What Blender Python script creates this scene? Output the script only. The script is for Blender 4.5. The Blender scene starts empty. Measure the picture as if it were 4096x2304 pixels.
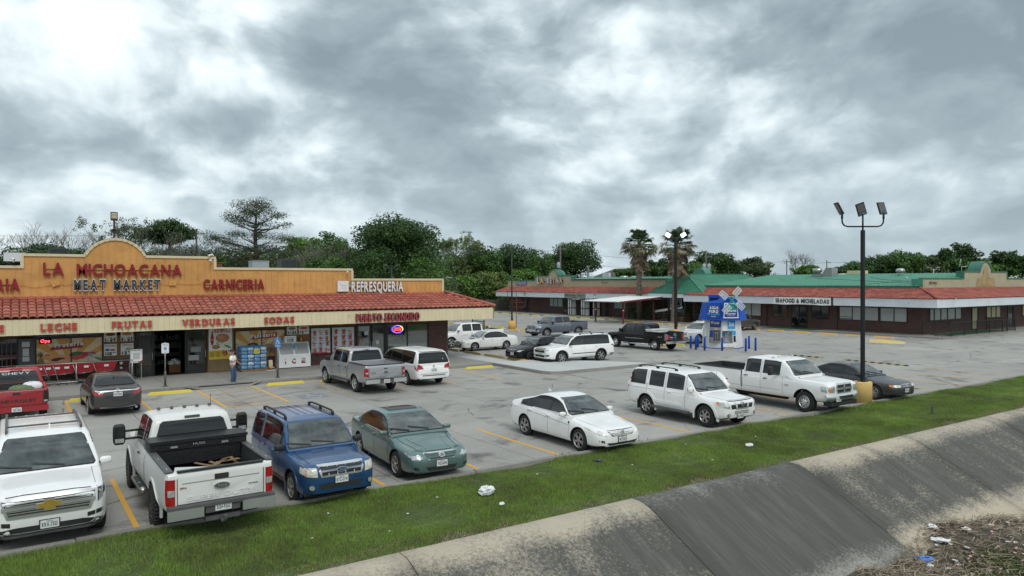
import bpy,bmesh,math,random
from math import sin,cos,pi,hypot,sqrt,atan2,asin,floor,radians,copysign,tan
import numpy as np
import mathutils
from mathutils import Matrix
Vc=getattr(mathutils,'Vector')
from mathutils.bvhtree import BVHTree
sc=bpy.context.scene
def VZ(z):return Vc((0,0,z))
def newmat(n):
 m=bpy.data.materials.new(n);m.use_nodes=True;t=NT(m.node_tree);t.n.clear();return m,t
R=radians
rnd=random.Random(7)
# camera
cam_d=bpy.data.cameras.new('camera');cam=bpy.data.objects.new('camera',cam_d)
sc.collection.objects.link(cam);sc.camera=cam
cam_d.sensor_width=36;cam_d.lens=36*2919.5/4096;cam_d.clip_start=.1;cam_d.clip_end=6000
def _cam():
 yaw,p,r=R(55.5517),R(.4375),R(.1607)
 F=Vc((cos(p)*cos(yaw),cos(p)*sin(yaw),-sin(p)))
 R0=Vc((sin(yaw),-cos(yaw),0));D0=F.cross(R0)
 Rr=R0*cos(r)+D0*sin(r);D=D0*cos(r)-R0*sin(r)
 m=Matrix((Rr,-D,-F)).transposed().to_4x4();m.translation=VZ(5.03)
 cam.matrix_world=m
_cam()
# world
w=bpy.data.worlds.new('World');sc.world=w;w.use_nodes=True
SUN_EL,SUN_AZ=48,258
class NT:
 def __init__(s,nt):s.nt=nt;s.n=nt.nodes;s.l=nt.links
 def node(s,t,**k):
  n=s.n.new(t)
  for a,b in k.items():
   if a=='inp':
    for i,v in b.items():
     if isinstance(v,bpy.types.NodeSocket):s.l.new(v,n.inputs[i])
     elif v is not None:n.inputs[i].default_value=v
   else:setattr(n,a,b)
  return n
 def math(s,op,a,b=None,c=None,clamp=False):
  n=s.node('ShaderNodeMath',operation=op,use_clamp=clamp,inp={0:a})
  if b is not None:
   if isinstance(b,bpy.types.NodeSocket):s.l.new(b,n.inputs[1])
   else:n.inputs[1].default_value=b
  if c is not None:
   if isinstance(c,bpy.types.NodeSocket):s.l.new(c,n.inputs[2])
   else:n.inputs[2].default_value=c
  return n.outputs[0]
 def vmath(s,op,a,b=None):
  n=s.node('ShaderNodeVectorMath',operation=op,inp={0:a})
  if b is not None:
   if isinstance(b,bpy.types.NodeSocket):s.l.new(b,n.inputs[1])
   else:n.inputs[1].default_value=b
  return n
 def ramp(s,f,stops,interp='LINEAR'):
  n=s.node('ShaderNodeValToRGB',inp={0:f});cr=n.color_ramp;cr.interpolation=interp
  while len(cr.elements)<len(stops):cr.elements.new(.5)
  for e,(p,c)in zip(cr.elements,stops):
   e.position=p;e.color=(c,c,c,1)if isinstance(c,(int,float))else(*c,1)
  return n.outputs[0]
 def noise(s,vec,scale,detail=4,rough=.55,dist=0.):
  n=s.node('ShaderNodeTexNoise',inp={'Scale':scale,'Detail':detail,'Roughness':rough,'Distortion':dist})
  if vec is not None:s.l.new(vec,n.inputs['Vector'])
  return n.outputs['Fac']
 def out(s,x):s.node('ShaderNodeOutputMaterial',inp={0:x})
 def mix(s,f,a,b,blend='MIX'):
  n=s.node('ShaderNodeMix',data_type='RGBA',blend_type=blend)
  for i,v in((0,f),(6,a),(7,b)):
   if isinstance(v,bpy.types.NodeSocket):s.l.new(v,n.inputs[i])
   else:n.inputs[i].default_value=v if i==0 else((*v,1)if len(v)==3 else v)
  return n.outputs[2]
def build_world():
 t=NT(w.node_tree);w.node_tree.nodes.clear()
 sky=t.node('ShaderNodeTexSky',sky_type='NISHITA',sun_disc=False)
 sky.sun_elevation=R(SUN_EL);sky.sun_rotation=R(90-SUN_AZ)
 bg1=t.node('ShaderNodeBackground',inp={0:sky.outputs[0],1:.08})
 tc=t.node('ShaderNodeTexCoord');d=tc.outputs['Generated']
 sep=t.node('ShaderNodeSeparateXYZ',inp={0:d})
 z=t.math('ADD',t.math('MAXIMUM',sep.outputs[2],0),.09)
 px=t.math('DIVIDE',sep.outputs[0],z);pyy=t.math('DIVIDE',sep.outputs[1],z)
 pv=t.node('ShaderNodeCombineXYZ',inp={0:px,1:pyy}).outputs[0]
 warp=t.node('ShaderNodeTexNoise',inp={'Vector':pv,'Scale':.35,'Detail':3.})
 pv2=t.vmath('ADD',pv,t.vmath('SCALE',warp.outputs['Color']).outputs[0]).outputs[0]
 for n in t.n:
  if n.type=='VECT_MATH' and n.operation=='SCALE':n.inputs[3].default_value=.9
 lat=t.vmath('MULTIPLY',d,(1.0,1.0,1.55)).outputs[0]
 wl=t.node('ShaderNodeTexNoise',inp={'Vector':lat,'Scale':2.4,'Detail':4.})
 lw=t.vmath('ADD',lat,t.vmath('MULTIPLY',t.vmath('SUBTRACT',wl.outputs['Color'],(.5,.5,.5)).outputs[0],(.20,.20,.22)).outputs[0]).outputs[0]
 big=t.noise(lw,2.3,2,.45);mid=t.noise(lw,5.0,5,.52);fine=t.noise(lw,12.,7,.55)
 pl=t.noise(pv2,1.3,5,.5)
 v=t.math('ADD',t.math('MULTIPLY',big,.30),t.math('MULTIPLY',mid,.38))
 v=t.math('ADD',v,t.math('MULTIPLY',fine,.16))
 v=t.math('ADD',v,t.math('MULTIPLY',pl,.10))
 up=t.noise(t.vmath('ADD',lw,(0,0,.055)).outputs[0],5.0,5,.52)
 v=t.math('ADD',v,t.math('MULTIPLY',t.math('SUBTRACT',mid,up),.32))
 v=t.math('ADD',t.math('MULTIPLY',t.math('SUBTRACT',v,.47),1.45),.50)
 def dirpx(u,vv):
  m=cam.matrix_world
  q=m.to_3x3()@Vc(((u-2048)/2919.5,-(vv-1152)/2919.5,-1));return q.normalized()
 for u,vv,k,a in CLOUDS:
  q=dirpx(u,vv)
  dq=t.vmath('SUBTRACT',t.vmath('MULTIPLY',d,(1,1,2.2)).outputs[0],(q.x,q.y,q.z*2.2)).outputs[0]
  l2=t.vmath('DOT_PRODUCT',dq,dq).outputs['Value']
  g=t.math('POWER',2.718,t.math('MULTIPLY',l2,-k))
  v=t.math('ADD',v,t.math('MULTIPLY',g,a))
 col=t.ramp(v,[(.28,(.225,.285,.325)),(.40,(.32,.39,.43)),(.48,(.46,.54,.58)),(.55,(.65,.74,.775)),(.62,(.83,.91,.93)),(.70,(.93,.99,1.0))])
 hz=t.ramp(sep.outputs[2],[(0.,1.),(.05,.75),(.16,.18),(.30,0.)])
 col=t.mix(t.math('MULTIPLY',hz,.50),col,(.44,.53,.585))
 bg2=t.node('ShaderNodeBackground',inp={0:col,1:CLOUD_K})
 mx=t.node('ShaderNodeMixShader',inp={0:.94,1:bg1.outputs[0],2:bg2.outputs[0]})
 out=t.node('ShaderNodeOutputWorld',inp={0:mx.outputs[0]})
CLOUD_K=1.16
CLOUDS=[(1150,110,15,-.17),(1700,250,30,-.09),(1650,620,22,-.085),(2050,760,45,-.05),(3400,560,20,-.08),(3300,10,12,-.14),(3900,60,16,-.09),(150,480,30,-.07),(2600,130,40,-.05),(250,120,14,.10),(2180,90,40,.15),(3000,260,22,.12),(850,380,18,.09),(2700,420,20,.07),(3950,330,30,.04),(600,640,40,.03),(2450,520,60,-.05)]
build_world()
sun_d=bpy.data.lights.new('sun','SUN');sun=bpy.data.objects.new('sun',sun_d);sc.collection.objects.link(sun)
sun_d.energy=1.3;sun_d.angle=R(24);sun_d.color=(1,.96,.9)
_sd=Vc((cos(R(SUN_EL))*cos(R(SUN_AZ)),cos(R(SUN_EL))*sin(R(SUN_AZ)),sin(R(SUN_EL))))
sun.rotation_euler=_sd.to_track_quat('Z','Y').to_euler()
vs=sc.view_settings;sc.display_settings.display_device='sRGB'
vs.view_transform='Standard';vs.look='None';vs.gamma=1;vs.use_curve_mapping=False;vs.exposure=.12
# materials
M={}
def mat(name,col,rough=.7,metal=0.,var=.12,scale=3.,bump=0.,bscale=40.,coat=0.,emt=None,spec=.5,dirt=None,coords='Object',streak=None,randv=0.,alpha=None):
 m=bpy.data.materials.new(name);m.use_nodes=True;t=NT(m.node_tree);m.node_tree.nodes.clear()
 tc=t.node('ShaderNodeTexCoord').outputs[coords]
 if streak:tc=t.vmath('MULTIPLY',tc,streak).outputs[0]
 c=(*col,1)
 b=t.node('ShaderNodeBsdfPrincipled',inp={'Roughness':rough,'Metallic':metal,'Base Color':c})
 try:b.inputs['Coat Weight'].default_value=coat;b.inputs['Coat Roughness'].default_value=.06;b.inputs['Specular IOR Level'].default_value=spec
 except Exception:pass
 cs=None
 if var>0:
  n=t.noise(tc,scale,5,.6)
  lo=tuple(x*(1-var)for x in col);hi=tuple(min(1,x*(1+var))for x in col)
  cs=t.ramp(n,[(.32,lo),(.68,hi)])
 if dirt:
  dc,ds,d0,d1=dirt
  n2=t.noise(tc,ds,6,.65,.3)
  f=t.ramp(n2,[(d0,0.),(d1,1.)])
  cs=t.mix(f,cs if cs is not None else col,dc)
 if randv:
  oi=t.node('ShaderNodeObjectInfo').outputs['Random']
  mr=t.node('ShaderNodeMapRange',inp={0:oi,3:1-randv,4:1+randv}).outputs[0]
  hs=t.node('ShaderNodeHueSaturation',inp={'Value':mr,'Color':cs if cs is not None else c});cs=hs.outputs[0]
 if cs is not None:t.l.new(cs,b.inputs['Base Color'])
 if bump:
  nb=t.noise(tc,bscale,4,.6)
  bp=t.node('ShaderNodeBump',inp={'Strength':bump,'Distance':.02,'Height':nb});t.l.new(bp.outputs[0],b.inputs['Normal'])
 if emt:
  b.inputs['Emission Color'].default_value=(*emt[0],1);b.inputs['Emission Strength'].default_value=emt[1]
 t.out(b.outputs[0])
 M[name]=m;return m
mat('pwhite',(.84,.84,.83),.32,0,.03,1.5,coat=.6)
mat('pwhited',(.72,.72,.70),.4,0,.06,1.5,coat=.3,dirt=((.45,.43,.38),2.2,.60,.85))
mat('paint_red',(.30,.012,.018),.35,0,.08,1.5,coat=.6)
mat('paint_graphite',(.055,.055,.053),.3,.4,.06,1.5,coat=.7)
mat('paint_darkgrey',(.06,.06,.066),.33,.4,.06,1.5,coat=.6)
mat('paint_blue',(.022,.085,.22),.3,.35,.08,1.5,coat=.7)
mat('paint_teal',(.13,.21,.20),.3,.45,.06,1.5,coat=.7)
mat('paint_silver',(.46,.47,.49),.33,.55,.05,1.5,coat=.6)
mat('paint_gunmetal',(.125,.145,.175),.3,.45,.05,1.5,coat=.7)
mat('paint_black',(.006,.006,.007),.3,0,.05,1.5,coat=.25,spec=.3)
mat('paint_taupe',(.12,.115,.11),.35,.45,.05,1.5,coat=.5)
mat('gdark',(.008,.009,.010),.06,0,0,spec=.6)
mat('gtint',(.016,.019,.020),.05,0,.5,2.2,spec=.6)
mat('gscreen',(.055,.068,.068),.06,0,.8,2.2,spec=.8,coat=.5)
mat('chrome',(.66,.67,.68),.34,.85,.05,4)
mat('alloy',(.42,.42,.42),.34,.8,.1,6)
mat('dark_alloy',(.05,.05,.052),.45,.4,.1,6)
mat('rubber',(.018,.018,.018),.85,0,.25,12,bump=.3,bscale=60)
mat('tblack',(.02,.02,.021),.55,0,.2,5)
mat('tgrey',(.085,.085,.085),.6,0,.15,5)
mat('well_black',(.010,.010,.010),.95,0,0)
mat('lamp_red',(.33,.008,.010),.18,0,.25,14,coat=.8)
mat('lclear',(.50,.52,.52),.12,.35,.3,14,coat=.9)
mat('lhazy',(.62,.60,.50),.25,.1,.2,9,coat=.6)
mat('lamp_amber',(.75,.20,.03),.2,0,.1,9,coat=.8)
mat('plate',(.66,.68,.68),.4,0,.05,20)
mat('plate_ink',(.02,.02,.03),.5,0,0)
mat('seam',(.03,.03,.03),.9,0,0)
mat('seam_soft',(.28,.28,.275),.9,0,0)
mat('badge_gold',(.62,.40,.08),.3,.6,.1,8)
mat('blue_blob',(.02,.17,.55),.4,0,.1,8)
mat('cloth_white',(.72,.72,.74),.9,0,.06,6)
mat('cloth_green',(.12,.17,.08),.9,0,.15,6)
mat('cardboard',(.20,.13,.07),.9,0,.2,6)
mat('bed_liner',(.03,.03,.032),.85,0,.3,9,bump=.3,bscale=80)
mat('diamond_plate',(.022,.022,.024),.4,.5,.4,30,bump=.8,bscale=45)
# object helpers
def link(o):sc.collection.objects.link(o);return o
def tag(o,label=None,cat=None,group=None,kind=None):
 if label:o['label']=label
 if cat:o['category']=cat
 if group:o['group']=group
 if kind:o['kind']=kind
 return o
def tg(name,label,cat,loc=(0,0,0),rz=0.,group=None,scale=1.):
 o=bpy.data.objects.new(name,None);link(o);o.location=loc;o.rotation_euler=(0,0,rz);o.scale=(scale,)*3
 o.empty_display_size=.2
 return tag(o,label,cat,group)
def mesh_obj(name,me,parent=None,mats=()):
 o=bpy.data.objects.new(name,me);link(o)
 if parent is not None:o.parent=parent
 for m in mats:
  if m not in[x for x in me.materials]:me.materials.append(m)
 return o
def raw(name,V,F,mats,parent=None,smooth=False,mi=None):
 me=bpy.data.meshes.new(name);me.from_pydata([tuple(v)for v in V],[],[tuple(f)for f in F])
 for m in(mats if isinstance(mats,(list,tuple))else[mats]):me.materials.append(M[m]if isinstance(m,str)else m)
 if mi:me.polygons.foreach_set('material_index',mi)
 if smooth:me.polygons.foreach_set('use_smooth',[True]*len(me.polygons))
 me.update();return mesh_obj(name,me,parent)
def npmesh(name,V,F,mats,parent=None,smooth=False):
 """numpy quads/tris mesh, F (n,k)"""
 me=bpy.data.meshes.new(name);n,k=F.shape
 me.vertices.add(len(V));me.vertices.foreach_set('co',np.asarray(V,np.float32).ravel())
 me.loops.add(n*k);me.loops.foreach_set('vertex_index',F.astype(np.int32).ravel())
 me.polygons.add(n);me.polygons.foreach_set('loop_start',np.arange(n,dtype=np.int32)*k)
 try:me.polygons.foreach_set('loop_total',np.full(n,k,np.int32))
 except Exception:pass
 if smooth:me.polygons.foreach_set('use_smooth',np.ones(n,bool))
 for m in(mats if isinstance(mats,(list,tuple))else[mats]):me.materials.append(M[m]if isinstance(m,str)else m)
 me.update(calc_edges=True);me.validate();return mesh_obj(name,me,parent)
class MB:
 def __init__(s):s.V=[];s.F=[];s.mi=[]
 def add(s,V,F,mi=0):
  o=len(s.V);s.V+=[tuple(v)for v in V];s.F+=[tuple(i+o for i in f)for f in F];s.mi+=[mi]*len(F);return s
 def box(s,x0,x1,y0,y1,z0,z1,mi=0,rz=0.,c=None):
  V=[(x,y,z)for z in(z0,z1)for y in(y0,y1)for x in(x0,x1)]
  if rz:
   cx,cy=c or((x0+x1)/2,(y0+y1)/2);a,b=cos(rz),sin(rz)
   V=[(cx+(x-cx)*a-(y-cy)*b,cy+(x-cx)*b+(y-cy)*a,z)for x,y,z in V]
  return s.add(V,[(0,2,3,1),(4,5,7,6),(0,1,5,4),(2,6,7,3),(0,4,6,2),(1,3,7,5)],mi)
 def ob3(s,c,ex,ey,ez,hx,hy,hz,mi=0):
  c,ex,ey,ez=map(Vc,(c,ex,ey,ez))
  V=[c+ex*a*hx+ey*b*hy+ez*d*hz for d in(-1,1)for b in(-1,1)for a in(-1,1)]
  return s.add(V,[(0,2,3,1),(4,5,7,6),(0,1,5,4),(2,6,7,3),(0,4,6,2),(1,3,7,5)],mi)
 def bar(s,a,b,wd,ht=None,mi=0):
  a,b=Vc(a),Vc(b);d=(b-a);L=d.length
  if L<1e-6:return s
  d/=L;up=VZ(1)if abs(d.z)<.9 else Vc((0,1,0));y=up.cross(d).normalized();z=d.cross(y)
  return s.ob3((a+b)/2,d,y,z,L/2,wd/2,(ht or wd)/2,mi)
 def tube(s,pts,r,n=8,mi=0,caps=True):
  pts=[Vc(p)for p in pts];rs=r if isinstance(r,(list,tuple))else[r]*len(pts)
  o=len(s.V);ref=None
  for i,p in enumerate(pts):
   d=(pts[min(i+1,len(pts)-1)]-pts[max(i-1,0)]).normalized()
   if ref is None:ref=d.orthogonal().normalized()
   ref=(ref-d*ref.dot(d)).normalized();y=d.cross(ref)
   for k in range(n):
    a=2*pi*k/n;s.V.append(tuple(p+(ref*cos(a)+y*sin(a))*rs[i]))
  for i in range(len(pts)-1):
   for k in range(n):
    s.F.append((o+i*n+k,o+i*n+(k+1)%n,o+(i+1)*n+(k+1)%n,o+(i+1)*n+k));s.mi.append(mi)
  if caps:
   s.F.append(tuple(o+k for k in reversed(range(n))));s.mi.append(mi)
   q=o+(len(pts)-1)*n;s.F.append(tuple(q+k for k in range(n)));s.mi.append(mi)
  return s
 def lth(s,prof,c=(0,0,0),axis='z',n=24,mi=0,sx=1.,sy=1.,caps=True):
  o=len(s.V);c=Vc(c)
  for r,h in prof:
   for k in range(n):
    a=2*pi*k/n;x,y=r*cos(a)*sx,r*sin(a)*sy
    s.V.append(tuple(c+(Vc((x,y,h))if axis=='z' else Vc((x,h,y))if axis=='y' else Vc((h,x,y)))))
  for i in range(len(prof)-1):
   for k in range(n):
    f=(o+i*n+k,o+i*n+(k+1)%n,o+(i+1)*n+(k+1)%n,o+(i+1)*n+k)
    s.F.append(f if axis!='y' else f[::-1]);s.mi.append(mi)
  for i,rev in((0,True),(len(prof)-1,False)):
   if caps and prof[i][0]>1e-4:
    f=[o+i*n+k for k in range(n)]
    if rev!=(axis=='y'):f.reverse()
    s.F.append(tuple(f));s.mi.append(mi)
  return s
 def prs(s,poly,P,mi=0):
  """poly 2D list; P(u,v,t) -> point for t in 0,1"""
  n=len(poly);a=[P(u,v,0)for u,v in poly];b=[P(u,v,1)for u,v in poly]
  F=[tuple(range(n))[::-1],tuple(range(n,2*n))]+[(i,(i+1)%n,n+(i+1)%n,n+i)for i in range(n)]
  return s.add(a+b,F,mi)
 def rbox(s,c,hx,hy,hz,p=.45,n=12,m=8,mi=0,rz=0.):
  o=len(s.V);f=lambda t:copysign(abs(t)**p,t)
  ca,sa=cos(rz),sin(rz)
  for i in range(m+1):
   th=-pi/2+pi*i/m
   for k in range(n):
    a=2*pi*(k+.5)/n;x,y,z=hx*f(cos(th))*f(cos(a)),hy*f(cos(th))*f(sin(a)),hz*f(sin(th))
    s.V.append((c[0]+x*ca-y*sa,c[1]+x*sa+y*ca,c[2]+z))
  for i in range(m):
   for k in range(n):
    s.F.append((o+i*n+k,o+i*n+(k+1)%n,o+(i+1)*n+(k+1)%n,o+(i+1)*n+k));s.mi.append(mi)
  return s
 def mk(s,name,mats,parent=None,smooth=False,**kw):
  if not isinstance(mats,(list,tuple)):mats=[mats]
  o=raw(name,s.V,s.F,mats,parent,smooth,s.mi if len(mats)>1 else None)
  return tag(o,**kw)if kw else o
def bx(x0,x1,y0,y1,z0,z1,name,mats,parent=None,**k):return MB().box(x0,x1,y0,y1,z0,z1).mk(name,mats,parent,**k)
def copy_tree(o,parent=None):
 c=o.copy();link(c)
 if parent is not None:c.parent=parent
 for ch in list(o.children):copy_tree(ch,c)
 return c
 # lettering
_gl={}
def glyph(ch,bold=0.,shear=0.):
 k=(ch,bold,shear)
 if k in _gl:return _gl[k]
 cu=bpy.data.curves.new('t','FONT');cu.body=ch;cu.size=1;cu.offset=bold;cu.shear=shear;cu.resolution_u=3
 cu.fill_mode='FRONT'
 ob=bpy.data.objects.new('t',cu);sc.collection.objects.link(ob)
 dg=bpy.context.evaluated_depsgraph_get();me=ob.evaluated_get(dg).to_mesh()
 V=[(v.co.x,v.co.y)for v in me.vertices];F=[tuple(p.vertices)for p in me.polygons]
 ob.evaluated_get(dg).to_mesh_clear();bpy.data.objects.remove(ob);bpy.data.curves.remove(cu)
 FF=[]
 for f in F:
  a=sum(V[f[i]][0]*V[f[(i+1)%len(f)]][1]-V[f[(i+1)%len(f)]][0]*V[f[i]][1]for i in range(len(f)))
  FF.append(f if a>0 else f[::-1])
 r=(V,FF,min(v[0]for v in V),max(v[0]for v in V))if V else([],[],0,0)
 _gl[k]=r;return r
def layout(text,bold,shear,gap=.09,space=.34):
 x=0;out=[]
 for ch in text:
  if ch==' ':x+=space;continue
  V,F,a,b=glyph(ch,bold,shear);out.append((ch,x-a));x+=(b-a)+gap
 return out,x-gap
CAP=.70
def lett(text,P,width,height,depth,mats,parent=None,name='lettering',bold=.012,shear=0.,separate=False,gap=.09,space=.34,flat=False,**kw):
 """P(u,v,t): u 0..width to the right, v up, t outwards (m). mats: [face, side]"""
 lay,tot=layout(text,bold,shear,gap,space);sx=width/tot;sy=height/CAP
 mb=MB();res=[]
 for ch,x in lay:
  V,F,a,b=glyph(ch,bold,shear)
  if separate:mb=MB()
  fr=[P((vx+x)*sx,vy*sy,depth)for vx,vy in V]
  mb.add(fr,F,0)
  if not flat:
   cnt={}
   for f in F:
    for i in range(len(f)):
     e=(f[i],f[(i+1)%len(f)]);cnt[e]=1
   bd=[e for e in cnt if(e[1],e[0])not in cnt]
   bk=[P((vx+x)*sx,vy*sy,0)for vx,vy in V];n=len(V)
   mb.add(fr+bk,[(q,p,p+n,q+n)for p,q in bd],1 if len(mats)>1 else 0)
  if separate:res.append(mb.mk('letter',mats,parent))
 if not separate:
  return mb.mk(name,mats,parent,**kw)
 return res
 # vehicles
def stab(tab,sm=.06):
 xs=np.array([p[0]for p in tab],float);vs=np.array([p[1]for p in tab],float);o=np.argsort(xs);xs,vs=xs[o],vs[o]
 k=np.linspace(-1.6,1.6,9);wt=np.exp(-k*k)
 def f(x):
  q=np.clip(x+k*sm,xs[0],xs[-1]);return float((np.interp(q,xs,vs)*wt).sum()/wt.sum())
 return f
def catmull(P,n):
 P=np.array(P,float);d=np.r_[0,np.cumsum(np.linalg.norm(np.diff(P,axis=0),axis=1)**.5)];out=[]
 for t in np.linspace(0,d[-1],n):
  i=min(max(np.searchsorted(d,t,'right')-1,0),len(P)-2);u=(t-d[i])/(d[i+1]-d[i])
  p0,p1,p2,p3=P[max(i-1,0)],P[i],P[i+1],P[min(i+2,len(P)-1)]
  c=.5*((2*p1)+(-p0+p2)*u+(2*p0-5*p1+4*p2-p3)*u*u+(-p0+3*p1-3*p2+p3)*u**3);out.append(.55*c+.45*(p1*(1-u)+p2*u))
 return np.array(out)
def loft(rings):
 n=len(rings[0]);V=[p for r in rings for p in r];F=[]
 for i in range(len(rings)-1):
  for k in range(n):F.append((i*n+k,i*n+(k+1)%n,(i+1)*n+(k+1)%n,(i+1)*n+k))
 F.append(tuple(range(n))[::-1]);F.append(tuple((len(rings)-1)*n+k for k in range(n)))
 return V,F
class Car:
 def __init__(s,name,label,cat,loc,heading,S,paint,group=None):
  s.S=S;s.t=tg(name,label,cat,loc,R(heading),group);s.paint=paint
  s.L,s.W,s.H=S['L'],S['W'],S['H'];s.h=s.L/2
  s.fa=s.h-S['fo'];s.ra=s.fa-S['wb'];s.r=S.get('r',.34)
  s.body()
 def body(s):
  S=s.S;h=s.h;w=s.W/2
  ZT,ZS,ZB=stab(S['zt'],S.get('sm',.03)),stab(S['zs'],.03),stab(S['zb'],.1)
  WD=stab(S['wd'],.04);s.ZT,s.ZS,s.WD=ZT,ZS,WD
  xs=sorted(set([round(q,3)for q in list(np.linspace(-h+.2,h-.2,34))+[-h,-h+.02,-h+.06,-h+.12,h-.16,h-.12,h-.09,h-.06,h-.03,h-.015,h]]))
  rings=[];fl=S.get('flat',0)
  for x in xs:
   e=h-abs(x);k=1-(.10 if e<.001 else .035 if e<.03 else .012 if e<.08 else 0)
   W,zb,zs,zt=WD(x)*w*k,ZB(x),ZS(x),ZT(x)
   if e<.03:zt-=(.035 if e<.001 else .012);zs=min(zs,zt-.01)-(.02 if e<.001 else 0);zb+=(.03 if e<.001 else .01)
   zs=min(zs,zt);q=(zt-zs)
   if fl and x<S['bedx']:
    P=[(0,zb),(.82*W,zb),(.95*W,zb+.05),(.985*W,zb+.2*(zs-zb)),(W,zb+.5*(zs-zb)),(.995*W,zb+.8*(zs-zb)),(.985*W,zt-.03),(.96*W,zt),(.5*W,zt),(0,zt)]
   else:
    P=[(0,zb),(.82*W,zb),(.94*W,zb+.04),(.985*W,zb+.18*(zs-zb)),(W,zb+.45*(zs-zb)),(.995*W,zb+.78*(zs-zb)),(.955*W,zs-.01),(.87*W,zs+.42*q),(.5*W,zs+.88*q),(0,zt)]
   P=catmull(P,19);r=[(x,p[0],p[1])for p in P]+[(x,-p[0],p[1])for p in P[-2:0:-1]]
   rings.append(r)
  V,F=loft(rings)
  mats=[s.paint,'well_black',S.get('bedmat','bed_liner')]
  ob=raw('body',V,F,mats,s.t,True);s.ob=ob
  mb=MB()
  for ax in(s.fa,s.ra):
   for sg in(-1,1):
    y0,y1=sorted((sg*(w-.36),sg*(w+.3)));rr=s.r+S.get('arch',.055)
    mb.lth([(rr,y0),(rr,y1)],(ax,0,s.r+S.get('lift',0)*.4+.01),'y',28,1)
  cut=mb.mk('cut',mats,s.t);mods=[cut]
  if 'bed' in S:
   x0,x1,yw,zf=S['bed'];m2=MB().box(x0,x1,-yw,yw,zf,2.6,2);mods.insert(0,m2.mk('cut2',mats,s.t))
  for c in mods:
   md=ob.modifiers.new('b','BOOLEAN');md.object=c;md.operation='DIFFERENCE';md.solver='EXACT'
   try:md.material_mode='TRANSFER'
   except Exception:pass
  bpy.context.view_layer.update();dg=bpy.context.evaluated_depsgraph_get();me=bpy.data.meshes.new_from_object(ob.evaluated_get(dg));ob.modifiers.clear();ob.data=me
  for c in mods:bpy.data.objects.remove(c)
  bmx=bmesh.new();bmx.from_mesh(me);bmesh.ops.triangulate(bmx,faces=bmx.faces[:],ngon_method='EAR_CLIP')
  bmx.to_mesh(me);bmx.free()
  me.materials.clear()
  for m in mats:me.materials.append(M[m])
  for p in me.polygons:
   c=p.center;mi=0
   for ax in(s.fa,s.ra):
    dd=hypot(c.x-ax,c.z-(s.r+S.get('lift',0)*.4+.01))
    if dd<s.r+S.get('arch',.055)+.012 and abs(c.y)>w-.37 and(p.normal.x*(c.x-ax)+p.normal.z*(c.z-s.r))<-.01*dd and abs(p.normal.y)<.5:mi=1
    if dd<s.r+.04 and abs(abs(c.y)-(w-.36))<.02:mi=1
   if 'bed' in S and S['bed'][0]-.01<c.x<S['bed'][1]+.01 and abs(c.y)<S['bed'][2]+.01 and c.z>S['bed'][3]-.01 and not(p.normal.z>.9 and c.z>S['bed'][3]+.1):mi=2
   if p.normal.z<-.6 and c.z<.5:mi=1
   p.material_index=mi;p.use_smooth=mi==0
  s.split_sharp(me,38)
  bm=bmesh.new();bm.from_mesh(me);s.bv1=BVHTree.FromBMesh(bm);bm.free()
  if 'zr' in S:s.greenhouse()
  vs,fs=[],[]
  for o in[ob]+([s.gh]if 'zr' in S else[]):
   b=len(vs);vs+=[v.co.copy()for v in o.data.vertices];fs+=[tuple(b+i for i in p.vertices)for p in o.data.polygons]
  s.bvh=BVHTree.FromPolygons(vs,fs)
 def split_sharp(s,me,ang):
  bm=bmesh.new();bm.from_mesh(me);a=R(ang)
  ed=[e for e in bm.edges if len(e.link_faces)==2 and e.calc_face_angle(0)>a]
  bmesh.ops.split_edges(bm,edges=ed);bm.to_mesh(me);bm.free()
 def greenhouse(s):
  S=s.S;w=s.W/2;ZR=stab(S['zr'],S.get('smr',.05));s.ZR=ZR
  x0,x1=S['zr'][-1][0],S['zr'][0][0]
  if x0>x1:x0,x1=x1,x0
  wb,wt=S.get('gwb',.93)*w,S.get('gwt',.72)*w;zb=S['belt'];rings=[];HR=S['H']
  xs=list(np.linspace(x0,x1,36));
  if S.get('steep'):xs=sorted(xs+[x0+.02,x0+.05,x0+.08])
  for x in xs:
   zr=max(ZR(x),zb+.012);hh=zr-zb;k=hh/(HR-zb);zlow=min(zb,s.ZT(x))-.10
   W0=wb*(1-.0*abs(x));tw=W0+(wt-W0)*k
   ex=min(abs(x-x0),abs(x1-x));pl=1-.05*max(0,1-ex/.35)**2
   P=[(0,zlow),(W0*pl,zlow),(W0*pl,zb),((W0+(tw-W0)*.5)*pl,zb+(hh)*.46),(tw*pl,zr-hh*.14),(tw*.965*pl,zr-hh*.07),(tw*.86*pl,zr-hh*.028),(tw*.5*pl,zr-hh*.006),(0,zr)]
   P=catmull(P,17);rings.append([(x,p[0],p[1])for p in P]+[(x,-p[0],p[1])for p in P[-2:0:-1]])
  V,F=loft(rings);s.gh=raw('cabin',V,F,[s.paint],s.t,True);s.split_sharp(s.gh.data,50)
  bm=bmesh.new();bm.from_mesh(s.gh.data);s.bv2=BVHTree.FromBMesh(bm);bm.free()
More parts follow.
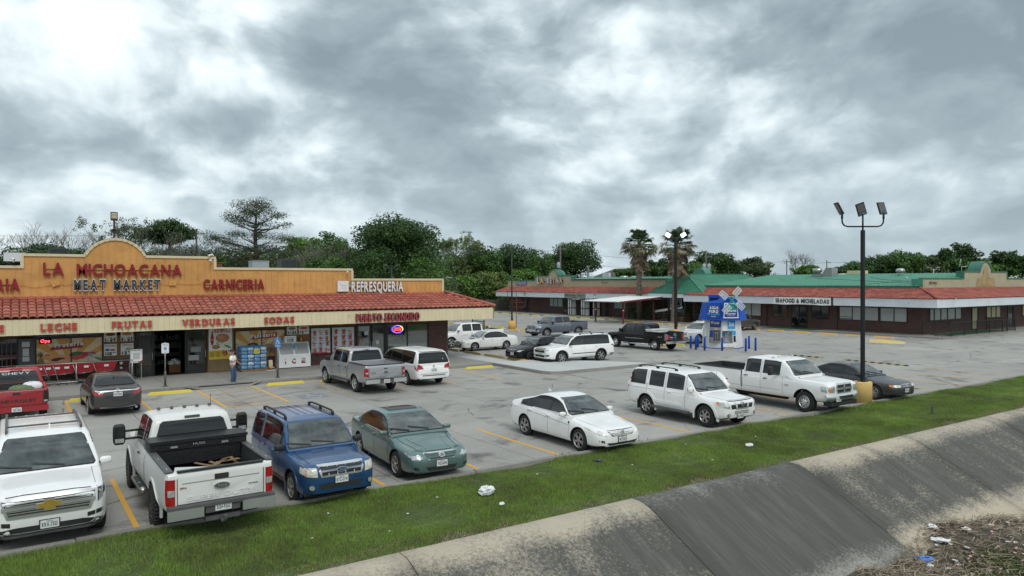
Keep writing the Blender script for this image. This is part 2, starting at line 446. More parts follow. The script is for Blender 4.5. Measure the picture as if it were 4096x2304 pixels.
  # projected patches
 def pch(s,name,poly,ax,sg,m,off=.006,th=.012,g=.12,parent=None,on=None,grid=None,smooth=True,dep=.20,tree_lim=True):
  bm=bmesh.new()
  if ax=='x' and on is None and tree_lim:
   ul=s.WD(s.h-.14)*s.W/2-.015 if sg>0 else s.WD(-s.h+.05)*s.W/2-.012
   if grid is None:poly=[(max(-ul,min(ul,u)),v)for u,v in poly]
   else:grid=[[(max(-ul,min(ul,q[0])),q[1])for q in row]for row in grid]
  if grid is None:
   vv=[bm.verts.new((u,v,0))for u,v in poly];bm.faces.new(vv)
   us=[p[0]for p in poly];vs_=[p[1]for p in poly]
   for a,lo,hi in((0,min(us),max(us)),(1,min(vs_),max(vs_))):
    k=floor(lo/g)+1
    while k*g<hi-1e-4:
     n=Vc((1,0,0))if a==0 else Vc((0,1,0));co=n*(k*g)
     bmesh.ops.bisect_plane(bm,geom=bm.verts[:]+bm.edges[:]+bm.faces[:],plane_co=co,plane_no=n);k+=1
  else:
   n,k=len(grid),len(grid[0]);vv=[[bm.verts.new((p[0],p[1],0))for p in row]for row in grid]
   for i in range(n-1):
    for j in range(k-1):bm.faces.new((vv[i][j],vv[i][j+1],vv[i+1][j+1],vv[i+1][j]))
  bm.verts.ensure_lookup_table();bm.verts.index_update();tree=on or s.bvh
  D={'x':Vc((1,0,0)),'y':Vc((0,1,0)),'z':VZ(1)}[ax]*sg
  P=[];last=None
  for v in bm.verts:
   u,q=v.co.x,v.co.y
   o=Vc((0,u,q))if ax=='x' else Vc((u,0,q))if ax=='y' else Vc((u,q,0))
   hit=tree.ray_cast(o+D*9,-D)[0]
   P.append([o,hit.dot(D)if hit else None])
  hs=[p[1]for p in P if p[1]is not None]
  if not hs:bm.free();return None
  md=sorted(hs)[len(hs)//2]
  if ax in 'xy' and on is None:
   lim=max(hs)-dep
   for p in P:
    if p[1]is not None and p[1]<lim:p[1]=lim
  for p in P:
   if p[1]is None:
    p[1]=min(((p[0]-q[0]).length,q[1])for q in P if q[1]is not None)[1]if True else md
  up=VZ(off*1.2 if ax=='x' and on is not None else 0)
  V=[p[0]+D*(p[1]+off)+up for p in P]
  F=[tuple(v.index for v in f.verts)for f in bm.faces];bd=[(e.verts[0].index,e.verts[1].index)for e in bm.edges if len(e.link_faces)==1]
  bm.free()
  if F:
   f=F[0];nrm=(V[f[1]]-V[f[0]]).cross(V[f[2]]-V[f[1]])
   if nrm.dot(D)<0:F=[f[::-1]for f in F]
  n=len(V);sk={};SV=[];SF=[]
  for a,b in bd:
   i=n+len(SV);SV+=[V[a],V[b],V[b]-D*(th+off),V[a]-D*(th+off)];SF.append((i,i+1,i+2,i+3))
  ob=raw(name,V+SV,F+SF,[m],parent or s.t)
  if smooth:ob.data.polygons.foreach_set('use_smooth',[True]*len(F)+[False]*len(SF))
  return ob
 def sides(s,name,poly,m,both=True,**k):
  if name in('turn_lamp','tail_light_side'):poly=[(u,min(v,s.ZS(u)-.012))for u,v in poly]
  r=[s.pch(name,poly,'y',sg,m,**k)for sg in((1,-1)if both else(both if isinstance(both,tuple)else(1,)))];return r
 def front(s,name,poly,m,mrr=False,**k):
  r=[s.pch(name,poly,'x',1,m,**k)]
  if mrr:r.append(s.pch(name,[(-u,v)for u,v in poly],'x',1,m,**k))
  return r
 def rear(s,name,poly,m,mrr=False,**k):
  r=[s.pch(name,poly,'x',-1,m,**k)]
  if mrr:r.append(s.pch(name,[(-u,v)for u,v in poly],'x',-1,m,**k))
  return r
 def stp(s,name,pts,wd,m,ax,sg,off=.004,th=.006,step=.12,parent=None,on=None,closed=False):
  pts=[Vc((p[0],p[1]))for p in pts];pp=[]
  if closed:pts.append(pts[0])
  for a,b in zip(pts,pts[1:]):
   n=max(1,int((b-a).length/step));pp+=[a+(b-a)*i/n for i in range(n)]
  pp.append(pts[-1]);A=[];B=[]
  for i,p in enumerate(pp):
   if closed and i in(0,len(pp)-1):d=(pp[1]-pp[0]).normalized()+(pp[-1]-pp[-2]).normalized()
   else:d=pp[min(i+1,len(pp)-1)]-pp[max(i-1,0)]
   d=d.normalized();nn=Vc((-d.y,d.x))*wd/2;A.append(p+nn);B.append(p-nn)
  return s.pch(name,None,ax,sg,m,off=off,th=th,grid=[A,B],parent=parent,on=on)
 def sstr(s,name,pts,wd,m,**k):
  return[s.stp(name,pts,wd,m,'y',sg,**k)for sg in(1,-1)]
 def swin(s,xa,xb,m,margin=.085,low=.035,name='window',curve=None):
  zb=s.S['belt']+low;bl=s.S.get('beltrise',0)
  n=10;xs=np.linspace(xa,xb,n);top=[]
  for x in xs:
   zt=s.ZR(x)-margin*(1 if s.ZR(x)>s.H-.2 else 1.15)
   if zt>zb+bl*(s.fa-x)+.05:top.append((x,zt))
  if len(top)<2:return
  x_lo,x_hi=top[0][0],top[-1][0];poly=[(min(x_lo,xa),zb+bl*(s.fa-xa))if True else 0]
  lo=(xa if xa==x_lo else x_lo-.02,zb+bl*(s.fa-xa));hi=(xb if xb==x_hi else x_hi+.04,zb+bl*(s.fa-xb))
  poly=[lo,hi]+[(x,z)for x,z in reversed(top)]
  for sg in(1,-1):
   s.pch(name,[(u,v)for u,v in poly],'y',sg,m,off=.006)
 def sfrm(s,xa,xb,m='tblack',margin=.055,low=.02):
  zb=s.S['belt']+low;xs=np.linspace(xa,xb,16);top=[(x,s.ZR(x)-margin)for x in xs if s.ZR(x)-margin>zb+.03]
  if len(top)>2:
   for sg in(1,-1):s.pch('window_frame',[(top[0][0],zb),(top[-1][0],zb)]+top[::-1],'y',sg,m,off=.003)
 def whl(s,style='alloy',spokes=5,rim=.68,hub='alloy'):
  r=s.r;tw=s.S.get('tw',.22);k=(round(r,3),tw,style,spokes,rim)
  w=s.W/2-.025+s.S.get('wout',0);tmpl=Car.cache.get(k)
  for ax in(s.fa,s.ra):
   for sg in(1,-1):
    if tmpl is None:
     mb=MB();n=s.S.get('tread',0)
     mb.lth([(r*rim,-tw/2),(r*.80,-tw/2-.004),(r*.93,-tw/2+.012),(r*.985,-tw/2+.03),(r,-tw*.25),(r,tw*.25),(r*.985,tw/2-.03),(r*.93,tw/2-.012),(r*.80,tw/2+.004),(r*rim,tw/2)],axis='y',n=40,caps=False)
     if n:
      for i in range(34):
       for sd in(-1,1):
        a=2*pi*(i+.5*(sd>0))/34;e=Vc((cos(a),0,sin(a)))
        mb.ob3(e*(r+.006)+Vc((0,sd*tw*.30,0)),(-e.z,0,e.x),(0,1,0),e,.022,tw*.2,.012)
     ty=mb.mk('wheel','rubber',s.t,True)
     mb=MB();rr=r*rim+.004;y=tw/2
     mb.lth([(rr,y-.005),(rr*.95,y+.006),(rr*.90,y-.012),(rr*.88,y-.05)],axis='y',n=36,caps=False)
     mb.lth([(rr*.9,y-.055),(.01,y-.06)],axis='y',n=24,mi=1,caps=False)
     if style=='steel':
      mb.lth([(rr*.82,y-.05),(rr*.7,y-.012),(rr*.45,y-.02),(rr*.38,y+.012),(rr*.12,y+.03),(0,y+.03)],axis='y',n=28,caps=False)
      for i in range(8):
       a=2*pi*i/8;mb.rbox((cos(a)*rr*.58,y-.008,sin(a)*rr*.58),.022,.006,.022,mi=1,n=8,m=4)
     else:
      for i in range(spokes):
       a=2*pi*i/spokes+.3
       for da in((0,)if style=='alloy' else(-.16,.16)):
        e=Vc((cos(a+da),0,sin(a+da)));t=Vc((-e.z,0,e.x));wd=rr*(.17 if style=='alloy' else .085)*(5/spokes)**.5
        V=[e*rr*.12+t*wd*.8*q+Vc((0,y-.03+zz,0))for q in(-1,1)for zz in(0,.03)]+[e*rr*.93+t*wd*q+Vc((0,y-.035+zz,0))for q in(-1,1)for zz in(0,.03)]
        mb.add(V,[(0,1,3,2),(4,6,7,5),(0,4,5,1),(2,3,7,6),(1,5,7,3),(0,2,6,4)])
      mb.lth([(rr*.24,y-.03),(rr*.2,y+.004),(0,y+.008)],axis='y',n=18,caps=False)
     ri=mb.mk('rim',[hub,'well_black'],ty,True)
     for p in ri.data.polygons:p.use_smooth=len(p.vertices)==4 and p.material_index==0 and p.area>1e9
     tmpl=(ty.data,ri.data);Car.cache[k]=tmpl
     bpy.data.objects.remove(ri);bpy.data.objects.remove(ty)
    ty=mesh_obj('wheel',tmpl[0],s.t);ty.location=(ax,sg*(w-tw/2),r);ty.rotation_euler=(0,rnd.random()*6,0 if sg>0 else pi)
    ri=mesh_obj('rim',tmpl[1],ty)
 cache={}
 def plate(s,text,x_sign,z,y=0,frame=None,blue=False,x=None):
  sg=x_sign;D=Vc((sg,0,0));hx=x
  if hx is None:
   hit=s.bvh.ray_cast(Vc((sg*9,y,z)),-D)[0];hx=(hit.x if hit else sg*s.h)
  a=hx+sg*.012;mb=MB()
  x0,x1=sorted((a,a+sg*.012))
  if frame:mb.box(x0-.004,x1-.004*sg,y-.168,y+.168,z-.09,z+.09,1)
  mb.box(x0,x1,y-.15,y+.15,z-.076,z+.076,0)
  pl=mb.mk('number_plate',['plate',frame or 'plate'],s.t)
  f=a+sg*.0135
  P=lambda w0,zz:(lambda u,v,t:(f+sg*t,y+sg*(u-w0/2),zz+v))
  lett(text,P(.25,z-.045),.25,.075,.001,['plate_ink'],pl,bold=.02,gap=.12,flat=True)
  lett('TEXAS',P(.10,z+.045),.10,.02,.001,['plate_ink'],pl,bold=.02,flat=True)
  return pl
 def mrr(s,x,z,m=None,hx=.07,hy=.115,hz=.075,out=.13,arm='tblack',both=True):
  for sg in(1,-1):
   hit=s.bvh.ray_cast(Vc((x,sg*3,z)),Vc((0,-sg,0)))[0];y=(hit.y if hit else sg*s.W/2)
   mb=MB();mb.rbox((x-.02,y+sg*(out),z),hx,hy,hz,.55);mb.bar((x,y-sg*.03,z-.03),(x-.01,y+sg*(out-.02),z-.03),.06,.04,1)
   o=mb.mk('mirror',[m or s.paint,arm],s.t,True)
   gm=bx(x-.02-hx-.004,x-.02-hx+.006,y+sg*out-hy*.8,y+sg*out+hy*.8,z-hz*.75,z+hz*.75,'mirror_glass','gtint',o)
 def hdl(s,pts,m=None):
  for x,z in pts:
   for sg in(1,-1):
    hit=s.bvh.ray_cast(Vc((x,sg*3,z)),Vc((0,-sg,0)))[0]
    if hit:MB().rbox((x,hit.y+sg*.018,z),.10,.018,.018,.6).mk('door_handle',m or s.paint,s.t,True)
 def wpr(s,x0z,wl=.55):
  for y in(.32,-.25):
   s.stp('wiper',[(y,x0z+.02),(y-wl,x0z+.10)],.022,'tblack','x',1,off=.02,th=.01,on=s.bv2)
 def atr(s,m,wd=.05,off=.012,a0=-20,a1=200,grow=0.):
  for ax in(s.fa,s.ra):
   for sg in(1,-1):
    r0=s.r+s.S.get('arch',.055)+.004;g=[]
    for rr in(r0,r0+wd):
     g.append([(ax+rr*cos(R(a)),s.r+rr*sin(R(a))+.01)for a in np.linspace(a0,a1,22)])
    s.pch('wheel_arch',None,'y',sg,m,off=off,th=.03,grid=g,on=s.bv1)
 def rls(s,x0,x1,y,z0=.0,m='tblack',cross=()):
  out=[]
  for sg in(1,-1):
   zz=lambda x:(s.bvh.ray_cast(Vc((x,sg*y,4)),VZ(-1))[0]or VZ(s.H)).z
   mb=MB();n=8;pts=[(x0,sg*y,zz(x0)+.005)]+[(x0+(x1-x0)*(i+.5)/n,sg*y,zz(x0+(x1-x0)*(i+.5)/n)+.075+z0)for i in range(n)]+[(x1,sg*y,zz(x1)+.005)]
   for a,b in zip(pts,pts[1:]):mb.bar(a,b,.045,.035)
   for q in(x0+.05,(x0+x1)/2,x1-.05):mb.rbox((q,sg*y,zz(q)+.035),.07,.025,.04)
   out.append(mb.mk('roof_rail',m,s.t))
  for cx in cross:
   zz=s.bvh.ray_cast(Vc((cx,0,4)),VZ(-1))[0].z
   MB().bar((cx,-y,zz+.06),(cx,y,zz+.06),.06,.03).mk('cross_bar',m,s.t)
 def wsc(s,z0,z1,y0,y1,m='gscreen',name='windscreen',n=5):
  poly=[(-y0+.04,z0),(y0-.04,z0),(y0,z0+.04),(y1,z1-.05),(y1-.06,z1),(-y1+.06,z1),(-y1,z1-.05),(-y0,z0+.04)]
  s.front('screen_seal',[(u*1.025,v+(.015 if v>(z0+z1)/2 else-.012))for u,v in poly],'tblack',off=.002,on=s.bv2,g=.1)
  s.front(name,poly,m,off=.010,on=s.bv2,g=.1)
 def blt(s,z0,z1,y0,y1,m='gdark',seal=True,name='rear_window'):
  poly=[(-y0+.04,z0),(y0-.04,z0),(y0,z0+.04),(y1,z1-.05),(y1-.06,z1),(-y1+.06,z1),(-y1,z1-.05),(-y0,z0+.04)]
  if seal:s.rear('window_seal',[(u*1.025,v+(.015 if v>(z0+z1)/2 else-.012))for u,v in poly],'tblack',off=.002,on=s.bv2,g=.1)
  return s.rear(name,poly,m,off=.010,on=s.bv2,g=.1)[0]
 def grl(s,poly,back='tblack',rim=None,bars=(),barw=.035,barm='chrome',rimw=.035,vbars=()):
  g=s.front('grille',poly,back,off=.008,g=.1)[0]
  if rim:s.stp('grille_frame',poly,rimw,rim,'x',1,off=.022,th=.02,closed=True)
  for z,y0,y1 in bars:s.stp('grille_bar',[(y0,z),(y1,z)],barw,barm,'x',1,off=.02,th=.015)
  for y,z0,z1 in vbars:s.stp('grille_bar',[(y,z0),(y,z1)],barw,barm,'x',1,off=.02,th=.015)
 def disc(s,name,y,z,r,m,sg=1,off=.02,parent=None,n=14,th=.02):
  return s.pch(name,[(y+r*cos(2*pi*i/n),z+r*sin(2*pi*i/n))for i in range(n)],'x',sg,m,off=off,th=th,g=1)
 def oval(s,name,y,z,a,b,m,sg=1,off=.02,n=18):
  return s.pch(name,[(y+a*cos(2*pi*i/n),z+b*sin(2*pi*i/n))for i in range(n)],'x',sg,m,off=off,th=.02,g=1)
 def lights(s,poly,m,inner=None,side=None,rear=False,bulbs=()):
  sg=-1 if rear else 1;nm='tail_light' if rear else 'headlight'
  if not rear:
   zc=s.ZS(s.h-.13)+.015;poly=[(u,min(v,zc))for u,v in poly]
   if side:side=[(u,min(v,s.ZS(u)-.012))for u,v in side]
  for mir in(1,-1):
   o=s.pch(nm,[(mir*u,v)for u,v in poly],'x',sg,m,off=.012,g=.06)
   for y,z,r,mm in bulbs:s.disc('lamp',mir*y,z,r,mm,sg,.018)
  if side:s.sides(nm+'_side',side,m,off=.01,g=.06)
 def sms(s,doors,zlo,zhi,wd=.014,m=None):
  m=m or('seam_soft' if 'white' in s.paint else 'seam')
  for x in doors:
   pts=x if isinstance(x,list)else[(x,zlo),(x,zhi)]
   s.sstr('door_seam',pts,wd,m,off=.003,th=.004)
 def ptext(s,text,sg,y,z,wd,ht,m,x=None,off=.02):
  D=Vc((sg,0,0));hit=s.bvh.ray_cast(Vc((sg*9,y,z)),-D)[0];hx=(hit.x if hit else sg*s.h)+sg*off
  return lett(text,lambda u,v,t:(hx+sg*t,y+sg*(u-wd/2),z+v-ht/2),wd,ht,.008,[m],s.t)
  # generic profiles
def sdS(L,W,H,wb,fo,r=.33,belt=.93,hood=.84,cowl=.97,deck=1.03,xw=None,roof=(-.05,-.75),xr=None,nose=.60,tail=.92,**k):
 h=L/2;fa=h-fo;ra=fa-wb;xw=fa-.42 if xw is None else xw;xr=ra-.30 if xr is None else xr
 S=dict(L=L,W=W,H=H,wb=wb,fo=fo,r=r,belt=belt,arch=.05,zt=[(h,nose+.03),(h-.05,nose+.11),(h-.12,nose+.155),(h-.35,hood-.035),(fa,hood+.03),(xw+.2,cowl-.03),(xw,cowl),(xw-.3,cowl+.01),(xr+.3,deck),(xr,deck+.01),(-h+.25,deck+.02),(-h+.05,tail+.05),(-h,tail-.12)],zs=[(h,nose-.01),(h-.06,nose+.06),(h-.3,nose+.13),(fa,hood-.07),(xw,belt-.03),(0,belt-.01),(xr,belt+.03),(-h+.2,deck-.07),(-h,tail-.16)],zb=[(h,.26),(h-.3,.19),(fa,.2),(0,.21),(ra,.2),(-h+.3,.24),(-h,.34)],wd=[(h,.70),(h-.06,.82),(h-.25,.93),(fa,.985),(xw-.2,1),(0,1),(ra,.99),(-h+.3,.94),(-h+.08,.86),(-h,.80)],zr=[(xw+.06,cowl-.05),(roof[0]+.38,H-.13),(roof[0],H-.025),((roof[0]+roof[1])/2,H),(roof[1],H-.025),(roof[1]-.35,H-.14),(xr-.12,deck-.03)])
 S.update(k);S['_xw']=xw;S['_xr']=xr;return S
def svS(L,W,H,wb,fo,r=.37,belt=1.08,hood=1.05,cowl=1.12,xw=None,roof=None,nose=.78,zb=.3,rake=.22,ws=.75,**k):
 h=L/2;fa=h-fo;ra=fa-wb;xw=fa-.38 if xw is None else xw
 S=dict(L=L,W=W,H=H,wb=wb,fo=fo,r=r,belt=belt,arch=.06,gwt=.78,gwb=.95,zt=[(h,hood-.17),(h-.05,hood-.10),(h-.14,hood-.055),(h-.45,hood-.01),(fa,hood+.02),(xw+.15,cowl-.02),(xw,cowl),(xw-.3,belt+.02),(0,belt+.03),(-h+.12,belt+.03),(-h+.03,belt-.1),(-h,belt-.3)],zs=[(h,hood-.21),(h-.05,hood-.16),(h-.2,hood-.12),(fa,hood-.09),(xw,belt-.04),(0,belt-.03),(-h+.15,belt-.03),(-h,belt-.36)],zb=[(h,zb+.04),(h-.3,zb-.03),(fa,zb),(0,zb),(ra,zb),(-h+.3,zb+.04),(-h,zb+.10)],wd=[(h,.74),(h-.06,.85),(h-.25,.95),(fa,.99),(0,1),(ra,.995),(-h+.25,.97),(-h+.06,.92),(-h,.88)],zr=[(xw+.05,cowl-.06),(xw-ws*.55,belt+(H-belt)*.62),(xw-ws,H-.05),(xw-ws-.35,H-.012),(-h+1.0,H),(-h+.55,H-.02),(-h+.30,H-.07),(-h+.30-rake,belt+.35),(-h+.06,belt+.02)],smr=.04)
 S.update(k);S['_xw']=xw;return S
def tkS(L,W,H,wb,fo,r=.40,belt=1.22,hood=1.16,cowl=1.22,rail=1.30,xw=None,cabr=None,nose=.72,zb=.42,ws=.62,bedf=.80,**k):
 h=L/2;fa=h-fo;ra=fa-wb;xw=fa-.42 if xw is None else xw;bx=cabr-.06
 S=dict(L=L,W=W,H=H,wb=wb,fo=fo,r=r,belt=belt,arch=.07,gwt=.80,gwb=.95,flat=1,bedx=bx,steep=1,zt=[(h,hood-.12),(h-.05,hood-.07),(h-.14,hood-.04),(h-.3,hood-.015),(fa,hood+.02),(xw+.15,cowl-.02),(xw,cowl),(xw-.3,belt),(cabr+.05,belt+.0),(bx,rail),(-h+.03,rail),(-h,rail-.02)],zs=[(h,hood-.16),(h-.2,hood-.11),(fa,hood-.07),(xw,belt-.04),(cabr,belt-.04),(bx,rail-.02),(-h,rail-.03)],zb=[(h,zb+.05),(h-.3,zb-.02),(fa,zb),(0,zb),(ra,zb+.02),(-h+.3,zb+.08),(-h,zb+.14)],wd=[(h,.84),(h-.06,.92),(h-.25,.975),(fa,1),(0,1),(ra,1),(-h+.06,1),(-h,.99)],zr=[(xw+.05,cowl-.06),(xw-ws*.55,belt+(H-belt)*.62),(xw-ws,H-.05),(xw-ws-.3,H-.012),(cabr+.35,H-.005),(cabr+.14,H-.035),(cabr+.06,H-.14),(cabr,belt-.02)],smr=.035,sm=.03,bed=(-h+.09,bx-.05,W/2-.13,bedf))
 S.update(k);S['_xw']=xw;return S
 # the parked vehicles
def bowtie(c,y,z,s,m='badge_gold',sg=1):
 pts=[(-1,-.28),(-.42,-.28),(-.38,-.5),(.42,-.5),(.46,-.22),(1,-.22),(.95,.28),(.42,.28),(.38,.5),(-.42,.5),(-.46,.22),(-1.02,.22)]
 c.pch('emblem',[(y+u*s*1.08,z+v*s*1.08)for u,v in pts],'x',sg,'chrome',off=.035,th=.02,g=1)
 c.pch('emblem',[(y+u*s*.93,z+v*s*.9)for u,v in pts],'x',sg,m,off=.042,th=.02,g=1)
def oval_badge(c,y,z,a,sg=1,m='paint_blue',text='Ford'):
 c.oval('emblem',y,z,a,a*.42,'chrome',sg,.035);c.oval('emblem',y,z,a*.9,a*.34,m,sg,.040)
 c.ptext(text,sg,y,z,a*1.0,a*.34,'chrome',off=.048)
def three_oval(c,y,z,a,sg=1):
 for ax,az,rx,rz in((0,0,1,.66),(0,0,.42,.62),(0,.22,.72,.26)):
  n=20;rr=[(1,1),(.82,.78)]
  g=[[(y+(ax+rx*k1*cos(t))*a,z+(az+rz*k2*sin(t))*a)for t in np.linspace(0,2*pi,n)]for k1,k2 in rr]
  c.pch('emblem',None,'x',sg,'chrome',off=.04,th=.02,grid=g)
def ring_badge(c,y,z,a,sg=1,bar=True,letter=None):
 g=[[(y+a*k*cos(t),z+a*k*sin(t))for t in np.linspace(0,2*pi,20)]for k in(1,.78)]
 c.pch('emblem',None,'x',sg,'chrome',off=.04,th=.02,grid=g)
 if bar:c.pch('emblem',[(y-a*1.15,z-a*.16),(y+a*1.15,z-a*.16),(y+a*1.15,z+a*.16),(y-a*1.15,z+a*.16)],'x',sg,'chrome',off=.045,g=1)
 if letter:c.ptext(letter,sg,y,z,a*1.1,a*1.1,'chrome',off=.045)
def N(heading,X,yf=None,S=None,xf=None,Y=None):
 """centre of a car whose front axle stands at yf (noses to the camera or to the shop) or xf"""
 fa=S['L']/2-S['fo'];a=R(heading)
 fx,fy=X,yf
 if yf is None:fx,fy=xf,Y
 return(fx-cos(a)*fa,fy-sin(a)*fa,0)
def tahoe():
 S=svS(5.18,2.045,1.90,2.946,.96,.405,belt=1.19,hood=1.16,cowl=1.22,nose=.80,zb=.34,ws=.70,gwb=.955,gwt=.80,tw=.27)
 c=Car('suv','big white SUV with chrome barred grille at the left edge, nose over the kerb','SUV',N(-90,.57,17.28,S),-90,S,'pwhite')
 xw=S['_xw'];h=c.h
 c.wsc(1.25,1.80,.86,.70)
 c.sfrm(.80,-2.36)
 for a,b in((.62,-.32),(-.38,-1.27),(-1.34,-2.3)):c.swin(a,b,'gdark')
 c.grl([(-.66,.70),(.66,.70),(.78,1.02),(-.78,1.02)],'tblack','chrome',rimw=.05)
 for z in(.77,.815,.955,.915):c.stp('grille_bar',[(-.70,z),(.70,z)],.016,'chrome','x',1,off=.026,th=.01)
 c.stp('grille_bar',[(-.76,.865),(.76,.865)],.065,'chrome','x',1,off=.032,th=.02)
 bowtie(c,0,.865,.20)
 c.lights([(.80,.78),(.98,.86),(.985,1.06),(.90,1.10),(.80,1.04)],'tblack',side=[(h-.06,.86),(h-.34,1.02),(h-.40,1.13),(h-.1,1.08)])
 for m_ in(1,-1):
  c.pch('lamp',[(m_*.82,.80),(m_*.95,.87),(m_*.95,.95),(m_*.82,.93)],'x',1,'lclear',off=.018,g=.08)
  c.disc('lamp',m_*.87,1.0,.055,'chrome',1,.02)
 c.front('bumper_trim',[(-.98,.40),(.98,.40),(.98,.46),(.55,.50),(-.55,.50),(-.98,.46)],'tblack',off=.01)
 c.front('bumper_trim',[(-.97,.30),(.97,.30),(.95,.36),(-.95,.36)],'tgrey',off=.02)
 c.front('fog_recess',[(.62,.52),(.94,.56),(.95,.64),(.62,.60)],'tblack',mrr=True,off=.008)
 c.stp('hood_seam',[(-.80,1.05),(-.4,1.075),(.4,1.075),(.80,1.05)],.012,'seam','x',1)
 for y in(.78,-.78):c.stp('hood_seam',[(h-.3,y),(xw+.05,y*1.02)],.012,'seam_soft','z',1)
 for y in(.45,-.45):c.stp('hood_crease',[(h-.35,y*.85),(xw+.15,y)],.03,'pwhite','z',1,off=.010,th=.01)
 c.plate('KRX-7555',1,.50,frame='tblack')
 c.mrr(xw-.10,1.27);c.hdl([(.18,1.0),(-.85,1.0)]);c.wpr(1.25)
 c.sms([.70,-.35,-1.28],.45,1.18);c.whl('double',6,.66)
 c.rls(-2.15,.25,.68,m='tgrey',cross=(-.1,-1.3))
 for i in range(6):y=-.5+i*.2;c.stp('roof_rib',[(-2.0,y),(-.2,y)],.05,'pwhite','z',1,off=.010,th=.01,on=c.bv2)
 MB().rbox((-.05,.1,1.92),.07,.02,.04).mk('antenna','pwhite',c.t,True)
 c.sstr('side_trim',[(1.5,.62),(-1.6,.62)],.05,'pwhite',off=.018)
 return c
def superduty():
 S=tkS(6.20,2.03,2.08,3.62,.98,.43,belt=1.34,hood=1.30,cowl=1.34,rail=1.42,cabr=-.38,nose=.85,zb=.52,tw=.30,tread=1,wout=.04,arch=.08,bedf=.86)
 a=90;c=Car('pickup_truck','lifted white pickup with black towing mirrors and a black toolbox, tailgate over the kerb','pickup truck',N(a,3.38,16.62+3.62,S),a,S,'pwhited')
 h=c.h
 c.blt(1.44,1.93,.78,.66,'gdark');c.wsc(1.4,1.95,.86,.70)
 for p in((1.15,.33),(.25,-.20)):c.swin(*p,'gdark',low=.03)
 c.rear('tailgate_seam',[(-.80,.80),(.80,.80),(.80,.812),(-.80,.812)],'seam')
 for y in(.805,-.805):c.stp('tailgate_seam',[(y,.80),(y,1.42)],.014,'seam','x',-1)
 c.stp('tailgate_crease',[(-.72,1.20),(.72,1.20)],.02,'seam_soft','x',-1)
 c.rear('tailgate_handle',[(-.13,1.21),(.13,1.21),(.13,1.31),(-.13,1.31)],'tblack',off=.015)
 c.rear('tailgate_handle',[(-.09,1.23),(.09,1.23),(.09,1.27),(-.09,1.27)],'seam',off=.02)
 oval_badge(c,0,1.08,.15,-1,'tgrey')
 c.ptext('SUPER DUTY',-1,0,.90,1.25,.085,'pwhited',off=.008)
 c.ptext('SEPA',-1,.70,1.12,.12,.03,'lamp_red',off=.006);c.ptext('CUTUM',-1,-.60,1.03,.18,.018,'seam',off=.006)
 c.lights([(.845,.80),(.985,.80),(.985,1.30),(.845,1.30)],'lamp_red',rear=True,side=[(-h,.80),(-h+.07,.80),(-h+.07,1.30),(-h,1.30)])
 for m_ in(1,-1):c.pch('lamp',[(m_*.855,.98),(m_*.975,.98),(m_*.975,1.10),(m_*.855,1.10)],'x',-1,'lclear',off=.018,g=.08)
 b=MB();b.box(-h-.16,-h+.02,-.99,.99,.74,.80);b.box(-h-.12,-h,-.32,.32,.60,.78);bb=b.mk('bumper_step','tgrey',c.t)
 for y0,y1 in((-1.0,-.36),(.36,1.0)):
  b=MB();b.prs([(y0,.56),(y1,.56),(y1,.745),(y0,.745)],lambda u,v,t:(-h-.16-.025*t*(1-abs(v-.65)*4)+.05*(1-t),u,v));b.mk('bumper','chrome',c.t)
 pl=c.plate('SGH-9263',-1,.70,x=-h-.12)
 b=MB();b.box(-h-.10,-h+.5,-.32,.32,.44,.52);b.tube([(-h-.16,0,.48),(-h-.30,0,.48)],.035,8);b.rbox((-h-.30,0,.53),.035,.035,.05);b.rbox((-h-.28,.05,.47),.03,.03,.03);b.mk('tow_hitch','tgrey',c.t)
 for y in(.94,-.94):bx(-h+.05,-.42,y-.07,y+.07,1.42,1.45,'rail_cap','tgrey',c.t)
 bx(-h-.01,-h+.09,-.80,.80,1.418,1.45,'tailgate_cap','tblack',c.t)
 g=MB()
 for y in(.94,-.94):
  for x in(-.9,-1.8,-2.8):g.box(x-.03,x+.03,y-.012,y+.012,1.45,1.458)
 g.mk('tie_hook','chrome',c.t)
 for i in range(5):MB().rbox((.62-.0*i,-.56+.28*i,2.10),.07,.04,.028,.7).mk('cab_lamp','tgrey',c.t,True)
 bx(-.30,-.26,-.16,.16,1.98,2.03,'brake_light','tgrey',c.t)
 tb=MB();tb.box(-1.10,-.52,-.99,.99,1.46,1.60);tb.box(-1.06,-.56,-.86,.86,1.12,1.46)
 t=tb.mk('toolbox','diamond_plate',c.t)
 bx(-1.13,-.50,-1.01,1.01,1.60,1.66,'lid','diamond_plate',t)
 for y in(.52,-.52):bx(-1.115,-1.10,y-.07,y+.07,1.49,1.53,'latch','chrome',t)
 lett('HUSK',lambda u,v,tt:(-1.112-tt,-(u-.14),1.515+v),.26,.05,.004,['chrome'],t)
 for sg in(1,-1):
  mb=MB();y=sg*1.36;mb.rbox((.80,y,1.56),.075,.13,.24,.45)
  mb.bar((.86,sg*.90,1.62),(.84,y,1.62),.05,.045);mb.bar((.86,sg*.90,1.44),(.84,y,1.44),.05,.045)
  o=mb.mk('mirror','tblack',c.t,True);bx(.722,.73,y-.09,y+.09,1.50,1.74,'mirror_glass','gtint',o);bx(.722,.73,y-.09,y+.09,1.38,1.47,'mirror_glass','lclear',o)
 for sg in(1,-1):
  st=MB();st.tube([(.95,sg*1.03,.50),(-.45,sg*1.03,.50)],.075,10);o=st.mk('side_step','alloy',c.t,True)
  bx(.15,.65,sg*1.03-.06,sg*1.03+.06,.565,.585,'step_pad','tblack',o);bx(-.35,.0,sg*1.03-.06,sg*1.03+.06,.565,.585,'step_pad','tblack',o)
 c.sms([[(.28,.6),(.28,1.33)],[(-.33,.62),(-.33,1.33)],[(1.25,.62),(1.25,1.2)]],.6,1.3)
